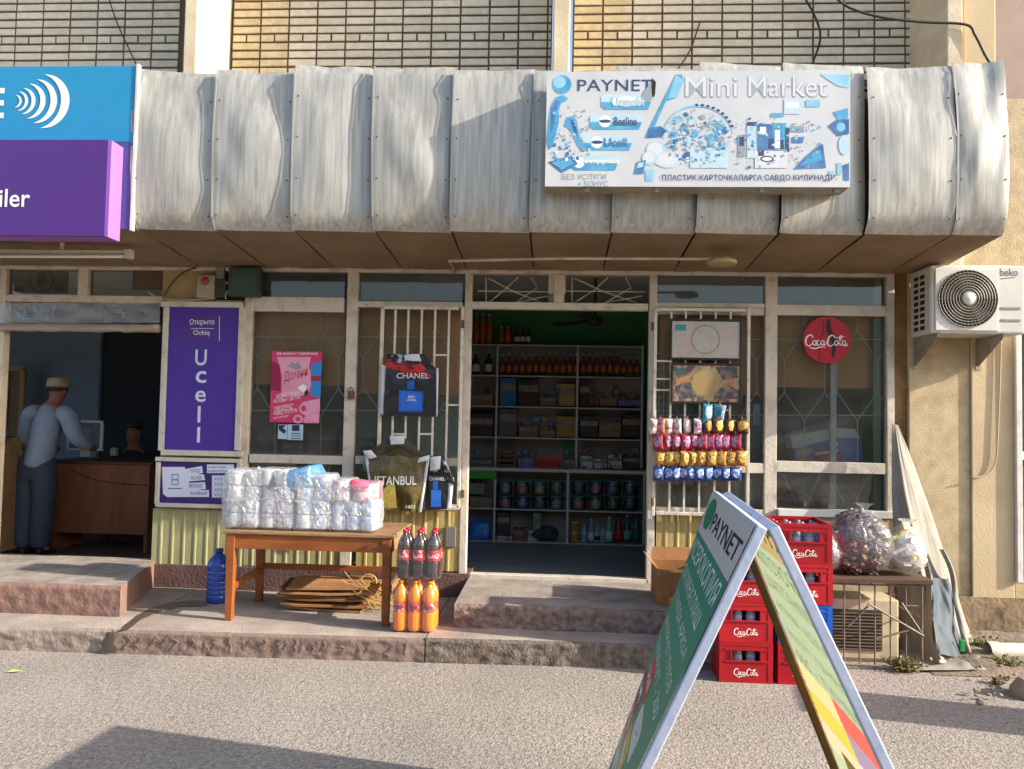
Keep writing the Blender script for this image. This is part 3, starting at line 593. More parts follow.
# crowd of small faded shapes, one joined print per ink
for ink,nm in ((p_pale,14),(p_lb,15),(p_mb,16),(p_db,17),(p_gr,18)):
    mb = MB(); mb.open = True; q = random.Random(nm*3)
    for k in range(95):
        z_ = q.random()
        if z_ < .55: a = q.uniform(0,6.28); r_ = q.random()**.5; cx_,cy_ = 697+34*r_*math.cos(a), 138+28*r_*math.sin(a)
        elif z_ < .85: cx_,cy_ = q.uniform(734,822),q.uniform(118,168)
        else: cx_,cy_ = q.uniform(552,590),q.uniform(105,165)
        n3 = q.choice((3,4,5,6)); s2 = q.uniform(.5,2.2); ro = q.uniform(0,6.28); pts_ = [(cx_+s2*q.uniform(.5,1.3)*math.cos(ro+6.28*t/n3),cy_+s2*.8*q.uniform(.5,1.3)*math.sin(ro+6.28*t/n3)) for t in range(n3)]
        b = len(mb.v); mb.v += [W(x,y,YP)+Vector((0,-.0014-.000001*k-.0001*(nm-14),0)) for x,y in pts_]; mb.f.append(tuple(range(b,b+n3)))
    mb.build('goods_print',ink,BN)['kind'] = 'stuff'
q = random.Random(8)
# printed jars and packs right of the platter
for (a,b,c_,d,mt) in ((738,135,745,157,p_gr),(739,137,744,146,p_nv),(747,125,756,158,p_pale),(747,122,757,126,p_nv),(758,124,772,150,p_db),(760,127,766,134,wht),(773,123,787,150,p_mb),(775,130,780,148,wht),(785,128,789,152,p_nv),(790,126,804,132,p_gr),(792,137,803,143,p_db),(784,99,801,114,p_pale),(786,102,799,108,wht),(771,113,784,117,p_mb),(806,100,820,107,p_lb),(755,151,787,168,MATS['print_emboss_face']),(690,150,728,168,p_pale),(758,150,764,156,p_nv),(768,139,774,149,p_nv),(780,140,784,149,p_nv)):
    art([(a,b),(c_,b),(c_,d),(a,d)],mt,.004+.0001*(a%7),name='pack_print')
art(ell(767,159,7,3.2),p_nv,.006,name='pack_print'); art(ell(767,159,5,1.8),wht,.007,name='pack_print')
art([(794,169),(804,158),(817,147),(823,144),(826,168)],p_db,.004,name='box_print'); art([(800,166),(813,153),(820,150),(822,160)],p_mb,.005,name='box_print')
art([(833,112),(848,108),(848,118),(838,120)],p_mb,.004,name='bowl_print'); art([(828,126),(836,120),(849,119),(849,134),(838,136)],p_db,.004,name='bowl_print'); art(ell(841,127,4.5,4.5),p_lb,.005,name='bowl_print'); art(ell(844,145,5.5,10),p_pale,.004,name='bowl_print')
art([(843,165),(849,163),(849,181),(844,180)],p_db,.004,name='corner_print'); art([(837,163),(841,163),(841,175),(837,175)],p_lb,.004,name='corner_print'); art([(829,171),(834,171),(834,175),(829,175)],p_lb,.004,name='corner_print')
text_px('ПЛАСТИК КАРТОЧКАЛАРГА САВДО КИЛИНАДИ.',662,174.5,837,181.5,YP-.0022,p_nv,BN,weight=.014,spacing=1.05)
art([(652,78),(656,82),(655,95),(653,98),(651,92)],M('tear_dark','#2d2320',.9),.009,name='tear'); art([(641,96),(648,86),(651,82),(652,97),(650,103),(646,101)],p_gr,.0085,name='torn_fold')
# ================================================================== things fixed to the shopfront
def px_box(mb,x0,y0,x1,y1,ya,yb,ref=None):
    """box whose front rectangle is given in pixels on plane ya"""
    a = W(x0,y1,ya); b = W(x1,y0,ya); c = W(x0,y0,ya); d = W(x1,y1,ya); return mb.box((a.x+c.x)/2,(b.x+d.x)/2,ya,yb,(a.z+d.z)/2,(b.z+c.z)/2)
def rect(x0,y0,x1,y1): return [(x0,y0),(x1,y0),(x1,y1),(x0,y1)]
def prt(pts,Y,mat,parent,name='print'): return flat([(W(x,y,Y).x,W(x,y,Y).z) for x,y in pts],Y,mat,parent,name)
def frame_px(parent,x0,y0,x1,y1,w,ya,yb,mat,name='frame'):
    for a in ((x0,y0,x1,y0+w),(x0,y1-w,x1,y1),(x0,y0+w,x0+w,y1-w),(x1-w,y0+w,x1,y1-w)): px_box(MB(),*a,ya,yb).build(name,mat,parent,bev=.003)
alu = M('painted_steel_frame','#c2bcae',.5,'#94896f',10,.6,sharp=(.5,.7)); uv = M('violet_panel','#43288a',.4,'#4d3096',1.5,.6); uv2 = M('dark_violet_panel','#351f66',.4,'#3c2470',2,.5); lil = M('print_lilac_white','#ccd0e2',.5)
o = thing('vertical_sign','tall violet sign panel with vertical white letters in a white frame','sign',W(201,455,-.05)); frame_px(o,160.5,301.5,242,456,5.5,-.07,-.01,alu)
px_box(MB(),166,307,236.5,450.5,-.055,-.012).build('panel',uv,o); t_ = -.058
prt(rect(184,315.5,220,341),-.0565,M('sticker_violet','#4f2a80',.4),o,'sticker')
text_px('Открыто',189.5,319,214.5,326,t_,lil,o,weight=.012); prt(rect(191,328.2,214,328.8),t_,lil,o); text_px('Ochiq',193,330,209.5,336.5,t_,lil,o,weight=.012); prt(rect(219,316,219.7,341),t_,lil,o)
for ch,a in (('U',(195,349.5,207,365.5)),('c',(195.5,371,206.5,383)),('e',(195,390.5,206,402)),('l',(197.3,406,200.8,422.5)),('l',(196.8,427,200.3,442.5))): text_px(ch,*a,t_,lil,o,weight=.012)
rv = MB()
for k in range(12):
    for xx in (163,239.3): p = W(xx,308+k*12.5,-.07); rv.lathe([(.004,0),(.003,.003)],(p.x,p.y,p.z),6,axis='y')
rv.build('rivets',MATS['rivet_dark'],o)['kind'] = 'stuff'
o = thing('tariff_board','dark violet board with pale price stickers below the tall violet sign','sign',W(197,507,-.05)); frame_px(o,155,458,240,508,4,-.07,-.01,alu)
px_box(MB(),159,462,236,504,-.05,-.012).build('panel',uv2,o)
t_ = -.054; prt([(162,467),(185,467),(185,469),(202,466),(203,473),(197,474),(204,474.5),(205,480),(189,481.5),(189,483),(205,482),(206,489),(196,490),(209,490),(209,497),(167,497),(163,494)],t_,lil,o,'sticker')
prt(rect(207,464.5,234,473),t_,lil,o,'sticker'); prt(rect(212,475.5,236,497.5),t_,lil,o,'sticker'); dk = M('print_dark','#2c2b3c',.5)
for s,a in (('GOLD',(190.5,469,200,472.5)),('SILVER',(191,476.3,202,479.5)),('BRONZE',(189,484,202.5,487.5)),('PLATINUM',(190.5,491.8,207,495)),('XXX XX',(214,477,230,480.5)),('XXX YY',(214,482.5,230,486)),('XXX OO',(214,488,230,491.5)),('XXX ZZ',(214,493,230,496.5)),('tariflar haqida',(208,466,226,468.5)),('batafsil maʼlumot',(208,469.5,230,472))): text_px(s,*a,t_-.001,dk,o)
prt(rect(171.5,474,178.5,485),t_-.001,M('print_slate','#7d8296',.5),o); prt(rect(172.5,475,177.5,479),t_-.002,lil,o); prt(rect(172.5,480.5,177.5,484),t_-.002,lil,o); prt(rect(168,488,182,488.8),t_-.001,dk,o)

# ---- pink poster on the left window
pk = M('poster_pink','#c02e5c',.35,'#cf4a74',3,.6); pk2 = M('poster_light_pink','#d78aa6',.35,'#e3a9be',5,.7); pk3 = M('poster_deep','#8d1f44',.35); pbl = M('poster_blue','#2f86c4',.35); prd = M('poster_red','#a81f3c',.35)
o = thing('detergent_poster','pink laundry detergent poster with rolled towels stuck on the window','poster',W(296,424,-.004)); Y = -.006
sx = [(272,351),(322.5,351.5),(319,423.5),(269.5,422)]; mb = MB(); mb.v = [W(x,y,Y) for x,y in sx]+[W(x,y,Y)+Vector((0,.002,0)) for x,y in sx]; mb.f = [(0,1,2,3),(7,6,5,4),(0,4,5,1),(1,5,6,2),(2,6,7,3),(3,7,4,0)]; mb.build('sheet',pk,o)
Y -= .0008; prt([(277,357),(311,357),(309,366),(312,378),(309,395),(281,397),(282,376)],Y,pk2,o); prt([(271.5,361),(280,365),(281,391),(270.5,390)],Y,pk3,o); prt([(311,364),(322,361),(320.5,398),(311,396)],Y,pbl,o); prt(rect(312,376,321,381),Y-.0004,prd,o)
prt([(287,366),(292,362),(295,364),(298,362),(302,368),(296,370)],Y-.0004,M('poster_grey','#9a8aa0',.4),o); Y -= .0008
mb = text('Дохани',(lambda u,v,a=W(284,384,Y),sc=1: (a.x+u,Y,a.z+v+u*.30)),W(307,380,Y).x-W(284,380,Y).x,W(284,372,Y).z-W(284,384,Y).z,prd,o,weight=.004)
prt([(297,388),(303,384),(307,387),(304,393)],Y,wht,o); prt([(304,392),(308,389),(309,394),(305,397)],Y,dk,o)
for s,a in (('ВЫБЕРИ ГОРЯЧИЕ',(277,352.5,318,355)),):text_px(s,*a,Y,wht,o,weight=.01)
def slant(s,x0,yb_,x1,h,mat,par,Y,k=.2): a = W(x0,yb_,Y); text(s,lambda u,v: (a.x+u,Y,a.z+v+u*k),W(x1,yb_,Y).x-a.x,W(x0,yb_-h,Y).z-a.z,mat,par,weight=0)
for s,x0,yb_,x1,h in (('АРОМАТ ГОРНЫХ',276,399,299,4.5),('ПОЛЕВЫХ ЦВЕТОВ',273.5,404,300,4),('НОВАЯ ФОРМУЛА',274,409,293,2.5),('СВЕЖЕСТЬ',274,412.5,292,3.5),('ЧИСТОТА',273.5,416,297,3.8),('всегда',273.5,419.5,288,2)): slant(s,x0,yb_,x1,h,wht,o,Y)
prt([(300,406),(303,402),(320,398.5),(320,412),(306,416),(300,412)],Y,pk2,o); prt(ell(303.5,408.5,4.5,5.5),Y-.0004,pk2,o); prt(ell(303.5,408.5,2.4,3),Y-.0008,pk,o); prt(ell(298,419,5,4.5),Y,pk2,o); prt([(303,420),(305,416.5),(319.5,412.5),(319,422.8),(304,423)],Y-.0004,pk2,o); prt(ell(298,419,2.6,2.2),Y-.0008,pk,o)
sb = M('sticker_pale_blue','#a9c4d6',.4); stk = thing('window_sticker','small pale blue notice stuck on the window below the pink poster','sticker',W(296,440,-.004)); px_box(MB(),287.5,424.5,303,440,-.0075,-.0055).build('sheet',sb,stk); prt(rect(292,425,299.5,431),-.0085,dk,stk); 
for yy in (433,435.5,438): prt(rect(291,yy,301,yy+.8),-.0085,dk,stk)
stk = thing('window_sticker','narrow dark patterned sticker at the lower left of the pink poster','sticker',W(283,439,-.004)); px_box(MB(),278,424.5,287,439,-.007,-.0055).build('sheet',sb,stk); prt([(278.5,425),(286,425),(283,428),(286.5,431),(284,434),(279,430)],-.008,dk,stk)

# ---- barred gate leaves, folded back against the windows
bar_m = M('gate_white_paint','#cfc7b6',.5,'#98886c',12,.7,sharp=(.5,.7)); rusty = M('hinge_rust','#6e5138',.8,'#3f2f23',20,.7)
def gate(name,label,x0,x1,y0,y1,bars,shorts,Y):
    o = thing(name,label,'gate',W((x0+x1)/2,y1,Y)); w = 3.2
    for a in ((x0,y0,x0+w,y1),(x1-w,y0,x1,y1),(x0+w,y0,x1-w,y0+w),(x0+w,y1-w,x1-w,y1)): px_box(MB(),*a,Y-.02,Y+.012).build('frame_bar',bar_m,o,bev=.003)
    for b in bars: px_box(MB(),b-1,y0+w,b+1,y1-w,Y-.008,Y+.005).build('bar',bar_m,o)
    for a,b,y in shorts: px_box(MB(),a,y-.9,b,y+.9,Y-.006,Y+.004).build('cross_bar',bar_m,o)
    for yy in (y0+14,y1-18): px_box(MB(),x1-1 if x0 < 500 else x0-1.5,yy,(x1+2 if x0 < 500 else x0+1),yy+8,Y-.026,Y+.0).build('hinge',rusty,o,bev=.003)
    return o
gate('security_gate','white barred security gate leaf left of the open doorway',378,462,306,508,[393,406,419.5,433,447],[(433,447,355),(447,460,405),(419.5,433,434),(393,406,434),(406,419.5,372),(381,393,404)],-.07)
gate('security_gate','white barred security gate leaf hung with pictures and snack packets',653,750,308,516,[670.5,685,700,715,730],[(656,670,379),(656,670,361),(656,670,390),(730,747,421),(715,730,410)],-.07)
mesh_ = MB()
for k in range(9): mesh_.tube([W(656,362+k*7,-.05),W(672,362+k*7,-.05)],.002,4)
for k in range(3): mesh_.tube([W(659+k*4.5,360,-.05),W(659+k*4.5,423,-.05)],.002,4)
o = mesh_.build('mesh_infill',M('thin_wire','#8b8475',.6),bpy.data.objects['security_gate.001']); o['kind'] = 'stuff'
lk = thing('padlock','rusty padlock hanging on the frame post between the left windows','padlock',W(350.5,399,-.05)); px_box(MB(),347.5,391,354,399,-.06,-.035).build('body',rusty,lk,bev=.004); p = W(350.7,391,-.047); MB().tube([p+Vector((.016*math.cos(R(a)),0,.03*math.sin(R(a)))) for a in range(0,181,30)],.004,6).build('shackle',rusty,lk)

# ---- two pictures on the right gate
blk = M('black_frame','#262220',.5); papr = M('picture_paper','#b8b2a8',.5,'#a89c92',12,.7); grn = M('print_green_dots','#4d7a58',.5); crm = M('print_cream','#b08a68',.5,'#4f4a50',13,.95,sharp=(.47,.53)); gry = M('print_dark_grey','#45434a',.5,'#8a7462',18,.8,sharp=(.48,.6))
o = thing('framed_picture','upper framed pale picture with a green dotted ring on the gate','picture',W(706,361,-.1)); frame_px(o,670,319,742,360,2.2,-.115,-.093,blk); px_box(MB(),672,321.5,740,358,-.108,-.1).build('sheet',papr,o)
prt(rect(675,324.5,686,330.5),-.109,M('print_teal','#3f8f92',.5),o)
for k in range(34): a = 2*math.pi*k/34; prt(ell(705.5+14*math.cos(a),339.5+14*math.sin(a),.9,.9,6),-.109,grn,o)
for k in range(7): prt(rect(676+k*1.2,336+k*1.6,696-k,336.4+k*1.6),-.109,pk2,o,'faint_line'); prt(rect(716+k,333+k*2,733,333.4+k*2),-.109,pk2,o,'faint_line')
o = thing('framed_picture','lower framed collage picture with a cream oval centre on the gate','picture',W(706,404,-.1)); frame_px(o,671,363,742,404,2.2,-.115,-.093,blk); px_box(MB(),673,365.5,740,401.5,-.108,-.1).build('sheet',crm,o)
prt([(716,367),(737,367),(738,378),(728,379),(719,374)],-.109,gry,o); prt([(675,386),(684,383),(694,390),(697,397),(684,399),(677,396)],-.109,gry,o); prt([(713,390),(730,386),(739,391),(738,399),(716,399)],-.109,gry,o); prt([(674,368),(686,368),(688,374),(678,375)],-.109,M('print_teal2','#54706a',.5),o); prt([(674,374),(690,376),(692,382),(676,384)],-.109,M('print_orange_brown','#96603c',.5,'#b09070',20,.8),o); prt([(722,380),(738,378),(738,388),(722,386)],-.109,MATS['print_orange_brown'],o)
prt(ell(706,383,14,13),-.1095,M('print_tan','#a98358',.5,'#8f8a58',25,.7),o)
for k in range(30): a = 2*math.pi*k/30; prt(ell(706+14.5*math.cos(a),383+14*math.sin(a),1.1,1.1,6),-.11,M('print_green2','#6d9a5c',.5),o)

# ---- snack packets clipped in rows on the right gate
def packet_mesh(name,w,h,d=.022,seed=0):
    mb = MB(); mb.open = True
    def f(sgn):
        def F(u,v):
            e = max(0,1-abs(2*u-1)**2.6)*max(0,1-abs(2*v-1)**3.2); cr = .002*math.sin(u*40) if (v < .08 or v > .92) else .003*vnoise(u*5,v*6,seed)
            return ((u-.5)*w*(1-.06*math.sin(math.pi*v)),sgn*d*e**.6+cr,(v-1)*h)
        return F
    mb.grid(f(-1),10,12); mb.grid(f(1),10,12,flip=True); return mb.mesh(name,smooth=True)
def foil(name,c,c2,sc=28): return M(name,c,.28,c2,sc,.9,spec=.6,sharp=(.42,.58))
rows = [('cream and brown crisps packet',[('#d8d3cc','#8c4a3a')]*6,0),('dark brown nuts packet',[('#4a3024','#c99a4a')]*4,0),('red snack packet',[('#b3193a','#d8607a')]*10,1),('golden yellow snack packet',[('#c98a2c','#e3b65a')]*10,2),('blue and white snack packet',[('#23458f','#cfd8e6')]*10,3)]
pkm = {}
def packet(cx,ytop,ybot,wpx,label,mats,key,group,ring=None,rot=0):
    Yk = -.135; top_ = W(cx,ytop,Yk); h = top_.z-W(cx,ybot,Yk).z; w = W(cx+wpx/2,ytop,Yk).x-W(cx-wpx/2,ytop,Yk).x
    o = thing('snack_packet',label,'snack packet',(top_.x,Yk+rnd.uniform(-.012,.004),top_.z-h),group)
    me = packet_mesh('packet',w,h,seed=rnd.random()*50); me.materials.append(mats[0]); b = inst(me,'pouch',o,(0,0,h)); b.rotation_euler = (0,rot,rnd.uniform(-.5,.5)); b.rotation_euler.y += rnd.uniform(-.06,.06)
    if len(mats) > 1:
        e = MB(); e.open = True
        a0_ = rnd.uniform(-.1,.1)*w
        def F(u,v):
            r_ = u; a = v*2*math.pi; jt = 1+.35*vnoise(math.cos(a)*1.7+a0_*90,math.sin(a)*1.7,h*50); x = a0_+w*.36*r_*jt*math.cos(a); z = -h*.45+h*.3*r_*jt*math.sin(a); uu = x/w+.5; vv = z/h+1
            en = max(0,1-abs(2*uu-1)**2.6)*max(0,1-abs(2*vv-1)**3.2); return (x,-.022*en**.6-.003,z)
        e.grid(F,3,14); me2 = e.mesh('emblem',smooth=True); me2.materials.append(mats[1]); i_ = inst(me2,'emblem',b)
    cl = MB().box(-.004,.004,-.008,.006,-.012,.018).mesh('clip'); cl.materials.append(MATS['thin_wire']); inst(cl,'clip',o,(0,0,h))
    return o
gp = 'snack packets on the gate'
cr = foil('foil_cream','#dcd8d2','#9a4c40'); nt_ = foil('foil_dark_brown','#33231c','#6e4028'); em_n = foil('foil_nuts','#c98d3c','#e8b95c',60); rd = foil('foil_red','#8f1128','#a82a48'); em_r = M('emblem_blue','#343a80',.4,'#c98a9a',60,.9,sharp=(.42,.5)); gd = foil('foil_gold','#9c641a','#c08c38'); em_g = M('emblem_brown','#7d4c18',.4,'#e0bc68',60,.9,sharp=(.42,.52)); bl = foil('foil_blue','#162c66','#33508f'); em_b = M('emblem_white','#c3cede',.35,'#3f62a5',60,.9,sharp=(.45,.52)); yl = foil('foil_yellow','#c9a82e','#a83a5c'); tl = foil('foil_teal','#2f8aa0','#1f5f78',16); sv = foil('foil_silver','#a9b8c6','#5c7a94',16)
top_row = [('pale pink crisps packet at the left end of the top row',654,8,cr,None),('yellow crisps packet, second from left in the top row',660.5,9,yl,em_r),('cream crisps packet, third from left in the top row',669,8,cr,None),('cream crisps packet, fourth from left in the top row',677,9,cr,None),('cream crisps packet, fifth from left in the top row',687.5,9,cr,None),('cream crisps packet, sixth from left in the top row',697.5,8.5,cr,em_r),('dark nuts packet just below the teal packet',708,9,nt_,em_n),('dark nuts packet, third from the right end of the top row',718,11,nt_,em_n),('dark nuts packet, second from the right end of the top row',729.5,9,nt_,em_n),('dark nuts packet at the right end of the top row',741.5,12,nt_,em_n)]
for lb,cx,w_,a,b in top_row: packet(cx,418.5,434,w_*1.05,lb,[a,b] if b else [a],lb,gp)
packet(708.5,404,424,12,'teal snack packet hanging below the lower picture',[tl,sv],'t',gp,rot=.12); packet(720,404.5,421,13,'silver grey snack packet hanging beside the teal one',[sv,tl],'s',gp,rot=.1)
for (kind,y0,y1,xs,a,b) in (('red',434,450,[657.5,668,676.5,686,694,701.5,709,717.5,725,735.5],rd,em_r),('golden',451,466,[660.5,669,677.5,685,693,702,711.5,721,731,742],gd,em_g),('blue and white',466.5,481,[658.5,668,676,683.5,691.5,699.5,708,717,726,736],bl,em_b)):
    for k,cx in enumerate(xs): packet(cx,y0+rnd.uniform(-.5,.5),y1+rnd.uniform(-.5,.5),11.2 if k < 9 else 12.5,f'{kind} snack packet, {ORD[k]} from left in its row',[a,b],kind,gp)

# ---- red disc sign on the right window
o = thing('round_sign','round red cola sign with white script on the right window','sign',W(827,362,-.02)); cr_ = W(827,340,-.02); r_ = W(851,340,-.02).x-cr_.x
cola = M('cola_red','#b3141f',.35,'#c01c28',4,.4); MB().lathe([(0,0),(r_*.97,0),(r_,.006),(r_,.012),(0,.012)],(cr_.x,cr_.y+.012,cr_.z),40,axis='y').build('disc',cola,o,smooth=False)
Yd = -.0225; bt = M('bottle_silhouette','#2b0d12',.4); mb = MB(); mb.open = True; ribbon(mb,[(W(x,y,Yd).x,W(x,y,Yd).z) for x,y in ((828.5,319),(829,330),(834,342),(833,357))],.02,.045,fn=lambda u,v: (u,Yd,v)); mb.build('print',bt,o); mb = MB(); mb.open = True; ribbon(mb,[(W(x,y,Yd).x,W(x,y,Yd).z) for x,y in ((823,320),(823.5,331),(819,345),(820.5,360))],.003,.006,fn=lambda u,v: (u,Yd,v)); mb.build('print',bt,o)
a = W(804.5,347,Yd-.001); wl_ = W(848,347,Yd).x-a.x; script_logo(lambda u,v,k: (a.x+u,Yd-.002-k,a.z+v*.95),wl_,wht,o)

# ---- air conditioner outdoor unit and its brackets
YA, YA2 = -.42,-.09
acw = M('ac_white','#cfccc4',.4,'#b6b1a6',6,.5); acg = M('ac_grille','#8a8273',.5); dkk = M('dark_recess','#1f1c19',.9)
x0,x1 = W(930.5,300,YA).x, W(1026,300,YA).x; zb,zt = WZ(970,333.5,YA),WZ(970,265,YA)
o = thing('air_conditioner','white air conditioner outdoor unit on wall brackets at the right','air conditioner',((x0+x1)/2,(YA+YA2)/2,zb))
MB().box(x0,x1,YA,YA2,zb,zt).build('casing',acw,o,bev=.018,seg=3)
fc = W(966.8,299,YA); fr_ = W(997,299,YA).x-fc.x; pr0,pr1 = W(934.5,299,YA).x,W(997.5,299,YA).x
MB().box(pr0,pr1,YA-.012,YA-.001,WZ(966,331,YA),WZ(966,269,YA)).build('fan_panel',acw,o,bev=.008)
MB().lathe([(0,.016),(fr_*.97,.016),(fr_*.99,.013),(0,.013)],(fc.x,YA+0,fc.z),36,axis='y').build('fan_recess',dkk,o)
gr = MB()
for k in range(9): rr = fr_*(.24+.74*k/8); gr.tube([(fc.x+rr*math.cos(2*math.pi*t/36),YA-.022-.01*(1-k/8),fc.z+rr*math.sin(2*math.pi*t/36)) for t in range(37)],.0032,5,caps=False)
for k in range(44): t = 2*math.pi*k/44; gr.tube([(fc.x+fr_*.22*math.cos(t),YA-.028,fc.z+fr_*.22*math.sin(t)),(fc.x+fr_*.62*math.cos(t+.1),YA-.024,fc.z+fr_*.62*math.sin(t+.1)),(fc.x+fr_*.99*math.cos(t+.16),YA-.018,fc.z+fr_*.99*math.sin(t+.16))],.0018,4,caps=False)
gr.build('fan_grille',acg,o); MB().lathe([(0,.042),(fr_*.2,.038),(fr_*.22,.03),(fr_*.22,.02)],(fc.x,YA,fc.z),24,axis='y').build('hub',acw,o,smooth=True)
bl_ = MB()
for k in range(5):
    t = 2*math.pi*k/5; bl_.prism([(fc.x+fr_*.2*math.cos(t),fc.z+fr_*.2*math.sin(t)),(fc.x+fr_*.9*math.cos(t+.1),fc.z+fr_*.9*math.sin(t+.1)),(fc.x+fr_*.9*math.cos(t+.7),fc.z+fr_*.9*math.sin(t+.7)),(fc.x+fr_*.2*math.cos(t+.6),fc.z+fr_*.2*math.sin(t+.6))],YA-.0175,YA-.0165)
bl_.build('fan_blades',M('fan_blade_grey','#5a544a',.6),o)
text_px('beko',1000,268.5,1018,276,YA-.002,M('print_slate2','#4d5566',.4),o,weight=.006); prt([(1000,278.5),(1015,277),(1015,277.6),(1000,279.2)],YA-.002,MATS['print_slate2'],o)
for yy in (307,319): px_box(MB(),1001,yy,1021,yy+2.2,YA-.006,YA+.01).build('louvre',acg,o,bev=.002)
for i_ in range(2):
    for j in range(9): MB().box(x0-.002,x0+.01,YA+.09+.1*i_,YA+.16+.1*i_,zb+.035+.048*j,zb+.065+.048*j).build('side_vent',dkk,o)
for (bx,lab) in ((W(922,345,-.2).x,'steel bracket under the left end of the air conditioner'),(W(985,345,-.2).x,'steel bracket under the right end of the air conditioner')):
    b = thing('wall_bracket',lab,'bracket',(bx,-.08,zb-.24),'air conditioner brackets'); gm = M('bracket_steel','#a8a294',.5,'#7b6a52',8,.6,metal=.3)
    MB().prism([(-.44,zb-.03),(-.44,zb-.004),(-.072,zb-.004),(-.072,zb-.21),(-.1,zb-.22)],bx,bx+.004,'yz').build('gusset',gm,b); MB().box(bx,bx+.04,-.45,-.071,zb-.004,zb).build('arm',gm,b); MB().box(bx,bx+.04,-.076,-.071,zb-.24,zb-.006).build('wall_plate',gm,b)

# ---- things under the canopy
o = thing('tube_lamp','long unlit white tube lamp fixture under the left end of the canopy','lamp',W(60,258,-.75)); Y = -.75
px_box(MB(),-60,249.5,131,252.5,Y,Y+.05).build('housing',alu,o,bev=.004); MB().tube([W(-60,256,Y),W(124,256.5,Y)],.013,10).build('tube',M('tube_white','#ddd8c8',.3),o,smooth=True); px_box(MB(),124,249,130,258,Y-.01,Y+.05).build('end_cap',alu,o,bev=.003); px_box(MB(),60,238,64,250,Y+.02,Y+.03).build('hanger',alu,o)
o = thing('canopy_lamp','oval street lamp head on a thin pipe under the canopy','lamp',W(580,262,-.7)); Y = -.72; pm = M('lamp_pipe','#bda98a',.6,'#8c7554',8,.6)
MB().tube([W(456,272,-.03),W(449,261,Y),W(560,258.5,Y),W(712,259,Y)],.011,8).build('pipe',pm,o,smooth=True)
c = W(722,262,Y); MB().lathe([(0,.03),(.07,.028),(.1,.008),(.105,-.008),(.095,-.02),(0,-.028)],c,28).build('head',M('lamp_head','#a8936b',.55,'#8a744e',6,.6),o,smooth=True)
o = thing('alarm_box','small grey alarm box with a red beacon on the plaster above the violet sign','alarm',W(204,298,-.05)); px_box(MB(),196.5,275,214,297.5,-.08,-.021).build('housing',M('alarm_grey','#a59c8b',.6,'#8a806e',8,.5),o,bev=.006)
c = W(205,281,-.08); MB().lathe([(0,.025),(.022,.02),(.032,.008),(.034,0)],c,20,axis='y').build('beacon',M('beacon_red','#9c4432',.4),o,smooth=True)
gd_ = M('green_box','#3f4a3c',.6,'#2f382e',6,.5)
o = single(px_box(MB(),215,279,226,297,-.06,-.0),'junction_box',gd_,'small dark green box right of the alarm box','junction box',bev=.004)
o = thing('meter_box','dark green meter box above the window beside the violet sign','meter box',W(243,296,-.1)); px_box(MB(),228,267,258.5,296,-.13,-.04).build('housing',gd_,o,bev=.006); px_box(MB(),230.5,269.5,256,293.5,-.138,-.131).build('cover',M('green_cover','#3a5142',.5,'#2f4336',5,.5),o,bev=.004)
o = single(px_box(MB(),215,266,224,279,-.05,-.02),'conduit_box',M('conduit_grey','#8c8371',.6),'pale conduit box above the small green box','junction box',bev=.004)
wire_m = M('black_cable','#2a2622',.6); wire_w = M('white_cable','#b8aa8e',.6)
def cable(pts,Y,r,label,mat=wire_m,name='cable',n=5,cat='cable'):
    P = [Vector((v.x,v.y,0)) for v in smooth_path(pts,n)]; mb = MB(); mb.tube([W(p.x,p.y,Y) for p in P],r,5); return single(mb,name,mat,label,cat,smooth=True)
cable([(164,296),(172,283),(184,272),(196,268)],-.05,.008,'brown cable curling over the plaster beside the alarm box',M('brown_cable','#5a4a38',.6))
cable([(226,282),(231,286),(226,294),(226,299)],-.07,.006,'white cable between the two green boxes',wire_w)
cable([(148,292),(162,299),(190,300),(215,298)],-.06,.006,'thin pale wire sagging above the violet sign',wire_w)
cable([(795,-20),(820,30),(812,66)],YB-.1,.01,'thick dark cable hanging down the brick wall behind the banner'); cable([(832,-5),(850,8),(880,17),(920,22),(965,24.5),(975,35),(985,55),(992,66)],-.02,.011,'black cable strung from the brick wall to the right corner')
cable([(700,22),(690,50),(676,72)],YB-.05,.007,'thin wire slanting across the brick above the banner'); cable([(108,-4),(118,25),(137,66)],YB-.06,.006,'thin wire slanting over the left brick bay')
cable([(1001,330),(1000,380),(998,430),(996,460),(988,474),(972,478)],-.085,.006,'pale cable stapled down the smooth plaster wall',wire_w)
# ---- rolled plastic curtain over the left opening
o = thing('plastic_curtain','rolled clear plastic curtain across the top of the left opening','curtain',W(80,332,.0)); Y = -.045
mb = MB(); mb.open = True; mb.grid(lambda u,v: tuple(W(-110+270*u,303+20*v,Y)+Vector((0,.02*vnoise(u*22,v*2),0))),60,6); mb.build('sheet',film('curtain_film',(.55,.58,.6,1),.35,.2,.8,14),o,smooth=True)
mb = MB(); mb.tube([W(-110+270*k/40,327+1.2*vnoise(k*.7)+2.5*(k/40)-1,Y) for k in range(41)],[.036+.006*vnoise(k*.9,4) for k in range(41)],10); mb.build('roll',M('curtain_roll','#a89a8c',.4,'#7f7468',12,.7,bump=.5,bscale=25,stretch=(.3,2,2)),o,smooth=True)

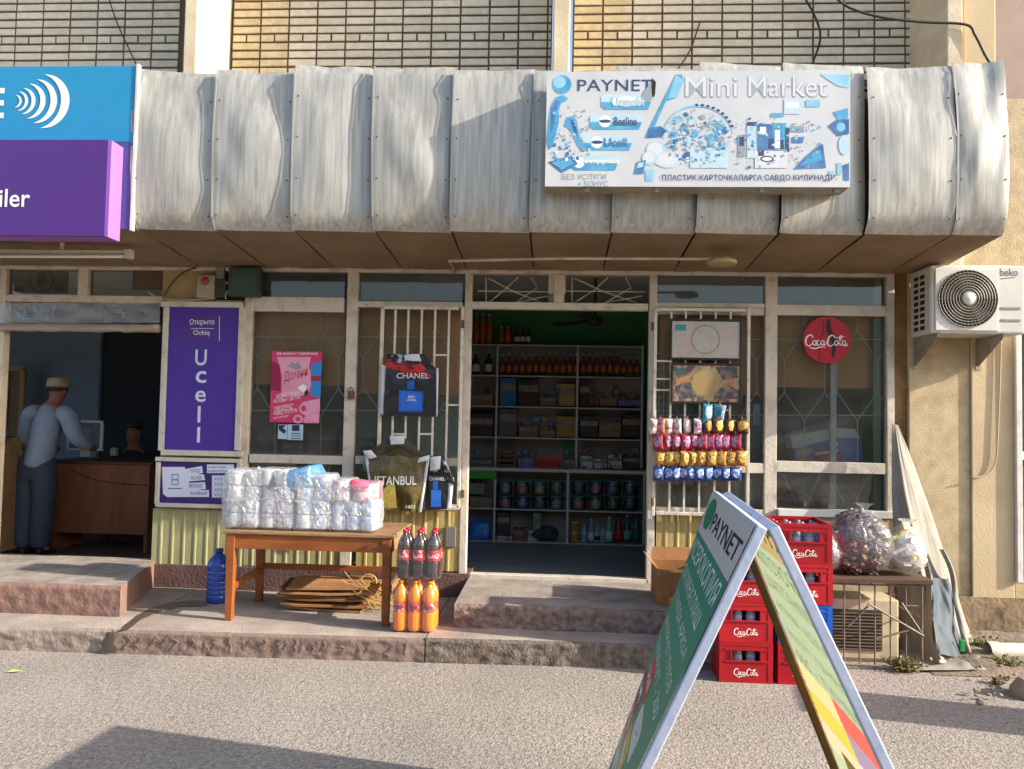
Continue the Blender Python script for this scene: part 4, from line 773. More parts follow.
# ---- carrier bags on the left gate
def sheet_px(poly_fn,Y,nu,nv,amp,seed): 
    mb = MB(); mb.open = True
    def F(u,v):
        x,y = poly_fn(u,v); p = W(x,y,Y); p.y += amp*vnoise(u*3+seed,v*2.5)+amp*.5*vnoise(u*8+seed,v*5)-amp*1.5*math.sin(math.pi*u)*math.sin(math.pi*min(1,v*1.1)); return p
    mb.grid(F,nu,nv); mb.F = F; return mb
bagb = M('bag_black','#17171c',.3,'#22222a',5,.5,spec=.6,bump=.25,bscale=18); bagw = M('bag_white','#cfcfd2',.35,'#b4b4ba',6,.5)
def quad_fn(tl,tr,br,bl): return lambda u,v: ((tl[0]*(1-u)+tr[0]*u)*(1-v)+(bl[0]*(1-u)+br[0]*u)*v,(tl[1]*(1-u)+tr[1]*u)*(1-v)+(bl[1]*(1-u)+br[1]*u)*v)
def on(mb,qf,dy=.004):
    """function from pixels to the bag's front, found through the bag's own quad"""
    def H(px,py,Yb): 
        return None
    return H
o = thing('carrier_bag','black carrier bag with red trim and a blue perfume bottle print on the left gate','bag',W(410,417,-.12)); Y = -.13
sheet_px(quad_fn((386,366),(436,368),(436,417),(383,416)),Y,26,26,.012,1).build('front_panel',bagb,o,smooth=True,thick=.002)
sheet_px(quad_fn((381.5,364),(386,366),(384.5,416),(380.5,413)),Y+.01,4,14,.004,2).build('side_gusset',bagw,o,smooth=True,thick=.002); sheet_px(quad_fn((436,368),(438.5,368),(437.5,416),(436,417)),Y+.01,3,14,.003,3).build('side_gusset',bagw,o,smooth=True,thick=.002)
sheet_px(quad_fn((387,354),(424,354),(436,369),(386,366)),Y,16,8,.01,4).build('folded_top',M('bag_top','#1c1a20',.35,'#c9c9cf',9,.9,sharp=(.52,.6)),o,smooth=True,thick=.002); sheet_px(quad_fn((386.5,359),(420,361),(434,379),(385.5,372)),Y-.004,16,6,.01,6).build('red_trim',M('bag_red','#b3202c',.35,'#2a1216',14,.9,sharp=(.5,.6)),o,smooth=True,thick=.002)
sheet_px(quad_fn((404,355),(419,354),(421,361),(405,361)),Y-.018,6,4,.004,8).build('handle',bagw,o,smooth=True,thick=.002)
Yb = Y-.032; text_px('CHANEL',396.5,373,429,378.5,Yb,M('bag_print_white','#c9cace',.4),o,weight=.01)
pbl2 = M('perfume_blue','#1f4fa8',.3,'#2f74c9',4,.7); prt([(399,390),(423.5,391.5),(423,412),(398.5,411.5)],Yb,pbl2,o); prt(rect(407,381,414.5,389.5),Yb,pbl2,o); prt([(401,392),(421.5,393),(421,410),(400.5,409.5)],Yb-.0005,M('perfume_blue_light','#2f66c2',.3),o); text_px('BLEU',408.5,395.5,414.5,398,Yb-.001,wht,o); text_px('CHANEL',406.5,399,416.5,401,Yb-.001,wht,o)
gld = M('bag_gold','#4a4022',.35,'#6f6236',40,.8,spec=.5,bump=.3,bscale=14); gl2 = M('bag_gold_bright','#8f7c3a',.3,'#b5a25c',40,.8)
o = thing('carrier_bag','large dark gold carrier bag with a city name in white letters on a hanger','bag',W(397,512,-.12)); Y = -.16
sheet_px(quad_fn((366,452),(428,458),(419,512),(376,509)),Y,28,26,.022,11).build('front_panel',gld,o,smooth=True,thick=.002); sheet_px(quad_fn((363.5,450),(367,452),(376,509),(372,500)),Y+.01,4,14,.006,12).build('side_gusset',bagw,o,smooth=True,thick=.002); sheet_px(quad_fn((427,457),(430,455),(421.5,512),(418.5,512)),Y-.005,3,14,.004,13).build('side_gusset',bagw,o,smooth=True,thick=.002)
sheet_px(quad_fn((390,438),(404,437),(428,459),(366,453)),Y,16,8,.012,14).build('folded_top',M('bag_gold_top','#2f2a1c',.35,'#55492a',12,.8),o,smooth=True,thick=.002); sheet_px(quad_fn((389.5,436),(405,435.5),(404,444),(391,444.5)),Y-.02,6,4,.006,15).build('handle',bagw,o,smooth=True,thick=.002)
sheet_px(quad_fn((363,451),(371,450),(377,457),(369,459)),Y-.012,5,4,.006,16).build('white_corner',bagw,o,smooth=True,thick=.002); sheet_px(quad_fn((419,458),(429,455),(429,460),(417,463)),Y-.012,5,4,.006,17).build('white_corner',bagw,o,smooth=True,thick=.002)
MB().tube([W(x,y,Y-.03) for x,y in ((384,453),(392,449),(398,446),(404,449),(413,453))],.006,6).build('hanger',blk,o,smooth=True); Yb = Y-.05
text_px('ISTANBUL',374.5,476,416.5,485,Yb,M('bag_print_white2','#d5d3cc',.4),o,weight=.012); prt([(384,489),(390,483),(395,485),(397,508),(378,508)],Yb,gl2,o); text_px('1453',406,505,415,508.5,Yb,wht,o)
o = thing('carrier_bag','small black carrier bag with a blue bottle print beside the gold bag','bag',W(441,510,-.1)); Y = -.12
sheet_px(quad_fn((428,474),(449,472),(447,509),(425,510)),Y,12,14,.01,21).build('front_panel',bagb,o,smooth=True,thick=.002); sheet_px(quad_fn((430,456),(444,456),(456,485),(428,475)),Y-.004,12,10,.014,22).build('folded_top',MATS['bag_top'],o,smooth=True,thick=.002); sheet_px(quad_fn((430,457),(441,456),(440,469),(430,471)),Y-.025,6,5,.008,23).build('handle',bagw,o,smooth=True,thick=.002); sheet_px(quad_fn((449,474),(454,478),(451,508),(447,509)),Y+.004,4,10,.005,24).build('side_gusset',bagw,o,smooth=True,thick=.002)
Yb = Y-.026; prt(rect(431,490,441,507),Yb,pbl2,o); prt(rect(433,481,438,489.5),Yb,pbl2,o); text_px('CHANEL',429,477,445,480.5,Yb,wht,o)
# ================================================================== things standing outside
def superq(mb,c,a,b,h,e=.35,nu=28,nv=14,nz=0,sd=0,nf=9,taper=None):
    """rounded box-like closed surface; nz crumples it"""
    def pw(x,e): return math.copysign(abs(x)**e,x)
    def F(u,v):
        th = 2*math.pi*u; ph = -math.pi/2+math.pi*v; x = pw(math.cos(ph),e)*pw(math.cos(th),e); y = pw(math.cos(ph),e)*pw(math.sin(th),e); z = pw(math.sin(ph),e)
        k = taper(z) if taper else 1; p = Vector((x*a*k,y*b*k,z*h)); n_ = 1+nz*(vnoise(p.x*nf+sd,p.y*nf,p.z*nf)+.6*vnoise(p.x*nf*2.3+sd,p.y*nf*2.3,p.z*nf*2.3+5))
        return Vector(c)+Vector((p.x*n_,p.y*n_,p.z*(1+nz*.5*vnoise(p.x*nf,p.y*nf+sd,3))))
    mb.grid(F,nu,nv); return mb
# ---- wooden table
tw = M('table_wood','#945426',.5,'#703b17',4,.8,bump=.2,bscale=30,stretch=(.6,4,4)); tw2 = M('worn_table_top','#9a7a55',.7,'#6b4d30',6,.8,bump=.4,bscale=30,stretch=(.7,4,4))
fl = G(230,620,ZP); fr2 = G(384,625,ZP); yF, yK = fl.y, fl.y+.56; xL, xR = fl.x-.03, fr2.x+.03; zt = W(230,530,yF).z
o = thing('table','low brown wooden table stacked with toilet paper on the pavement','table',((xL+xR)/2,(yF+yK)/2,ZP))
MB().box(xL-.035,xR+.035,yF-.03,yK+.03,zt-.022,zt).build('table_top',tw2,o,bev=.004)
MB().box(xL,xR,yF-.012,yF+.012,zt-.125,zt-.0225).build('front_apron',tw,o,bev=.003); MB().box(xL,xR,yK-.012,yK+.012,zt-.125,zt-.0225).build('back_apron',tw,o,bev=.003)
for x in (xL,xR): MB().box(x-.012,x+.012,yF+.013,yK-.013,zt-.125,zt-.0225).build('side_apron',tw2,o,bev=.003)
for x in (xL+.02,xR-.02):
    for y in (yF+.01,yK-.01): s = 1 if x < -1.7 else -1; MB().hexa([(x-.024-.0*s,y-.024,ZP),(x+.024,y-.024,ZP),(x+.024,y+.024,ZP),(x-.024,y+.024,ZP)],[(x-.03,y-.03,zt-.0235),(x+.03,y-.03,zt-.0235),(x+.03,y+.03,zt-.0235),(x-.03,y+.03,zt-.0235)]).build('leg',tw,o,bev=.003)
MB().bar((xL+.02,yK-.01,ZP+.27),(xR-.02,yK-.01,ZP+.27),.03,.04).build('stretcher',tw,o,bev=.003)
for x in (xL+.02,xR-.02): MB().bar((x,yF+.03,ZP+.22),(x,yK-.03,ZP+.24),.03,.045).build('stretcher',tw2 if x > -1.7 else tw,o,bev=.003)
# ---- toilet paper packs
clear = film('pack_film',(.8,.82,.86,1),.42,.14,1.0,26); bluef = film('pack_film_blue',(.12,.42,.75,1),.75,.15,.9,20)
def rollm(n,c2,sc=24,a=.9,sh=(.5,.55)): return M('roll_print_'+n,'#d9d7d6',.6,c2,sc,a,sharp=sh,tint=.03)
r_w = rollm('grey','#8f9aa0'); r_l = rollm('lilac','#8a6f9a'); r_b = rollm('blue','#4a86c6',18,.9,(.48,.58)); r_p = rollm('pink','#c8496e',22); hol = M('roll_core','#8a7a66',.8)
def paper_pack(x0,x1,y0,y1,label,mat,Y=None,depth=2,fm=None,rot=0,yoff=.1,zfix=None):
    Y = yF+.04 if Y is None else Y; a = W(x0,y1,Y); b = W(x1,y0,Y); w,h = b.x-a.x,b.z-a.z; z0 = a.z if zfix is None else zfix
    nx = max(1,round(w/.115)); nz = max(1,round(h/.098)); r = w/nx/2; hh = h/nz; o = thing('toilet_paper_pack',label,'toilet paper',((a.x+b.x)/2,Y+depth*r,z0),'toilet paper on the table')
    cyl = MB().lathe([(.02,.004),(.022,0),(r*.9,0),(r*.985,.008),(r*.985,hh-.012),(r*.9,hh-.004),(.022,hh-.004),(.02,hh-.01)],(0,0,0),18).mesh('roll',smooth=True); cyl.materials.append(mat)
    for i in range(nx):
        for j in range(nz):
            for k in range(depth): inst(cyl,'roll',o,(-w/2+r+2*r*i,-depth*r+r+2*r*k,hh*j+.001),(0,0,rnd.random()*6))
    f_ = MB(); superq(f_,(0,0,h/2),w/2+.018,depth*r+.018,h/2+.012,.24,48,22,.085,rnd.random()*90,16); f_.v = [v for v in f_.v]; me = f_.mesh('wrapper',smooth=True); me.materials.append(fm or clear); inst(me,'wrapper',o)
    # gathered end of the wrapper
    e = MB(); e.open = True; e.grid(lambda u,v: (-w/2-.012-.045*v,(u-.5)*.12*(1-.5*v)+.012*math.sin(u*19),h*.5+.04*(u-.5)*0+(.05*math.cos(u*9)+.02*vnoise(u*6,v*3))*(.4+v)),12,4); me = e.mesh('wrapper_end',smooth=True); me.materials.append(fm or clear); inst(me,'wrapper_end',o)
    o.rotation_euler = (0,rot,rnd.uniform(-.07,.07))
    return o
ztp = zt
def layer_z(k): return zt+.002
L1 = [(223,258,501,529,'lower white toilet paper pack at the left end of the table',r_w),(259,291,501,529,'lower lilac toilet paper pack, second from left on the table',r_l),(293,328,502,530,'lower pale blue toilet paper pack in the middle of the table',r_b),(330,375,503,531,'lower blue and pink toilet paper pack at the right end of the table',r_b)]
L2 = [(225,259,471.5,499.5,'upper white toilet paper pack at the left end of the stack',r_w),(260,291,487,499.5,'thin lilac toilet paper pack on the second stack from left',r_l),(294,329,476,500.5,'upper pale blue toilet paper pack with pink print in the middle',r_b),(330,348,481,501.5,'small white dotted toilet paper pack beside the pink bag',r_p)]
for a in L1: paper_pack(a[0],a[1],a[2],a[3],a[4],a[5],zfix=zt+.014)
for a in L2: paper_pack(a[0],a[1],a[2],a[3],a[4],a[5])
o = paper_pack(259,287,470.5,485.5,'white toilet paper pack with a grey tower print on top of the stack',M('roll_plain','#dcdad6',.6)); 
p = ORG[o.name]; yy_ = W(272,478,yF+.02).y-.03
prt([(268,491),(270,484),(272,478),(273.5,474.5),(275,478),(277,484),(279,491)],yF+.02,M('tower_print','#6f7478',.5),o)
o = paper_pack(288,312,470,488,'bright blue wrapped toilet paper pack lying tilted on top',r_b,fm=bluef,rot=-.25)
o = paper_pack(349,371,485,501.5,'pink wrapped paper pack on the right end of the stack',r_p,fm=film('pack_film_pink',(.85,.55,.62,1),.4,.15,.9,20))
pb = MB(); c = W(359,484,yF+.1); superq(pb,c,.075,.06,.035,.7,22,12,.25,3,14); single(pb,'pink_pouch',M('pink_plastic','#cf3f66',.35,'#e58aa0',14,.7,bump=.4,bscale=25),'crumpled hot pink plastic pouch on top of the paper packs','pouch',smooth=True)
# ---- blue water bottle
bp_ = G(213,604,ZP); bx,by = bp_.x,bp_.y+.08; sc_ = .39/.40
bm_ = M('blue_bottle','#2f55b8',.18,'#3e68c8',3,.5,trans=.35,spec=.6)
o = thing('water_bottle','big ribbed blue plastic water bottle beside the table','bottle',(bx,by,ZP))
pr = [(0,.002),(.07,0),(.083,.01)]
for k in range(6): z = .03+.036*k; pr += [(.085,z),(.085,z+.02),(.080,z+.026),(.080,z+.03)]
pr += [(.085,.25),(.083,.29),(.065,.325),(.04,.35),(.026,.362),(.025,.375)]
MB().lathe(pr,(bx,by,ZP),24).build('body',bm_,o,smooth=True); MB().lathe([(0,.4),(.029,.398),(.03,.376),(.024,.374)],(bx,by,ZP),18).build('cap',M('cap_blue','#24459c',.4),o,smooth=True)
# ---- flattened cardboard and straw under the table
cb = [M('cardboard_%d'%k,c,.85,c2,6,.7,bump=.2,bscale=40) for k,(c,c2) in enumerate((('#a4764a','#86592f'),('#8a6038','#6d4826'),('#5a4028','#46301d'),('#c4b49c','#a08c70')))]
c0 = G(325,612,ZP); q = random.Random(3); cz = ZP
names = ['bottom','second from bottom','third from bottom','fourth from bottom','fifth from bottom','fifth from top','fourth from top','third from top','second from top','topmost']
for k in range(10):
    w,d = q.uniform(.52,.72),q.uniform(.3,.4); ang = q.uniform(-.14,.14); th = .014; tilt = .03*k*.4
    mb = MB(); cu = q.uniform(.0,.008)
    def F(u,v,s): x,y = (u-.5)*w,(v-.5)*d; return (x,y,s+cu*(2*u-1)**2+.006*vnoise(u*3+k*5,v*3))
    mb.grid(lambda u,v: F(u,v,th),10,6); mb.grid(lambda u,v: F(u,v,0),10,6,flip=True)
    n1 = 11*7
    ring_ = list(range(0,11))+[10+11*j for j in range(1,7)]+[76-i for i in range(1,11)]+[66-11*j for j in range(1,6)]
    for i in range(len(ring_)): a,b = ring_[i],ring_[(i+1)%len(ring_)]; mb.f.append((a,a+n1,b+n1,b))
    o = mb.build('cardboard_sheet',cb[(0,1,0,3,1,0,1,0,2,0)[k]],None,smooth=False); o.location = (c0.x-.02+q.uniform(-.07,.05),c0.y+.2+q.uniform(-.02,.04),cz+.004); o.rotation_euler = (q.uniform(.0,.05),q.uniform(-.03,.03),ang); cz += .018
    tag(o,f'flattened brown cardboard sheet, {names[k]} of the pile under the table','cardboard','cardboard under the table')
dkp = G(330,588,ZP); rp = thing('egg_tray','dark corrugated tray with curled cream strips on the cardboard pile','tray',(dkp.x,dkp.y-.06,cz)); MB().box(dkp.x-.16,dkp.x+.12,dkp.y-.13,dkp.y+.05,cz+.01,cz+.03).build('base',cb[2],rp)
for k in range(5): x = dkp.x-.1+.042*k; MB().tube([(x+.02*math.sin(t*1.3),dkp.y-.12+.03*t,cz+.035+.018*math.sin(t*1.1)) for t in range(6)],[.008,.014,.016,.015,.012,.006],6).build('strip',M('cream_strip','#cdb07c',.7,'#a5854f',8,.6),rp,smooth=True)
br = thing('straw_bundle','loose bundle of pale straw stalks beside the cardboard pile','straw',(c0.x+.28,c0.y+.12,ZP)); q = random.Random(9); sm_ = M('straw','#c8a869',.75,'#94743f',8,.7); sb_ = MB()
for k in range(34):
    x,y,z = c0.x+.27+q.uniform(-.08,.1),c0.y+.1+q.uniform(-.1,.2),ZP+.16*q.random(); dx = q.uniform(.1,.32); sb_.tube([(x-.12,y+q.uniform(-.02,.05),z+.1*q.random()+.03),(x+dx*.3,y+q.uniform(-.02,.02),z*.7+.06),(x+dx,y+q.uniform(-.06,.06),ZP+.012+.08*q.random())],[.003,.004,.002],4)
e_ = sb_.build('stalks',sm_,br); e_['kind'] = 'stuff'; lp = MB(); lp.tube([(c0.x+.28+.06*math.cos(R(t)),c0.y+.15,ZP+.2+.05*math.sin(R(t))) for t in range(-20,200,20)],.006,5); lp.build('loop',sm_,br)
# ---- six-packs of big bottles, orange below, cola on top
def bottle_parts(liq,lab,cap,hh=.33,r=.0482):
    body = MB().lathe([(0,.006),(r*.55,0),(r*.92,.012),(r,.035),(r,.12),(r*.93,.135),(r*.93,.2),(r,.215),(r*.98,.235),(r*.75,.275),(r*.36,.3),(r*.3,.31),(r*.3,.318)],(0,0,0),18).mesh('body',smooth=True); body.materials.append(liq)
    la = MB().lathe([(r*.945,.133),(r*.955,.136),(r*.955,.199),(r*.945,.202)],(0,0,0),18).mesh('label',smooth=True); la.materials.append(lab)
    ca = MB().lathe([(0,.334),(r*.34,.333),(r*.36,.33),(r*.36,.314),(r*.3,.312)],(0,0,0),14).mesh('cap',smooth=True); ca.materials.append(cap)
    return body,la,ca
orange = M('orange_drink','#e8780f',.2,'#f08a1c',3,.5,spec=.5,coat=.3); colaq = M('cola_drink','#2a1a18',.12,'#3d2a26',4,.5,spec=.6,coat=.5)
ol = M('orange_label','#c8451c',.35,'#e8c8b0',34,.9,sharp=(.55,.62)); cl_ = M('cola_label','#b01f2e',.35,'#e3c8c8',34,.9,sharp=(.57,.63)); clr = M('clear_top','#c9bdb4',.2,trans=.3)
f0 = G(392.5,631.5,ZP); rr = .0485
def six(loc,label,parts,logo):
    o = thing('bottle_pack',label,'bottle pack',loc,'shrink-wrapped bottle packs')
    for i in range(3):
        for j in range(2):
            b = inst(parts[0],'bottle',o,(rr+2*rr*i,.06+2*rr*j,.001),(0,0,rnd.random()*6)); inst(parts[1],'label',b); inst(parts[2],'cap',b)
    f_ = MB(); f_.open = True
    pts = [(0,.012),(0,.12),(.03,.155),(6*rr-.03,.155),(6*rr,.12),(6*rr,.06),(6*rr-.02,.006),(.02,.006)]
    f_.grid(lambda u,v: (lambda a,b,t: (a[0]*(1-t)+b[0]*t,a[1]*(1-t)+b[1]*t+.0025*vnoise(u*30,v*9),.015+.29*v))(pts[int(u*7.999)],pts[(int(u*7.999)+1)%8],u*8-int(u*7.999)),48,8); me = f_.mesh('shrink_wrap',smooth=True); me.materials.append(film('wrap_film',(.9,.9,.9,1),.06,.1,.8,25)); inst(me,'shrink_wrap',o)
    for i in range(3):
        if logo == 'cola': s = script_logo(lambda u,v,k: Vector(loc)+Vector((rr+2*rr*i-.033+u,.06-rr*.98-.002-k+((u-.033)/.05)**2*.018,.155+v)),.066,wht,o)
        else: s = text('Fanta',lambda u,v: Vector(loc)+Vector((rr+2*rr*i-.03+u,.06-rr*.98-.002+((u-.03)/.05)**2*.018,.15+v+u*.15)),.06,.03,M('fanta_ink','#26307a',.4),o,weight=.02)
    return o
six((f0.x-.005,f0.y-.03,ZP),'lower pack of orange soda bottles standing on the pavement edge',bottle_parts(orange,ol,M('cap_orange','#d8701c',.4)),'fanta')
six((f0.x+.012,f0.y-.01,ZP+.336),'upper pack of cola bottles stacked on the orange soda pack',bottle_parts(colaq,cl_,M('cap_red','#a8202c',.4)),'cola')
# ---- open cardboard box on the doorstep
bx0 = G(658,606,ZS); o = thing('cardboard_box','open brown cardboard box standing at the right of the doorway','box',(bx0.x+.14,bx0.y+.3,ZS)); x0,x1,y0,y1 = bx0.x,bx0.x+.34,bx0.y+.02,bx0.y+.4; h = .25
for nm,a in (('wall',(x0,x1,y0,y0+.006)),('wall',(x0,x1,y1-.006,y1)),('wall',(x0,x0+.006,y0+.007,y1-.007)),('wall',(x1-.006,x1,y0+.007,y1-.007))): MB().box(*a,ZS+.006,ZS+h).build(nm,cb[0],o)
MB().box(x0,x1,y0,y1,ZS,ZS+.005).build('base',cb[1],o); 
fp = MB(); fp.hexa([(x0-.005,y0,ZS+h-.002),(x0+.001,y0,ZS+h-.002),(x0+.001,y1,ZS+h-.002),(x0-.005,y1,ZS+h-.002)],[(x0-.06,y0+.01,ZS+h+.06),(x0-.055,y0+.01,ZS+h+.06),(x0-.055,y1-.01,ZS+h+.06),(x0-.06,y1-.01,ZS+h+.06)]); fp.build('flap',cb[0],o)
MB().hexa([(x0,y1-.003,ZS+h),(x1,y1-.003,ZS+h),(x1,y1+.003,ZS+h),(x0,y1+.003,ZS+h)],[(x0+.01,y1+.02,ZS+h+.09),(x1-.01,y1+.02,ZS+h+.09),(x1-.01,y1+.026,ZS+h+.09),(x0+.01,y1+.026,ZS+h+.09)]).build('flap',cb[0],o); MB().box(x0+.01,x1-.01,y0-.09,y0-.085,ZS+h-.17,ZS+h-.004).build('flap',cb[1],o)

# ---- cola crates and the bottles in them
ca_ = G(746,683,0); CW,CD,CH = .325,.40,.243
crm_ = M('crate_red','#b01722',.4,'#8f121b',5,.6,bump=.1,bscale=30,tint=.06); crb = M('crate_blue','#1f5fc0',.4,'#1a4fa0',5,.5)
def crate_shell(name,mat):
    mb = MB(); t = .012; w,d,h = CW/2,CD/2,CH
    for s in (-1,1):          # end walls with a window, raised rims and corner posts
        y0,y1 = (-d,-d+t) if s < 0 else (d-t,d)
        mb.box(-w+.03,w-.03,y0+.003,y1,.012,.125); mb.box(-w+.03,w-.03,y0+.003,y1,.2,h-.02); mb.box(-w+.03,-.085,y0+.003,y1,.125,.2); mb.box(.085,w-.03,y0+.003,y1,.125,.2)
        mb.box(-w,w,y0,y1,h-.02,h); mb.box(-w,w,y0,y1,0,.012); mb.box(-w+.03,w-.03,y0-.004,y0+.003,.125,.135); mb.box(-w+.03,w-.03,y0-.004,y0+.003,.196,.206)
        mb.box(-.095,-.085,y0-.004,y0+.003,.1352,.1958); mb.box(.085,.095,y0-.004,y0+.003,.1352,.1958)
        for sx in (-1,1): a,b = (-w,-w+.03) if sx < 0 else (w-.03,w); mb.box(a,b,y0,y1,.012,h-.02)
    for s in (-1,1):
        a,b = (-w,-w+t) if s < 0 else (w-t,w); mb.box(a,b,-d+t,d-t,0,.13); mb.box(a,b,-d+t,d-t,.19,h); mb.box(a,b,-d+t,-.07,.13,.19); mb.box(a,b,.07,d-t,.13,.19)
        for k in range(5): yy = -d+.05+k*.075; mb.box((a-.004) if s < 0 else b,a if s < 0 else b+.004,yy,yy+.006,.005,.125)
    mb.box(-w+t,w-t,-d+t,d-t,0,.006)
    for k in range(1,3): x = -w+k*CW/3; mb.box(x-.002,x+.002,-d+t,d-t,.006,.1)
    for k in range(1,4): y = -d+k*CD/4; mb.box(-w+t,w-t,y-.002,y+.002,.006,.0985)
    me = mb.mesh(name); me.materials.append(mat); return me
cs_r,cs_b = crate_shell('crate_shell',crm_),crate_shell('crate_shell_blue',crb)
cgl = M('pale_bottle_glass','#aeb8b8',.15,'#7c8688',10,.6,trans=.35,spec=.6); bcap = M('bottle_cap','#8d9096',.35,metal=.4); blab = M('bottle_label_print','#c9cdd2',.4,'#4a62a8',30,.8)
bme = MB().lathe([(0,.004),(.026,0),(.029,.01),(.029,.06),(.0285,.16),(.025,.185),(.014,.205),(.0125,.212)],(0,0,0),12).mesh('bottle_glass',smooth=True); bme.materials.append(cgl)
bca = MB().lathe([(0,.22),(.013,.219),(.0145,.212),(.0145,.208)],(0,0,0),10).mesh('cap'); bca.materials.append(bcap); bla = MB().lathe([(.0292,.03),(.0295,.032),(.0295,.15),(.0288,.152)],(0,0,0),12).mesh('label'); bla.materials.append(blab)
def crate(x,y,z,rz,label,mesh=cs_r,rowsn=1,desc=''):
    o = thing('bottle_crate',label,'crate',(x,y,z),'stacked bottle crates'); inst(mesh,'shell',o)
    me_o = script_logo(lambda u,v,k: (-.075+u,-CD/2+.0022-k,.04+v),.15,wht,o); ORG[o.name] = Vector(); 
    me_o.data.transform(Matrix.Translation(Vector((x,y,z)))); o.rotation_euler = (0,0,rz)
    for j in range(rowsn):
        for i in range(4):
            lx,ly = -CW/2+.0395+i*(CW-.079)/3,-CD/2+.012+.045+j*.094; v = Matrix.Rotation(rz,3,'Z')@Vector((lx,ly,.0065))
            b = thing('glass_bottle',f'{ORD[i]} bottle from left, {("front","second","third","rear")[j]} row, {desc}','bottle',(x+v.x,y+v.y,z+v.z),'bottles in the crates'); inst(bme,'glass',b); inst(bca,'cap',b); inst(bla,'label',b)
    return o
pos = ['bottom','second from bottom','third from bottom','top']
for k in range(4):
    crate(ca_.x+(0,-.004,.005,-.03)[k],ca_.y+CD/2,k*(CH+.001),(0,.012,-.015,.02)[k],f'{pos[k]} red cola crate in the stack nearer the doorway',rowsn=1 if k < 3 else 4,desc=f'{pos[k]} crate nearer the doorway')
    crate(ca_.x+CW+.03+(0,.006,0,.012)[k],ca_.y+CD/2+(0,.01,.0,.015)[k],k*(CH+.001),(0,-.015,.02,-.06)[k],f'{pos[k]} {"blue" if k == 1 else "red cola"} crate in the stack nearer the wire cage',cs_b if k == 1 else cs_r,rowsn=1 if k < 3 else 4,desc=f'{pos[k]} crate nearer the cage')

# ---- wire cage with a plank on top and an old air conditioner inside
g0 = G(838,668,0); g1 = G(922,672,0); yA_,yB_ = g1.y, g1.y+.5; xL2,xR2 = W(829,620,yA_).x,g1.x; zc = W(880,585,yA_).z
cage_m = M('rusty_wire','#85796a',.6,'#5a4a3c',14,.7,metal=.2)
o = thing('wire_cage','low rusty wire cage with diagonal braces beside the crates','cage',((xL2+xR2)/2,(yA_+yB_)/2,0))
for nm,a,b in [('post',(xL2,yA_,0),(xL2,yA_,zc)),('post',(xR2,yA_,0),(xR2,yA_,zc)),('post',(xL2,yB_,0),(xL2,yB_,zc)),('post',(xR2,yB_,0),(xR2,yB_,zc)),('rail',(xL2,yA_,zc),(xR2,yA_,zc)),('rail',(xL2,yB_,zc),(xR2,yB_,zc)),('rail',(xL2,yA_,zc),(xL2,yB_,zc)),('rail',(xR2,yA_,zc),(xR2,yB_,zc)),('rail',(xL2,yA_,.03),(xR2-.18,yA_,.03)),('rail',(xR2,yA_,zc*.62),(xR2,yB_,zc*.62)),('rail',(xR2-.1,yA_+.05,zc-.14),(xR2,yA_+.05,zc-.14)),('brace',(xL2+.12,yA_,zc*.5),(xL2+.25,yA_,zc*.75)),('brace',(xL2+.25,yA_-.004,zc*.78),(xR2+.01,yA_-.004,zc*.42)),('brace',(xR2-.13,yA_,zc*.8),(xR2,yA_,zc*.45)),('brace',(xR2-.3,yA_,zc*.36),(xR2-.05,yA_,zc*.5))]: MB().tube([a,b],.0065,6).build(nm,cage_m,o)
for k in range(1,6):
    x = xL2+(xR2-xL2)*k/6; MB().tube([(x,yA_+.006,.02),(x,yA_+.006,zc)],.005,6).build('bar',cage_m,o)
    MB().tube([(x,yA_,zc-.012),(x-.03,yA_+.02,zc+.012)],.004,5).build('bar_hook',cage_m,o)
o = single(MB().hexa([(xL2-.08,yA_-.05,zc+.016),(xR2+.06,yA_-.03,zc+.016),(xR2+.08,yB_,zc+.016),(xL2-.08,yB_,zc+.016)],[(xL2-.08,yA_-.05,zc+.042),(xR2+.06,yA_-.03,zc+.046),(xR2+.08,yB_,zc+.046),(xL2-.08,yB_,zc+.042)]),'plank',M('old_plank','#5c4636',.85,'#3f2e22',5,.7,bump=.4,bscale=30,stretch=(.6,4,4)),'dark weathered plank lying on top of the wire cage','plank',bev=.004); zpl = zc+.046
aw0,aw1 = W(826,640,yA_+.16).x,W(899,640,yA_+.16).x; za = W(860,599,yA_+.16).z; ya = yA_+.16
o = thing('old_air_conditioner','old cream air conditioner unit with a louvred front inside the wire cage','air conditioner',((aw0+aw1)/2,ya+.15,0)); acc = M('old_ac_cream','#cbbd9c',.6,'#a39370',5,.7)
MB().box(aw0,aw1,ya,ya+.26,.02,za).build('casing',acc,o,bev=.01); lx0,lx1 = aw0+.02,W(882,640,ya).x; MB().box(lx0,lx1,ya-.004,ya-.001,.08,za-.07).build('grille_recess',M('grille_dark','#3a342b',.8),o)
for k in range(12): z = .085+(za-.16)*k/12; MB().box(lx0,lx1,ya-.012,ya-.0045,z,z+.006).build('louvre',M('louvre_brown','#6b5f4c',.7),o)
MB().box(aw0+.03,aw1-.05,ya+.02,ya+.24,0,.019).build('foot',acc,o)
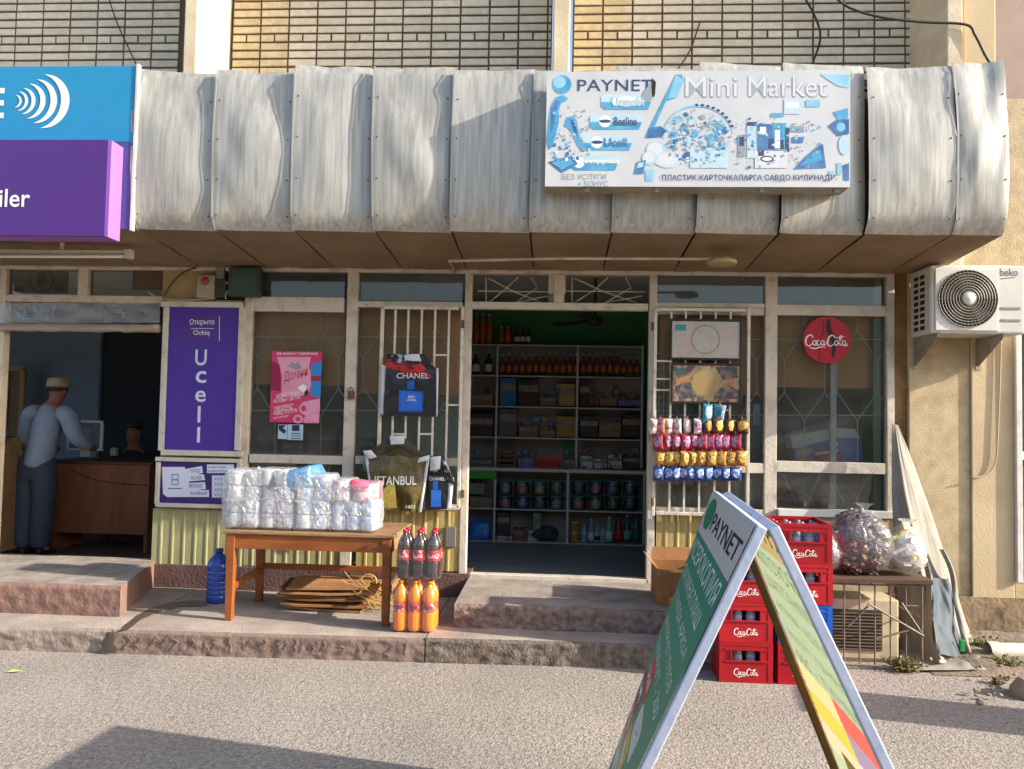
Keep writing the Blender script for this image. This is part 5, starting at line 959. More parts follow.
# ---- plastic bags on the plank
sweet = [M('sweet_%d'%k,c,.35,c2,30,.8,tint=.15) for k,(c,c2) in enumerate((('#5a3824','#7d5636'),('#451c24','#6b2c34'),('#2b2b40','#6d6d80'),('#7d5c3c','#b0a090')))]
def filled_bag(px,py,w,d,h,label,kinds,n,fm,sd,taper,size=.03,name='plastic_bag'):
    c = W(px,py,yA_+.16); c.z = zpl; o = thing(name,label,'plastic bag',c,'plastic bags on the plank'); q = random.Random(sd)
    for kind,mt in enumerate(kinds):
        mb = MB()
        for k in range(n//len(kinds)):
            for _ in range(30):
                x,y,z = q.uniform(-1,1),q.uniform(-1,1),q.uniform(-1,.86)
                if x*x+y*y < .93*taper(z)**2*(1 if z > -.7 else .9): break
            p = Vector((c.x+x*w*.82,c.y+y*d*.82,c.z+h*(z+1)*.5+.012)); a = q.uniform(0,6.28); b = q.uniform(-.7,.7); dv = Vector((math.cos(a)*math.cos(b),math.sin(a)*math.cos(b),math.sin(b)))*size*q.uniform(.7,1.1)
            mb.bar(p-dv,p+dv,size*.9,size*.55)
        e = mb.build('contents',mt,o); e['kind'] = 'stuff'
    f_ = MB(); superq(f_,(c.x,c.y,c.z+h/2+.004),w,d,h/2,.75,40,22,.07,sd,11,taper); f_.build('film',fm,o,smooth=True)
    kn = MB(); kn.open = True; kn.grid(lambda u,v: (c.x+w*.2+(.012+.05*v*v)*math.cos(u*6.28)*(1+.3*math.sin(u*25)),c.y+(.012+.04*v*v)*math.sin(u*6.28),c.z+h*.99-.01+.05*v),20,4); kn.build('knot',fm,o,smooth=True)
    return o
bag_clear = film('bag_clear',(.7,.72,.76,1),.17,.14,1.0,9)
filled_bag(858,572,.225,.16,.43,'big clear bag full of brown wrapped sweets on the plank',sweet,560,bag_clear,5,lambda z: 1-.42*max(0,z)**1.3 if z < .8 else .6,.024)
filled_bag(904,574,.125,.12,.33,'small clear bag with white and yellow packs beside the sweets bag',[M('pack_white','#dad6c8',.5,'#c9c4b4',8,.5),M('pack_yellow','#d0c23c',.5,'#e6e0b0',20,.8,sharp=(.5,.6)),MATS['pack_white']],54,film('bag_clear2',(.9,.88,.84,1),.42,.12,1,10),8,lambda z: 1-.5*max(0,z)**1.4,.05)
filled_bag(822,573,.12,.12,.30,'clear half empty bag between the crates and the sweets bag',[sweet[2]],30,film('bag_clear3',(.85,.87,.9,1),.38,.1,1,12),12,lambda z: 1-.4*max(0,z),.02)
# ---- tarpaulin hanging from the wall corner
def lerp_path(P,t):
    for i in range(len(P)-1):
        if t <= P[i+1][0]: a,b = P[i],P[i+1]; k = (t-a[0])/(b[0]-a[0]); return (a[1]+(b[1]-a[1])*k,a[2]+(b[2]-a[2])*k)
    return P[-1][1:]
TL = [(0,892,424),(.3,892,500),(.6,897,575),(.8,899,622),(1,903,662)]; TR = [(0,898,425),(.15,908,450),(.35,930,510),(.6,950,570),(.8,965,620),(1,982,664)]
tarp = M('grey_white_tarp','#928c81',.8,'#736d63',3,.6,bump=.5,bscale=11); tarp_in = M('tarp_blue_grey','#3f4a53',.7,'#303a42',4,.6,bump=.2,bscale=16)
def tarp_pt(u,v):
    a,b = lerp_path(TL,v),lerp_path(TR,v); x,y = a[0]+(b[0]-a[0])*u,a[1]+(b[1]-a[1])*u
    Y = -.1-.62*v**1.2*(1-.75*abs(u-.45)/.55)-.022*v*math.sin(u*17+4*vnoise(v*2.2,u*2))-.05*v*vnoise(u*3.3+v*1.2,v*3.5)-.03*v*vnoise(u*11,v*6)-.012*v*vnoise(u*20,v*12)-.2*v*v; p = W(x,y,Y); p.z = max(p.z,.012+.01*abs(vnoise(u*9,v*9))); return p
o = thing('tarpaulin','grey white tarpaulin hanging in folds down the plaster wall corner','tarpaulin',(W(940,660,-.6).x,-.6,0))
mb = MB(); mb.open = True; mb.grid(tarp_pt,44,40); mb.build('sheet',tarp,o,smooth=True,thick=.006)
mb = MB(); mb.open = True; mb.grid(lambda u,v: tarp_pt(.42+.4*u+.03*math.sin(v*7),.62+.33*v)+Vector((0,-.07-.03*math.sin(u*9+v*4)-.015*vnoise(u*6,v*6),0)),20,16); mb.build('turned_fold',tarp_in,o,smooth=True,thick=.005)
for (u0,u1) in ((.36,.44),(.8,.88)):
    mb = MB(); mb.open = True; mb.grid(lambda u,v: tarp_pt(u0+(u1-u0)*u+.05*math.sin(v*6),.5+.46*v)+Vector((0,-.10-.035*math.sin(math.pi*u)-.02*math.sin(v*11),0)),10,18); mb.build('hem_fold',tarp,o,smooth=True,thick=.005)
mb = MB(); mb.grid(lambda u,v: (G(900+86*u,650+20*v,.02).x,G(900+86*u,650+20*v,.02).y,.02+.05*abs(vnoise(u*6,v*3))*(1-abs(2*v-1))),24,8); mb.open = True; mb.build('crumpled_hem',tarp,o,smooth=True,thick=.005)
px_box(MB(),960,640,965,652,-.78,-.76).build('green_clip',M('green_plastic','#1f8a3c',.4),o,bev=.005)
# ---- right corner: pipe, rubble, weeds
p0,p1 = G(989,651,.06),G(1090,662,.06); o = thing('plastic_pipe','short white plastic drain pipe lying by the wall at the right','pipe',((p0.x+p1.x)/2,(p0.y+p1.y)/2,0)); pvc = M('pvc_white','#c9c2b3',.45,'#a79f8d',6,.5)
a,b = Vector((p0.x,p0.y,.06)),Vector((p0.x+.9,p0.y+.05,.06)); MB().tube([a,b],.055,20,caps=False).build('tube',pvc,o,smooth=True,thick=.005); MB().tube([a-Vector((.012,0,0)),a+Vector((.06,0,0))],.062,20,caps=False).build('collar',pvc,o,smooth=True,thick=.006)
leafm = [M('weed_leaf_%d'%k,c,.6,c2,8,.6,tint=.2) for k,(c,c2) in enumerate((('#5f6b2e','#86803c'),('#7d6f3c','#5d5228')))]
def weed(px,py,n,spread,h,label,mat,sd,flatleaf=True):
    c = G(px,py,0); o = thing('weed',label,'weed',c); q = random.Random(sd); st_ = MB(); lf = MB()
    for k in range(n):
        a = q.uniform(0,6.28); r_ = spread*q.random()**.6; b = c+Vector((r_*.3*math.cos(a),r_*.3*math.sin(a),0)); t = c+Vector((r_*math.cos(a),r_*.6*math.sin(a),h*q.uniform(.3,1))); st_.tube([b,(b+t)/2+Vector((0,0,.02)),t],[.003,.0025,.001],4)
        for m_ in range(4):
            p = b.lerp(t,.35+.2*m_); dv = Vector((q.uniform(-1,1),q.uniform(-1,1),q.uniform(-.2,.7))).normalized()*q.uniform(.012,.03); sd2 = dv.cross(Vector((q.uniform(-1,1),q.uniform(-1,1),.8))).normalized()*dv.length*.4; i0 = len(lf.v); lf.v += [p,p+dv*.5+sd2,p+dv,p+dv*.5-sd2]; lf.f.append((i0,i0+1,i0+2,i0+3))
    lf.open = True; st_.build('stems',mat,o)['kind'] = 'stuff'; lf.build('leaves',mat,o)['kind'] = 'stuff'
weed(984,652,40,.12,.14,'small green weed growing at the end of the white pipe',leafm[0],1); weed(1008,668,26,.14,.08,'low weed in front of the white pipe',leafm[0],2); weed(905,671,60,.16,.10,'dry brown weed under the right corner of the wire cage',leafm[1],3); weed(998,684,16,.08,.05,'tiny dry weed on the dirt by the tarpaulin',leafm[1],6)
dirt = M('dirt_mound','#8b7a68',.95,'#5d5044',7,.8,bump=1,bscale=40); gm0 = [G(945,668),G(1000,700),G(1100,712),G(1130,650),G(990,640)]
def dm(u,v): 
    x = 2.45+2.6*u; y = -1.05+.95*v; e = min(u*6,1)*min(v*6,1); return (x,y,.004+.05*e*(.5+.5*v)+.03*e*vnoise(x*4,y*4)+.012*e*vnoise(x*14,y*14))
mb = MB(); mb.open = True; mb.grid(dm,50,24); o = struct(mb,'dirt_bank',dirt,smooth=True)
q = random.Random(12); rub = M('rubble','#94866f',.9,'#6d6152',8,.7,bump=.6,bscale=30)
def stone(x,y,s,label,z=0,grp='stones by the right wall'):
    bm = bmesh.new(); bmesh.ops.create_icosphere(bm,subdivisions=2,radius=1)
    for v in bm.verts: n_ = 1+.35*vnoise(v.co.x*1.6+x*9,v.co.y*1.6+y*9,v.co.z*1.6); v.co = Vector((v.co.x*s*n_,v.co.y*s*.8*n_,v.co.z*s*.55*n_))
    me = bpy.data.meshes.new('stone'); bm.to_mesh(me); bm.free(); me.materials.append(rub); o = bpy.data.objects.new('stone',me); COL.objects.link(o); o.location = (x,y,z+s*.3); tag(o,label,'stone',grp)
for k in range(26):
    a = G(q.uniform(975,1024),q.uniform(655,705),.03); stone(a.x,a.y,q.uniform(.008,.022),'small pale stone on the dirt by the right wall',.03)
a = G(1010,692,.02); stone(a.x+.12,a.y,.13,'large flat broken concrete lump at the right edge',.0,'concrete lump')
lt = G(14,672,.003); mb = MB(); mb.open = True; mb.v = [lt+Vector(p) for p in ((-.03,-.02,.004),(.03,-.012,.008),(.035,.02,.004),(-.02,.012,.012))]; mb.f = [(0,1,2,3)]; single(mb,'litter',M('lime_paper','#8fd06a',.5),'scrap of lime green paper lying on the asphalt','litter')
q = random.Random(77); peb = MB()
for k in range(1500):
    x,y = q.uniform(-4.2,4),q.uniform(-4.2,-1.35); s = q.uniform(.002,.0065); i0 = len(peb.v); peb.v += [Vector((x+s*a,y+s*b,c*s)) for a,b,c in ((-1,0,0),(0,-1,.2),(1.1,0,0),(0,.9,.1),(.1,0,.9))]; peb.f += [(i0,i0+1,i0+4),(i0+1,i0+2,i0+4),(i0+2,i0+3,i0+4),(i0+3,i0,i0+4)]
o = peb.build('gravel',M('grit','#857869',.9,'#5b5148',30,.8)); o['kind'] = 'stuff'; tag(o,'loose fine grit scattered over the asphalt','gravel')

# ---- folding pavement sign
fa,na = W(719,491.5,-2.95),W(766,523,-4.0); H = (fa.z+na.z)/2; fa.z = na.z = H; sn = math.tan(R(22.8)); wdir = (na-fa); BWd = wdir.length; wdir.normalize(); side = wdir.cross(Vector((0,0,1))); side = side if side.x < 0 else -side   # towards the left
AF = thing('pavement_sign','folding pavement sign with green photocopy lettering standing in the foreground','sign',((fa.x+na.x)/2,(fa.y+na.y)/2,0))
lb_ = M('sign_frame_pale_blue','#b4bccd',.55,'#98a2b8',9,.5,bump=.15,bscale=30); woodb = M('sign_brown_wood','#6d4f2c',.7,'#4d361c',5,.7,stretch=(3,3,.5))
def leaf(sgn,gap):
    """board frame; returns a function (u across from far end, v down from top, w outward) -> point"""
    t0,t1 = (.352,.453) if sgn > 0 else (.40,.475)        # the old boards are slightly warped: the near end splays more
    out = (side*sgn+Vector((0,0,.41))).normalized(); top_ = fa+side*gap*sgn; L = H*math.sqrt(1+.41**2)
    def Fn(u,v,w): k = v/L*H; return top_+wdir*u+side*sgn*(t0+(t1-t0)*u/BWd)*k-Vector((0,0,k))+out*w
    return Fn,L
TF = .03
for sgn,gap,nm in ((1,.022,'left'),(-1,.035,'right')):
    Fn,L = leaf(sgn,gap); L -= .012
    def slab(u0,u1,v0,v1,w0,w1,name,mat,bev=.004): mb = MB(); mb.hexa([Fn(u0,v1,w0),Fn(u1,v1,w0),Fn(u1,v1,w1),Fn(u0,v1,w1)],[Fn(u0,v0,w0),Fn(u1,v0,w0),Fn(u1,v0,w1),Fn(u0,v0,w1)]); return mb.build(name,mat,AF,bev=bev)
    slab(BWd-.035,BWd,0,L,-TF,0,'frame_bar',lb_); slab(0,.035,0,L,-TF,0,'frame_bar',woodb if sgn < 0 else lb_); slab(.0352,BWd-.0352,0,.035,-TF,0,'frame_bar',lb_); slab(.0352,BWd-.0352,L-.16,L-.12,-TF,-.004,'frame_bar',woodb)
    if sgn > 0:
        hd = M('vinyl_header','#b9b4ae',.5,'#a9a49f',3,.4); gn = M('vinyl_green','#1f7a5e',.5,'#2a8768',3,.5)
        e0 = .012; hv = L*.128
        for (v0,v1,nm_,mt_) in ((.006,hv,'header_face',hd),(hv+.001,L-.02,'face',gn)):
            mb = MB(); mb.open = True; mb.grid(lambda u,v: Fn(e0+(BWd-.012-e0)*u,v0+(v1-v0)*v,.004),24,16); mb.build(nm_,mt_,AF,smooth=True)
        def T(s,u0,u1,v0,v1,mat,wt=.006): text(s,lambda u,v: Fn(u0+u,v1-v,.0055),u1-u0,v1-v0,mat,AF,weight=wt)
        kb = M('ink_black','#241f1d',.5); pw_ = M('ink_pale','#c2d0c4',.5)
        T('PAYNET',.30*BWd,.955*BWd,.045*L,.093*L,kb,.006)
        flat([(Fn(.165*BWd+.11*BWd*math.cos(R(t)),.125*L+.088*L*math.sin(R(t)),.005)) for t in range(0,360,18)],0,M('ball_green','#1f8a50',.4,'#3f7fa0',2,.8,sharp=(.5,.7)),AF,'logo_ball',fn=lambda *a: a) if False else None
        mb = MB(); mb.open = True; mb.v = [Fn(.165*BWd+.115*BWd*math.cos(R(t)),.062*L+.045*L*math.sin(R(t)),.005) for t in range(0,360,18)]; mb.f = [tuple(range(20))]; mb.build('logo_ball',M('ball_green','#1a8048',.4,'#2f7a74',1.5,.6),AF)
        for s,u0,u1,v0,v1 in (('КСЕРОКОПИЯ',.06,.95,.142,.198),('ЛАМИНАТЛАШ',.05,.86,.225,.265),('3 ТИЛДА АРИЗА',.08,.90,.30,.335),('ИНТЕРНЕТ ТЎЛОВ',.10,.90,.37,.405),('2 МИНУТ - 200',.10,.88,.44,.475)): T(s,u0*BWd,u1*BWd,v0*L,v1*L,pw_)
        chips = [(.20,.50,'#b03038','Ucell'),(.06,.575,'#4a4048','UMS'),(.48,.565,'#b9b9b4','Perfect'),(.05,.66,'#c05a48','Mobi'),(.36,.655,'#b9a838','Beeline'),(.05,.745,'#b4b6b4','Uzcard'),(.34,.745,'#b9b9b6','Humo')]
        for i,(u,v,c_,s) in enumerate(chips):
            cu_,cv_ = u*BWd+.12*BWd,v*L+.02*L; mb = MB(); mb.open = True; rx,ry = .15*BWd,.04*L
            mb.v = [Fn(cu_+rx*math.copysign(abs(math.cos(R(t)))**.4,math.cos(R(t))),cv_+ry*math.copysign(abs(math.sin(R(t)))**.4,math.sin(R(t))),.0045) for t in range(0,360,12)]; mb.f = [tuple(range(30))]; mb.build('logo_chip',M('chip_%d'%i,c_,.5),AF); T(s,cu_-rx*.7,cu_+rx*.7,cv_-ry*.45,cv_+ry*.4,kb if c_ in ('#c9c9c4','#c9b838','#b9b9b6','#bfc2c0') else wht)
    else:
        tr_h = translucent('vinyl_back_cream','#b5a47c','#8f7d55',.45); tr_g = translucent('vinyl_back_green','#aab49e','#8c9a80',.42)
        def vin(u0,u1,v0,v1,mat,w=.002,name='vinyl'): mb = MB(); mb.open = True; mb.grid(lambda u,v: Fn(u0+(u1-u0)*u,v0+(v1-v0)*v,w+.002*vnoise(u*4,v*9)),10,14); mb.build(name,mat,AF,smooth=True)
        vin(.036,BWd-.036,.036,L*.128,tr_h); vin(.036,BWd-.036,L*.128,L*.5,tr_g)
        for r_i,row_ in enumerate((('#b8ae80','#b85a50'),('#b8a548','#8a7a90'),('#b5ad90','#c4c0b0'),('#9aa888','#b8805c'))):
            for c_i,cc in enumerate(row_): vin(.036+(BWd-.072)*(0,.45)[c_i],.036+(BWd-.072)*(.45,1)[c_i],L*(.5+.085*r_i),L*(.5+.085*(r_i+1)),translucent('back_'+cc[1:],cc,cc,.42))
        vin(.036,BWd-.036,L*.84,L-.17,tr_g) if L*.84 < L-.18 else None
        kb2 = M('ink_black','#241f1d',.5); tw_ = translucent('vinyl_letters','#d8d8c8','#c8c8b0',.6)
        for s,v0,v1,mt_ in (('PAYNET',.055,.1,kb2),('КСЕРОКОПИЯ',.15,.2,tw_),('ЛАМИНАТЛАШ',.23,.27,tw_),('3 ТИЛДА АРИЗА',.31,.345,tw_),('ИНТЕРНЕТ ТЎЛОВ',.385,.42,tw_),('2 МИНУТ - 200',.455,.49,tw_)): text(s,lambda u,v: Fn(BWd*.93-u,v1*L-v,.0055),BWd*.82,(v1-v0)*L,mt_,AF)
        q = random.Random(2)
        for k in range(0):
            u,v = q.uniform(.12,.7)*BWd,q.uniform(.3,.62)*L; vin(u,u+q.uniform(.06,.2),v,v+q.uniform(.01,.03),tr_h,-.002-.0002*k,'show_through')
        for (u,v,c_) in ((.55,.72,'#c85a50'),(.2,.72,'#c9b458'),(.55,.80,'#7a6a80'),(.2,.80,'#c9c0a0'),(.55,.87,'#d0906a')): vin(u*BWd,(u+.28)*BWd,v*L,(v+.065)*L,translucent('back_chip_'+c_[1:],c_,c_,.3),.006,'outer_chip')
hg = MB(); hg.bar(fa+wdir*.2+Vector((0,0,-.02)),fa+wdir*.26+Vector((0,0,-.02)),.05,.02); hg.build('hinge',rusty,AF); hg = MB(); hg.bar(fa+wdir*.7+Vector((0,0,-.02)),fa+wdir*.76+Vector((0,0,-.02)),.05,.02); hg.build('hinge',rusty,AF)
# ---- unseen board added beyond the right edge to cast the shadow on the asphalt
sp0 = G(1024,722,0); k = 1.25; bo = sp0+Vector((SUN.x,SUN.y,0))*k; o = thing('shadow_board','narrow board on legs added out of view at the right to cast a shadow','board',bo)
nd = Vector((SUN.y,-SUN.x,0)).normalized(); hh = 1.15*.43*2.1
MB().hexa([bo-nd*.2+Vector((0,-.015,.06)),bo+nd*.2+Vector((0,-.015,.06)),bo+nd*.2+Vector((.03,.015,.06)),bo-nd*.2+Vector((.03,.015,.06))],[bo-nd*.2+Vector((0,-.015,hh)),bo+nd*.2+Vector((0,-.015,hh)),bo+nd*.2+Vector((.03,.015,hh)),bo-nd*.2+Vector((.03,.015,hh))]).build('panel',woodb,o)
for s in (-.15,.15): p = bo+nd*s+Vector((.015,0,0)); MB().bar(p,p+Vector((0,0,.0605)),.03).build('leg',woodb,o)
# ================================================================== inside the main shop
YS1, YS0 = 2.0, 1.82
wsh = M('shelf_white','#b9b9b4',.5,'#9a9a94',8,.4); shb = M('shelf_back','#a39d96',.8); shg = M('shelf_green','#2f9a2f',.6)
SU = thing('shelf_unit','tall white metal shelving full of goods against the green back wall','shelving',(W(555,543,YS1).x,YS1+.15,ZS))
xs0,xs1 = W(455,400,YS1).x,W(643,400,YS1).x
def shelf(y,th=1.3,x0=None,x1=None,Y=YS1,d=.36,mat=wsh): z = WZ(555,y,Y); return MB().box(xs0 if x0 is None else x0,xs1 if x1 is None else x1,Y,Y+d,z-th*.0107,z).build('shelf',mat,SU,bev=.002)
for y in (345,376,407,438): shelf(y)
zc_ = WZ(555,469,YS0); MB().box(xs0,xs1+.03,YS0-.02,YS1+.36,zc_-.035,zc_).build('counter',wsh,SU,bev=.004)
for y in (510,543): shelf(y,1.2,Y=YS0,d=.4)
def upright(px,y0,y1,Y,w=2): px_box(MB(),px-w/2,y0,px+w/2,y1,Y-.004,Y+.02).build('upright',wsh,SU)
for px in (496.5,577,642): upright(px,345,468,YS1)
for px in (494.5,567.5,644): upright(px,473,545,YS0)
px_box(MB(),455,345,643,468,YS1+.37,YS1+.38).build('back_panel',shb,SU); px_box(MB(),455,470,645,545,YS0+.41,YS0+.42).build('back_panel',shb,SU)
px_box(MB(),460,471,496,478.5,YS0-.03,YS0-.006).build('green_strip',shg,SU); px_box(MB(),455,544.5,646,551,YS0-.012,YS0+.1).build('plinth',M('shelf_plinth','#6f756f',.5,'#2f332f',14,.9,sharp=(.5,.56)),SU)
px_box(MB(),563.5,440,573,457,YS1+.3,YS1+.31).build('green_board',shg,SU)
amber = M('amber_glass','#7a3c18',.2,'#5a2a10',6,.6,trans=.25,spec=.6); olab = M('bottle_orange_label','#b5622c',.5,'#8f3f1c',20,.6); dkb = M('dark_bottle','#2b2320',.2,spec=.6); grb = M('green_bottle','#1f5a4a',.2,trans=.2); teal = M('teal_plastic','#4f9a98',.4); wcap = M('cap_white','#c8c4bc',.4)
def lathe_me(name,pr,mat,n=12): me = MB().lathe(pr,(0,0,0),n).mesh(name,smooth=True); me.materials.append(mat); return me
BP = [(0,.003),(.9,0),(1,.02),(1,.5),(.95,.58),(.5,.72),(.36,.8),(.34,.94)]
def bottle_set(mat,lab,cap):
    def mk(r,h): return (lathe_me('glass',[(a*r,b*h) for a,b in BP],mat),lathe_me('label',[(r*1.01,.12*h),(r*1.03,.13*h),(r*1.03,.42*h),(r*1.01,.43*h)],lab),lathe_me('cap',[(0,h),(r*.4,h*.995),(r*.42,h*.93),(r*.34,h*.925)],cap))
    return mk
def put_bottle(px,ybase,hpx,wpx,Y,kind,label,grp,cache={}):
    b = W(px,ybase,Y); h = W(px,ybase-hpx,Y).z-b.z; r = (W(px+wpx/2,ybase,Y).x-b.x); key = (kind[0].name,round(h,3),round(r,3))
    if key not in cache: cache[key] = bottle_set(*kind)(r,h)
    o = thing('bottle',label,'bottle',(b.x,b.y,b.z+.001),grp)
    for n_,m_ in zip(('glass','label','cap'),cache[key]): inst(m_,n_,o)
    return o
ab = (amber,olab,wcap); n_ = 21
for k in range(n_): put_bottle(502+k*6.75,374.6,20.5 if k < 18 else 17,5.9,YS1+.12,ab,f'amber bottle with an orange label, {ORD[k] if k < 20 else "last"} from left on the bottle shelf','bottles on the second shelf')
for k in range(2): put_bottle(475.5+13*k,374.6,23,8,YS1+.12,(dkb,wcap,wcap),f'{"left" if k == 0 else "right"} dark bottle on the short shelf by the left edge of the doorway','dark bottles')
def box_item(x0,y0,x1,y1,Y,d,mat,label,cat='box',name='box',rz=0,lid=None,group=None):
    a = W(x0,y1,Y); b = W(x1,y0,Y); o = thing(name,label,cat,((a.x+b.x)/2,Y+d/2,a.z+.001),group); MB().box(a.x,b.x,Y,Y+d,a.z+.001,b.z).build('carton',mat,o,bev=.003)
    h = b.z-a.z; MB().box(a.x+.003,b.x-.003,Y-.0025,Y-.0005,a.z+h*.55,a.z+h*.8).build('print',lid or M('carton_print','#8f8676',.6,'#5a5246',18,.8),o)
    MB().box((a.x+b.x)/2-.012,(a.x+b.x)/2+.012,Y+.002,Y+d-.002,b.z+.0002,b.z+.001).build('tape',M('carton_tape','#9a8258',.4),o)
    return o
cbn = M('carton_brown','#8a6a4a',.8,'#6d5136',6,.6); cbl = M('carton_blue','#2f6a9a',.6,'#245a86',6,.6); cgr = M('carton_grey','#6b625c',.8,'#544c46',6,.6); ccr = M('carton_cream','#b09058',.7,'#8f7242',12,.7); cdk = M('carton_dark','#3a2c26',.7,'#4f3b30',10,.6); cyl_ = M('carton_yellow','#a5803a',.7,'#7d5c24',12,.7); cpu = M('carton_indigo','#3f4690',.6,'#7078b0',16,.8); cwh = M('carton_white','#b5b2ac',.7,'#3b3a40',12,.9,sharp=(.5,.56))
Y = YS1+.04; S2 = [(500,378,516,406,cbl,'blue carton, first on the third shelf from the top'),(518.5,380,538.5,406,cdk,'dark display case with pale edges beside the blue carton'),(540,397,556,406,cgr,'low grey carton right of the dark display case'),(559,384,575,406,ccr,'cream patterned carton in the middle of the third shelf'),(580,382,590,406,cdk,'dark narrow carton right of the middle upright'),(600,398.5,617,406,cbn,'low brown carton on the right half of the third shelf'),(618,400,641,406,cpu,'flat indigo packs at the right end of the third shelf'),(468,394,493,406,cbn,'brown carton at the left end of the third shelf'),
 (499,409,517,437,cgr,'tall grey carton at the left of the fourth shelf'),(519,426,538.5,437,cbn,'brown carton with a fold on the fourth shelf'),(539.5,430,555,437,cbn,'low brown carton beside the yellow carton'),(556.5,417,576,437,cyl_,'yellow patterned carton left of the middle upright'),(580,417,598,437,cdk,'dark brown carton right of the middle upright on the fourth shelf'),(599,422,621,437,cbn,'wide brown carton on the right of the fourth shelf'),(622,415,641,437,cdk,'dark carton at the right end of the fourth shelf'),(468,414,493,437,cdk,'dark carton at the left end of the fourth shelf'),
 (580,456,593,468.6,cwh,'first folded white and black pack on the counter shelf'),(594,459,607,468.6,cwh,'second folded white and black pack on the counter shelf'),(608,455,622,468.6,cwh,'third folded white and black pack on the counter shelf'),(623,456,640,468.6,cdk,'last dark folded pack on the counter shelf'),(563,459,575.5,468.6,cgr,'small grey carton right of the red crate'),(517.5,457.5,534.5,468.6,cpu,'indigo and white packs left of the red crate'),(468,459,493,468.6,cgr,'flat grey cartons at the left end of the counter')]
for x0,y0,x1,y1,m_,lb in S2: box_item(x0,y0,x1,y1,Y+rnd.uniform(0,.05) if y1 < 450 else YS1-.03,.16+rnd.uniform(0,.06),m_,lb,group='cartons on the shelves')
o = thing('wooden_rack','brown slatted wooden rack on the counter','rack',W(507,468.6,YS1-.05)); wb_ = M('rack_brown','#6d4228',.6,'#4f2e1a',8,.6)
for k in range(4): px_box(MB(),498,449+k*5,516,451.5+k*5,YS1-.05,YS1+.1).build('slat',wb_,o)
for xx in (498,514): px_box(MB(),xx,448,xx+2,468.5,YS1-.055,YS1-.0505).build('upright',wb_,o)
o = thing('plastic_crate','small red plastic crate on the counter shelf','crate',W(548,468.6,YS1-.08)); pr_ = M('crate_inside_red','#b5281c',.5)
px_box(MB(),535,466.5,561.5,468.6,YS1-.08,YS1+.12).build('base',pr_,o); px_box(MB(),535,456.5,561.5,459.5,YS1-.08,YS1-.06).build('rim',pr_,o)
for k in range(9): px_box(MB(),535+k*3.13,459.6,536.6+k*3.13,466.4,YS1-.078,YS1-.065).build('slat',pr_,o)
px_box(MB(),536,460,561,466,YS1+.1,YS1+.115).build('back',pr_,o)
# more small goods filling the shelves
q = random.Random(31); inks = [('red','#a5302a','#d8a090'),('amber','#a8742c','#d8b070'),('white','#b5b0a6','#6a6a70'),('brown','#7a4c2c','#a57a50'),('blue','#34589a','#90a8d0'),('green','#3f7a44','#98b888'),('orange','#b85a24','#e0a070'),('maroon','#6b2430','#a86a70'),('tan','#a08458','#c8b088'),('grey','#77736c','#a8a49c')]
gm_ = [M('goods_'+n_,a,.6,b,26,.9,sharp=(.46,.56),tint=.12) for n_,a,b in inks]; cnt = {}
for (nm,yb,top) in (('second',374.8,352),('third',405.8,383),('fourth',436.8,413),('counter',468.3,447)):
    for (xa_,xb_) in ((466,495),(498,575.5),(579,641)):
        x = xa_
        while x < xb_-4:
            w = q.uniform(4.5,10); w = min(w,xb_-x)
            if nm != 'second' and q.random() < .93:
                i = q.randrange(len(inks)); cnt[(inks[i][0],nm)] = cnt.get((inks[i][0],nm),0)+1; hgt = q.uniform(.45,1)*(yb-top)
                box_item(x+.2,yb-hgt,x+w-.3,yb,YS1+.255,.06,gm_[i],f'small {inks[i][0]} pack, {ORD[cnt[(inks[i][0],nm)]-1]} {inks[i][0]} one from left at the back of the {nm} shelf','pack','goods_pack',group='small packs at the back of the shelves')
            x += w
# jars of sweets
jg = glass('jar_glass',(.86,.92,.9,1),.05); jl = M('jar_lid','#3f7d74',.5)
cont = [M('sweets_%d'%k,c,.5,c2,60,.9,sharp=(.42,.58)) for k,(c,c2) in enumerate((('#8a3f44','#c99aa0'),('#39406e','#8088b8'),('#6d6a70','#2b2b3a'),('#5a7a70','#8fa89c'),('#a5504a','#d0908a'),('#a58a58','#d0b888'),('#5a5a34','#86804a'),('#2b2b38','#5a5a68')))]
jar_b = MB().lathe([(.9,0),(1,.03),(1,.86),(.9,.95),(.86,1)],(0,0,0),14).mesh('jar',smooth=True); jar_b.materials.append(jg); jar_l = MB().lathe([(0,1.08),(.9,1.075),(.93,1.0),(.9,.985)],(0,0,0),14).mesh('lid',smooth=True); jar_l.materials.append(jl)
for row in range(2):
    for k in range(8):
        cx = (504.5+17.3*k) if k < 4 else (578.5+17.4*(k-4)); yb = 509 if row == 0 else 494.5; Yj = YS0+.1+.0*row; b = W(cx,yb,Yj); r = W(cx+7.6,yb,Yj).x-b.x; h = W(cx,yb-12.6,Yj).z-b.z
        o = thing('sweets_jar',f'{"lower" if row == 0 else "upper"} glass jar of sweets, {ORD[k]} from left under the counter','jar',(b.x,b.y,b.z+.001+row*.004),'glass jars of sweets')
        inst(jar_b,'glass',o,scale=(r,r,h)); inst(jar_l,'lid',o,scale=(r,r,h)); f_ = MB().lathe([(.0,.03),(.86*r,.03*h),(.93*r,.1*h),(.92*r,h*(.55+.2*rnd.random())),(0,h*.72)],(0,0,0),12).mesh('sweets',smooth=True); f_.materials.append(cont[(k+3*row)%8]); inst(f_,'sweets',o)
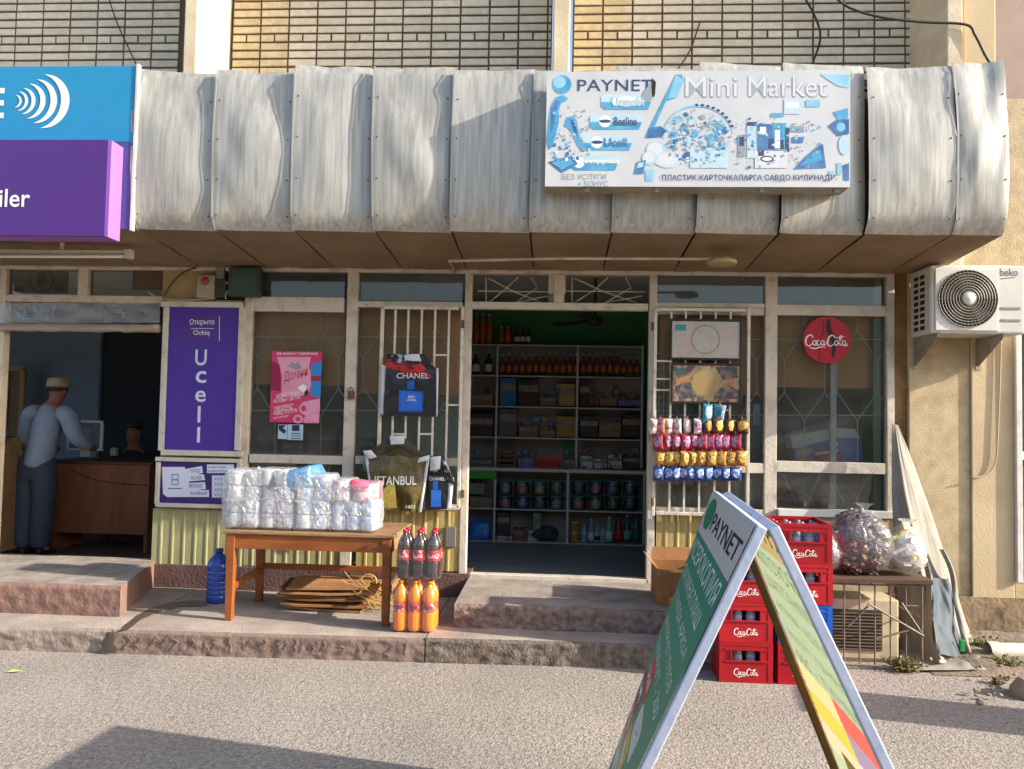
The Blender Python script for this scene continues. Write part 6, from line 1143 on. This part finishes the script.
# bottom shelf goods
Yb = YS0+.08
for k,(px,h,w,kd,lb) in enumerate([(584,17,6.5,(M('milk_plastic','#9aa8a0',.4),teal,teal),'small white bottle with a teal cap, left of the teal bottle'),(591,23,6.5,(teal,wcap,wcap),'tall teal bottle on the bottom shelf'),(597,15,6,(M('milk_plastic','#9aa8a0',.4),dkb,wcap),'short white bottle right of the teal bottle'),(602.5,16,6,(M('milk_plastic','#9aa8a0',.4),teal,dkb),'second short white bottle right of the teal bottle'),(609,25,7.5,(teal,wcap,wcap),'large pale teal bottle beside the red bottle'),(618.5,29,8,(M('red_bottle','#7a1c1c',.25),cola,dkb),'tall red cola bottle on the bottom shelf'),(627,27,7.5,(grb,teal,wcap),'left green bottle at the right end of the bottom shelf'),(636,28,8,(grb,grb,dkb),'right green bottle at the right end of the bottom shelf')]): put_bottle(px,541.8,h,w,Yb,kd,lb,'bottles on the bottom shelf')
def tin(px,y0,y1,w,Y,mat,label):
    b = W(px,y1,Y); r = W(px+w/2,y1,Y).x-b.x; h = W(px,y0,Y).z-b.z; o = thing('tin',label,'tin',(b.x,b.y,b.z+.001),'gold tins'); MB().lathe([(0,0),(r,0),(r,h),(r*.95,h),(0,h-.003)],b,16).build('can',mat,o,smooth=False); MB().lathe([(r*1.02,h-.012),(r*1.02,h-.004)],b,16).build('rim',wcap,o)
gold = M('gold_tin','#9a7a38',.4,'#6d5424',10,.6); tin(574.5,531.5,541.8,9.5,Yb,gold,'lower gold tin at the left of the bottle group'); tin(574.5,521,531.2,9.5,Yb,gold,'upper gold tin at the left of the bottle group')
for x0,y0,x1,y1,m_,lb in ((497,513,509.5,536,cdk,'dark speckled carton at the left of the bottom shelf'),(497,536.5,512,541.8,cwh,'flat white pack under the speckled carton'),(513,529,525,541.8,M('carton_maroon','#6b2f2a',.7,'#8f5a50',14,.7),'maroon pack on the bottom shelf'),(528,531,538,541.8,M('carton_mint','#7a9a98',.6,'#b0c4c0',10,.7),'mint green carton on the bottom shelf'),(533,513,541,530.5,M('carton_floral','#4a6a48',.7,'#8aa070',18,.8),'tall floral carton behind the mint carton'),(467,483,485,494,M('carton_stripe','#a5483a',.6,'#3f8a78',12,.9,sharp=(.48,.52)),'striped red and green packs at the left under the counter'),(470,497,493,508.8,cbn,'brown carton at the left under the counter')): box_item(x0,y0,x1,y1,Yb,.14,m_,lb,group='cartons under the counter')
mb = MB(); c = W(545,541,Yb+.05); superq(mb,(c.x,c.y,c.z+.08),.13,.08,.08,.8,26,14,.3,5,9); single(mb,'dark_bundle',M('black_cloth','#22232a',.8,'#4a4c50',6,.6,bump=.5),'dark cloth bundle in the middle of the bottom shelf','bundle',smooth=True)
mb = MB(); c = W(478.5,541,Yb+.04); superq(mb,(c.x,c.y,c.z+.11),.125,.1,.11,.7,30,16,.22,9,10); single(mb,'blue_bundle',M('blue_plastic','#2465b8',.35,'#3f8ad8',8,.7,bump=.6,bscale=20),'bright blue plastic bundle at the left of the bottom shelf','bundle',smooth=True)
# drinks on top of the shelf unit
od = M('orange_soda_dim','#a5482a',.3,'#c05a30',6,.5)
for i,(px,y0,w) in enumerate(((476,313,6),(482.5,313,6),(489,314,6),(501,327,6),(507.5,327,6))): put_bottle(px,343.8,343.8-y0,w,YS1+.1,(od,olab,wcap),('tall orange soda bottle, %s from left on top of the shelf'%ORD[i]) if i < 3 else ('short orange soda bottle, %s of two on top of the shelf'%('left' if i == 3 else 'right')),'soda on top of the shelf')
for i,px in enumerate((517,522.5,528)): put_bottle(px,343.8,16,5.2,YS1+.1,(dkb,wcap,dkb),f'small dark jar with a pale label, {ORD[i]} from left on top of the shelf','dark jars on the shelf')
o = thing('ceiling_fan','dark ceiling fan hanging in the shop behind the doorway','fan',W(595,324,1.2)); fm_ = M('fan_dark','#2a2a26',.6); c = W(595,321,1.2)
MB().lathe([(0,-.05),(.07,-.04),(.08,0),(.05,.04),(0,.045)],c,18).build('motor',fm_,o,smooth=True); MB().tube([c,(c.x,c.y,2.95)],.012,8).build('rod',fm_,o)
for k in range(3): a = R(15+120*k); d = Vector((math.cos(a),math.sin(a),0)); n2 = Vector((-d.y,d.x,.15)); MB().hexa([c+d*.08-n2*.04,c+d*.55-n2*.07,c+d*.55+n2*.07,c+d*.08+n2*.04],[c+d*.08-n2*.04+Vector((0,0,.006)),c+d*.55-n2*.07+Vector((0,0,.006)),c+d*.55+n2*.07+Vector((0,0,.006)),c+d*.08+n2*.04+Vector((0,0,.006))]).build('blade',fm_,o)

# ---- window displays
brd = M('brown_backing','#d89e5e',.9,'#b87e44',2,.5); dkg = M('dark_green_backing','#6d7a70',.9,'#5a655e',3,.6); cur = M('beige_curtain','#b3aa86',.9,'#9d9470',3,.5)
def panel(x0,y0,x1,y1,Y,mat,label,cat='panel',name='backing_panel',d=.015):
    o = thing(name,label,cat,W((x0+x1)/2,y1,Y)); px_box(MB(),x0,y0,x1,y1,Y,Y+d).build('board',mat,o); px_box(MB(),x0,y1-1,x1,y1-.1,Y-.01,Y-.001).build('batten',M('batten','#6d5a40',.8),o); return o
panel(246,308,345,386,.13,brd,'brown backing panel behind the window with the pink poster'); panel(352,308,466,396,.13,brd,'brown backing panel behind the left security gate'); panel(660,310,766,396,.13,brd,'brown backing panel behind the framed pictures'); panel(772,316,895,389,.13,brd,'brown backing panel behind the red disc sign')
panel(240,386.5,468,508,.62,dkg,'dark lower screen behind the left windows'); panel(655,396,895,515,.62,dkg,'dark lower screen behind the right windows')
panel(655,478,752,512,.10,cur,'beige cloth behind the bars below the snack packets','curtain','curtain')
def shelfboard(x0,x1,y,Y,label): return panel(x0,y,x1,y+2,Y,M('display_shelf','#8a8a82',.6),label,'shelf','display_shelf',.28)
shelfboard(250,460,456,.1,'display shelf behind the left windows'); shelfboard(778,884,465,.1,'display shelf behind the right window')
for x0,y0,x1,y1,m_,lb in ((258,430,278,455,cgr,'grey carton in the lower left corner of the poster window'),(308,428,336,455,cbn,'brown carton right of the poster behind the glass'),(283,442,303,455,cbn,'brown carton behind the small window notices'),(360,438,374,455,cgr,'grey carton behind the narrow pane')): box_item(x0,y0,x1,y1,.16,.12,m_,lb,group='cartons in the left window')
o = thing('display_box','blue and white product box lying slanted in the right window','box',W(830,464,.12)); bxw = M('display_white','#c2c6c6',.5); bxb = M('display_blue','#2a68b4',.5,'#2458a0',5,.5); Y = .12
def quad_box(pts,mat,y0,y1,name='carton'): mb = MB(); mb.prism([(W(x,y,y0).x,W(x,y,y0).z) for x,y in pts],y0,y1); return mb.build(name,mat,o)
quad_box([(793,449),(838,438),(843,463),(796,463)],bxb,Y,Y+.16); quad_box([(838.3,438),(860,439),(864,463),(843.3,463)],bxb,Y+.001,Y+.16); quad_box([(790,436),(837,428),(838,437.6),(793,448.6)],bxw,Y,Y+.16,'lid'); quad_box([(837.3,428),(855,429),(860,438.6),(838.3,437.6)],bxw,Y+.001,Y+.16,'lid')
Y = .117; prt([(796,451),(808,447.5),(813,450),(808,456),(797,457)],Y,M('print_food','#b0a868',.5,'#5f7a3a',30,.8),o); prt([(816,449),(828,446),(829,448.5),(817,451.5)],Y,prd,o); prt([(797,458),(842,452),(843,462.5),(797,462.5)],Y,prd,o); prt([(815,453),(838,449),(838,452),(816,456)],Y,wht,o); prt(ell(835,444,3,2.4),Y,wht,o); text_px('АРОМАТ',817,453,836,456.5,Y-.001,prd,o)
box_item(793,479,805.5,507,.2,.1,M('carton_pale','#8f918c',.6),'small pale carton in the lower right window',group='cartons in the right window'); box_item(778,495,819,508,.16,.12,M('carton_red_dark','#8f3038',.6,'#6d2228',8,.6),'long dark red carton in the lower right window',group='cartons in the right window'); box_item(834,494,872,508,.2,.12,cbn,'brown carton at the right of the lower window',group='cartons in the right window')
o = single(px_box(MB(),753,404,760,425,.02,.024),'paper_slip',M('slip_grey','#8a9096',.6),'pale paper slip on the narrow pane right of the gate','paper')
# ---- transom posters over the left opening
o = thing('banknote_poster','faded greenish poster with an oval portrait frame in the upper left window','poster',W(64,295,.03)); bk = M('poster_banknote','#8f9074',.7,'#7d7f66',6,.5); mb = MB(); mb.prism([(W(x,y,.03).x,W(x,y,.03).z) for x,y in ((12,263.5),(69.5,264),(67.5,294.5),(10.5,294.5))],.03,.034); mb.build('sheet',bk,o); gk = M('poster_green_ink','#5f7350',.7)
prt(ell(41,280,13,13.5,22),.0285,gk,o); prt(ell(41,280,11,11.5,22),.028,bk,o); prt(ell(41,279,5,7.5,16),.0275,gk,o)
for a in ((15,267,27,272),(55,267,65,271),(14,287,24,292),(55,285,64,292)): prt(rect(*a),.0285,gk,o)
o = thing('dark_cover','dark brown cover panel in the upper window beside the cream plaster','panel',W(147,296,.0)); px_box(MB(),133,262,163,289,-.012,.02).build('board',M('cover_brown','#4f4134',.8),o); prt(rect(135,264,161,287),-.0135,M('cover_brown2','#574838',.8),o)

# ================================================================== the shop on the left
Yc = 1.35
o = thing('counter','wooden counter with a dark top in the left shop','counter',(W(108,535,Yc).x,Yc+.25,ZF)); wdc = M('counter_wood','#8a5230',.5,'#6d3d22',3,.7,stretch=(4,4,.6)); a,b = W(52,460,Yc),W(147,535,Yc)
MB().box(a.x,b.x,Yc,Yc+.03,b.z,a.z-.03).build('front_panel',wdc,o,bev=.003); MB().box(a.x-.02,b.x+.03,Yc-.02,Yc+.55,a.z-.0295,a.z).build('top',M('counter_top','#4d3222',.5),o,bev=.004)
for x in (a.x+.02,b.x-.05): MB().box(x,x+.03,Yc+.03,Yc+.5,ZF,a.z-.03).build('side_panel',wdc,o)
mb = MB(); mb.tube([W(70,470,Yc-.006),W(95,480,Yc-.006),W(120,484,Yc-.006),W(147,485,Yc-.006)],.004,5); single(mb,'cable',wire_m,'thin dark cable drooping across the counter front','cable')
zct = a.z
o = thing('monitor','white framed computer monitor standing on the left shop counter','monitor',W(85,449,Yc+.12)); Y = Yc+.12; frame_px(o,67,420.5,102,450.5,2.2,Y,Y+.03,M('monitor_white','#d5d8da',.4)); px_box(MB(),69,422.5,100,448.5,Y+.008,Y+.025).build('screen',M('monitor_back','#6d7680',.5),o); px_box(MB(),77,428,90,440,Y+.004,Y+.0075).build('label_plate',M('monitor_plate','#8b96a2',.5),o); px_box(MB(),80,450.5,90,457,Y+.005,Y+.03).build('stand',M('monitor_white','#d5d8da',.4),o)
box_item(110,448,116,455.5,Yc+.1,.05,M('carton_pale2','#8a8f94',.6),'small grey box on the counter beside the monitor')
o = thing('wooden_cabinet','open wooden shelf cabinet at the left edge of the view','cabinet',W(5,550,.6)); cbw = M('cabinet_wood','#8a6a48',.6,'#6d5034',4,.6); 
for y in (438,475,502,528,552): px_box(MB(),-90,y,-14,y+2.5,.6,1.0).build('shelf',cbw,o)
px_box(MB(),-16,438,-13,555,.595,1.0).build('side',cbw,o); px_box(MB(),-90,438,-16,555,.98,1.0).build('back',cbw,o)
o = thing('laptop','dark laptop standing open on the wooden cabinet','laptop',W(5,437,.7)); MB().hexa([W(-18,437.5,.72),W(9,437.5,.72),W(9,437.5,.72)+Vector((0,.01,0)),W(-18,437.5,.72)+Vector((0,.01,0))],[W(-20,408,.82),W(4,408,.82),W(4,408,.82)+Vector((0,.01,0)),W(-20,408,.82)+Vector((0,.01,0))]).build('screen',blk,o); px_box(MB(),-20,436,6,437.6,.7,.82).build('base',blk,o)
o = thing('door_frame','pale brown wooden frame standing behind the man','frame',W(11,455,2.5)); frame_px(o,2,366,23,455,5,2.5,2.56,M('frame_tan','#8f7a58',.7),'frame'); px_box(MB(),7,371,18,455,2.53,2.55).build('panel',M('frame_panel','#6d5f48',.7),o)
# ---- people
def skin(name,pts,edges,rad,mat,parent,sub=2,root=0):
    me = bpy.data.meshes.new(name); me.from_pydata([tuple(p) for p in pts],edges,[]); o = bpy.data.objects.new(name,me); COL.objects.link(o); o.parent = parent; me.materials.append(mat)
    md = o.modifiers.new('skin','SKIN'); md.use_smooth_shade = True
    for i,r in enumerate(rad): sv = me.skin_vertices[0].data[i]; sv.radius = r if isinstance(r,tuple) else (r,r); sv.use_root = i == root
    s = o.modifiers.new('sub','SUBSURF'); s.levels = s.render_levels = sub; return o
skinm = M('skin_brown','#8a5a42',.6,'#7d4f3a',6,.4); shirt = M('shirt_grey_blue','#8d98a8',.85,'#7b8798',7,.6,bump=.5,bscale=14); trou = M('trousers_dark','#3f4754',.85,'#343b47',6,.6,bump=.5,bscale=12); shoe = M('shoe_black','#1c1b1a',.5); capm = M('cap_tan','#a5927a',.8,'#8d7a62',8,.5); hairm = M('hair_dark','#2b211c',.8)
pc = W(33,558,1.05); PM = thing('person','person in grey blue shirt, dark trousers and tan cap leaning at the counter','person',(pc.x,1.05,ZF))
# local frame: +y away from the camera; standing height 1.70
J = dict(hip=(0,0,.92),waist=(.02,.02,1.06),chest=(.05,.05,1.28),sh=(.07,.06,1.43),neck=(.09,.08,1.5),jaw=(.105,.1,1.56),head=(.11,.1,1.63),crown=(.11,.095,1.70))
pts = [J[k] for k in ('hip','waist','chest','sh','neck','jaw','head','crown')]; ed = [(i,i+1) for i in range(7)]; rad = [(.1,.07),(.09,.065),(.1,.07),(.06,.05),(.05,.05),(.07,.08),(.078,.092),(.05,.06)]
def limb(start,chain,rs):
    s = start
    for p,r in zip(chain,rs): pts.append(p); ed.append((s,len(pts)-1)); rad.append(r); s = len(pts)-1
armL = [(-.16,.05,1.39),(-.23,.06,1.14),(-.2,.26,1.02),(-.14,.33,1.02),(-.1,.37,1.02)]; armR = [(.28,.06,1.39),(.36,.08,1.15),(.37,.28,1.04),(.33,.35,1.04),(.3,.39,1.03)]
legL = [(-.085,0,.86),(-.1,-.01,.48),(-.12,-.02,.09),(-.12,.08,.04)]; legR = [(.085,0,.86),(.07,.02,.48),(.03,.03,.09),(.04,.13,.04)]
for ch in (armL,armR): limb(3,ch,[.04,.036,.033,.036,.026])
for ch in (legL,legR): limb(0,ch,[.06,.045,.04,.04])
skin('body',pts,ed,rad,skinm,PM)
sp_ = [(.0,-.0,.84),(.02,.02,1.06),(.05,.05,1.28),(.07,.065,1.42),(.085,.075,1.475)]; se = [(0,1),(1,2),(2,3),(3,4)]; sr = [(.2,.14),(.2,.14),(.21,.145),(.14,.11),(.075,.072)]
skin('shirt',sp_,se,sr,shirt,PM,root=1)
for ch in (armL[:3],armR[:3]):
    pts,ed,rad = [tuple(Vector(ch[0]).lerp(Vector((.07,.065,1.40)),.55))],[],[.1]; limb(0,[ch[0],tuple(Vector(ch[0]).lerp(Vector(ch[1]),.5)),ch[1],tuple(Vector(ch[1]).lerp(Vector(ch[2]),.55)),tuple(Vector(ch[1]).lerp(Vector(ch[2]),.9))],[.1,.09,.078,.068,.056]); skin('sleeve',pts,ed,rad,shirt,PM)
pts,ed,rad = [(.0,0,1.02),(0,0,.86)],[(0,1)],[(.18,.13),(.18,.14)]
for ch in (legL,legR): limb(1,[(ch[0][0]*1.05,ch[0][1],.78),(ch[1][0],ch[1][1],.48),(ch[2][0],ch[2][1],.16),(ch[2][0],ch[2][1]+.01,.06)],[.13,.108,.096,.092])
skin('trousers',pts,ed,rad,trou,PM)
for ch in (legL,legR): skin('shoe',[(ch[2][0],ch[2][1]-.04,.045),(ch[2][0],ch[2][1]+.06,.045),(ch[3][0],ch[3][1]+.09,.032)],[(0,1),(1,2)],[(.045,.042),(.046,.042),(.038,.03)],shoe,PM)
hx,hy = .11,.1
MB().lathe([(.088,1.60),(.093,1.63),(.094,1.66)],(hx,hy-.004,0),20).build('hair',hairm,None).parent = PM
cp_ = MB(); cp_.lathe([(.102,1.645),(.106,1.65),(.104,1.675),(.098,1.72),(.075,1.735),(0,1.742)],(hx,hy,0),22); o = cp_.build('cap',capm,None,smooth=True); o.parent = PM
br_ = MB(); br_.lathe([(.10,1.648),(.125,1.642),(.125,1.638),(.10,1.643)],(hx+.01,hy+.01,0),22); o = br_.build('cap_brim',capm,None,smooth=True); o.parent = PM
for s in (-1,1): e = MB(); superq(e,(hx+s*.083,hy-.005,1.60),.012,.022,.032,.9,10,8); o = e.build('ear',skinm,None,smooth=True); o.parent = PM
PM.rotation_euler = (0,0,R(-12))
q2 = W(134,455,Yc+.75); P2 = thing('person','person in dark clothes sitting behind the counter, only head and shoulders showing','person',(q2.x,Yc+.75,ZF)); dz = WZ(134,432,Yc+.75)-ZF-1.22
pts,ed,rad = [(0,0,.5+dz),(0,0,.75+dz),(0,0,.98+dz),(0,-.01,1.08+dz),(0,-.02,1.14+dz),(0,-.03,1.22+dz),(0,-.02,1.3+dz)],[(i,i+1) for i in range(6)],[(.1,.08),(.1,.07),(.07,.055),(.05,.05),(.07,.08),(.078,.09),(.055,.065)]
limb(2,[(-.17,0,.96+dz),(-.24,-.05,.74+dz),(-.18,-.28,.68+dz),(-.12,-.34,.68+dz)],[.04,.036,.033,.025]); limb(2,[(.17,0,.96+dz),(.24,-.05,.74+dz),(.18,-.28,.68+dz),(.12,-.34,.68+dz)],[.04,.036,.033,.025]); limb(0,[(-.1,-.2,.45),(-.1,-.25,.1),(-.1,-.33,.05)],[.085,.05,.04]); limb(0,[(.1,-.2,.45),(.1,-.25,.1),(.1,-.33,.05)],[.085,.05,.04]); skin('body',pts,ed,rad,skinm,P2)
pts,ed,rad = [(0,0,.45+dz),(0,0,.75+dz),(0,0,.97+dz),(0,-.005,1.05+dz)],[(0,1),(1,2),(2,3)],[(.2,.14),(.2,.14),(.17,.12),(.075,.07)]
jk = M('jacket_black','#1d1e22',.8); skin('jacket',pts,ed,rad,jk,P2,root=1)
for s_x in (-1,1): skin('sleeve',[(s_x*.1,0,.97+dz),(s_x*.18,0,.94+dz),(s_x*.245,-.05,.74+dz),(s_x*.19,-.26,.685+dz)],[(0,1),(1,2),(2,3)],[.09,.09,.075,.055],jk,P2)
h_ = MB(); superq(h_,(0,0,1.29+dz),.088,.098,.065,.9,18,10); o = h_.build('hair',M('hair_black','#15120f',.6),None,smooth=True); o.parent = P2
n3 = MB(); n3.hexa([(-.014,-.115,1.195+dz),(.014,-.115,1.195+dz),(.012,-.09,1.195+dz),(-.012,-.09,1.195+dz)],[(-.006,-.1,1.235+dz),(.006,-.1,1.235+dz),(.006,-.09,1.235+dz),(-.006,-.09,1.235+dz)]); o = n3.build('nose',skinm,None,bev=.004); o.parent = P2
for s in (-1,1): e = MB(); superq(e,(s*.03,-.104,1.238+dz),.012,.008,.007,.9,10,6); o = e.build('eye',shoe,None,smooth=True); o.parent = P2
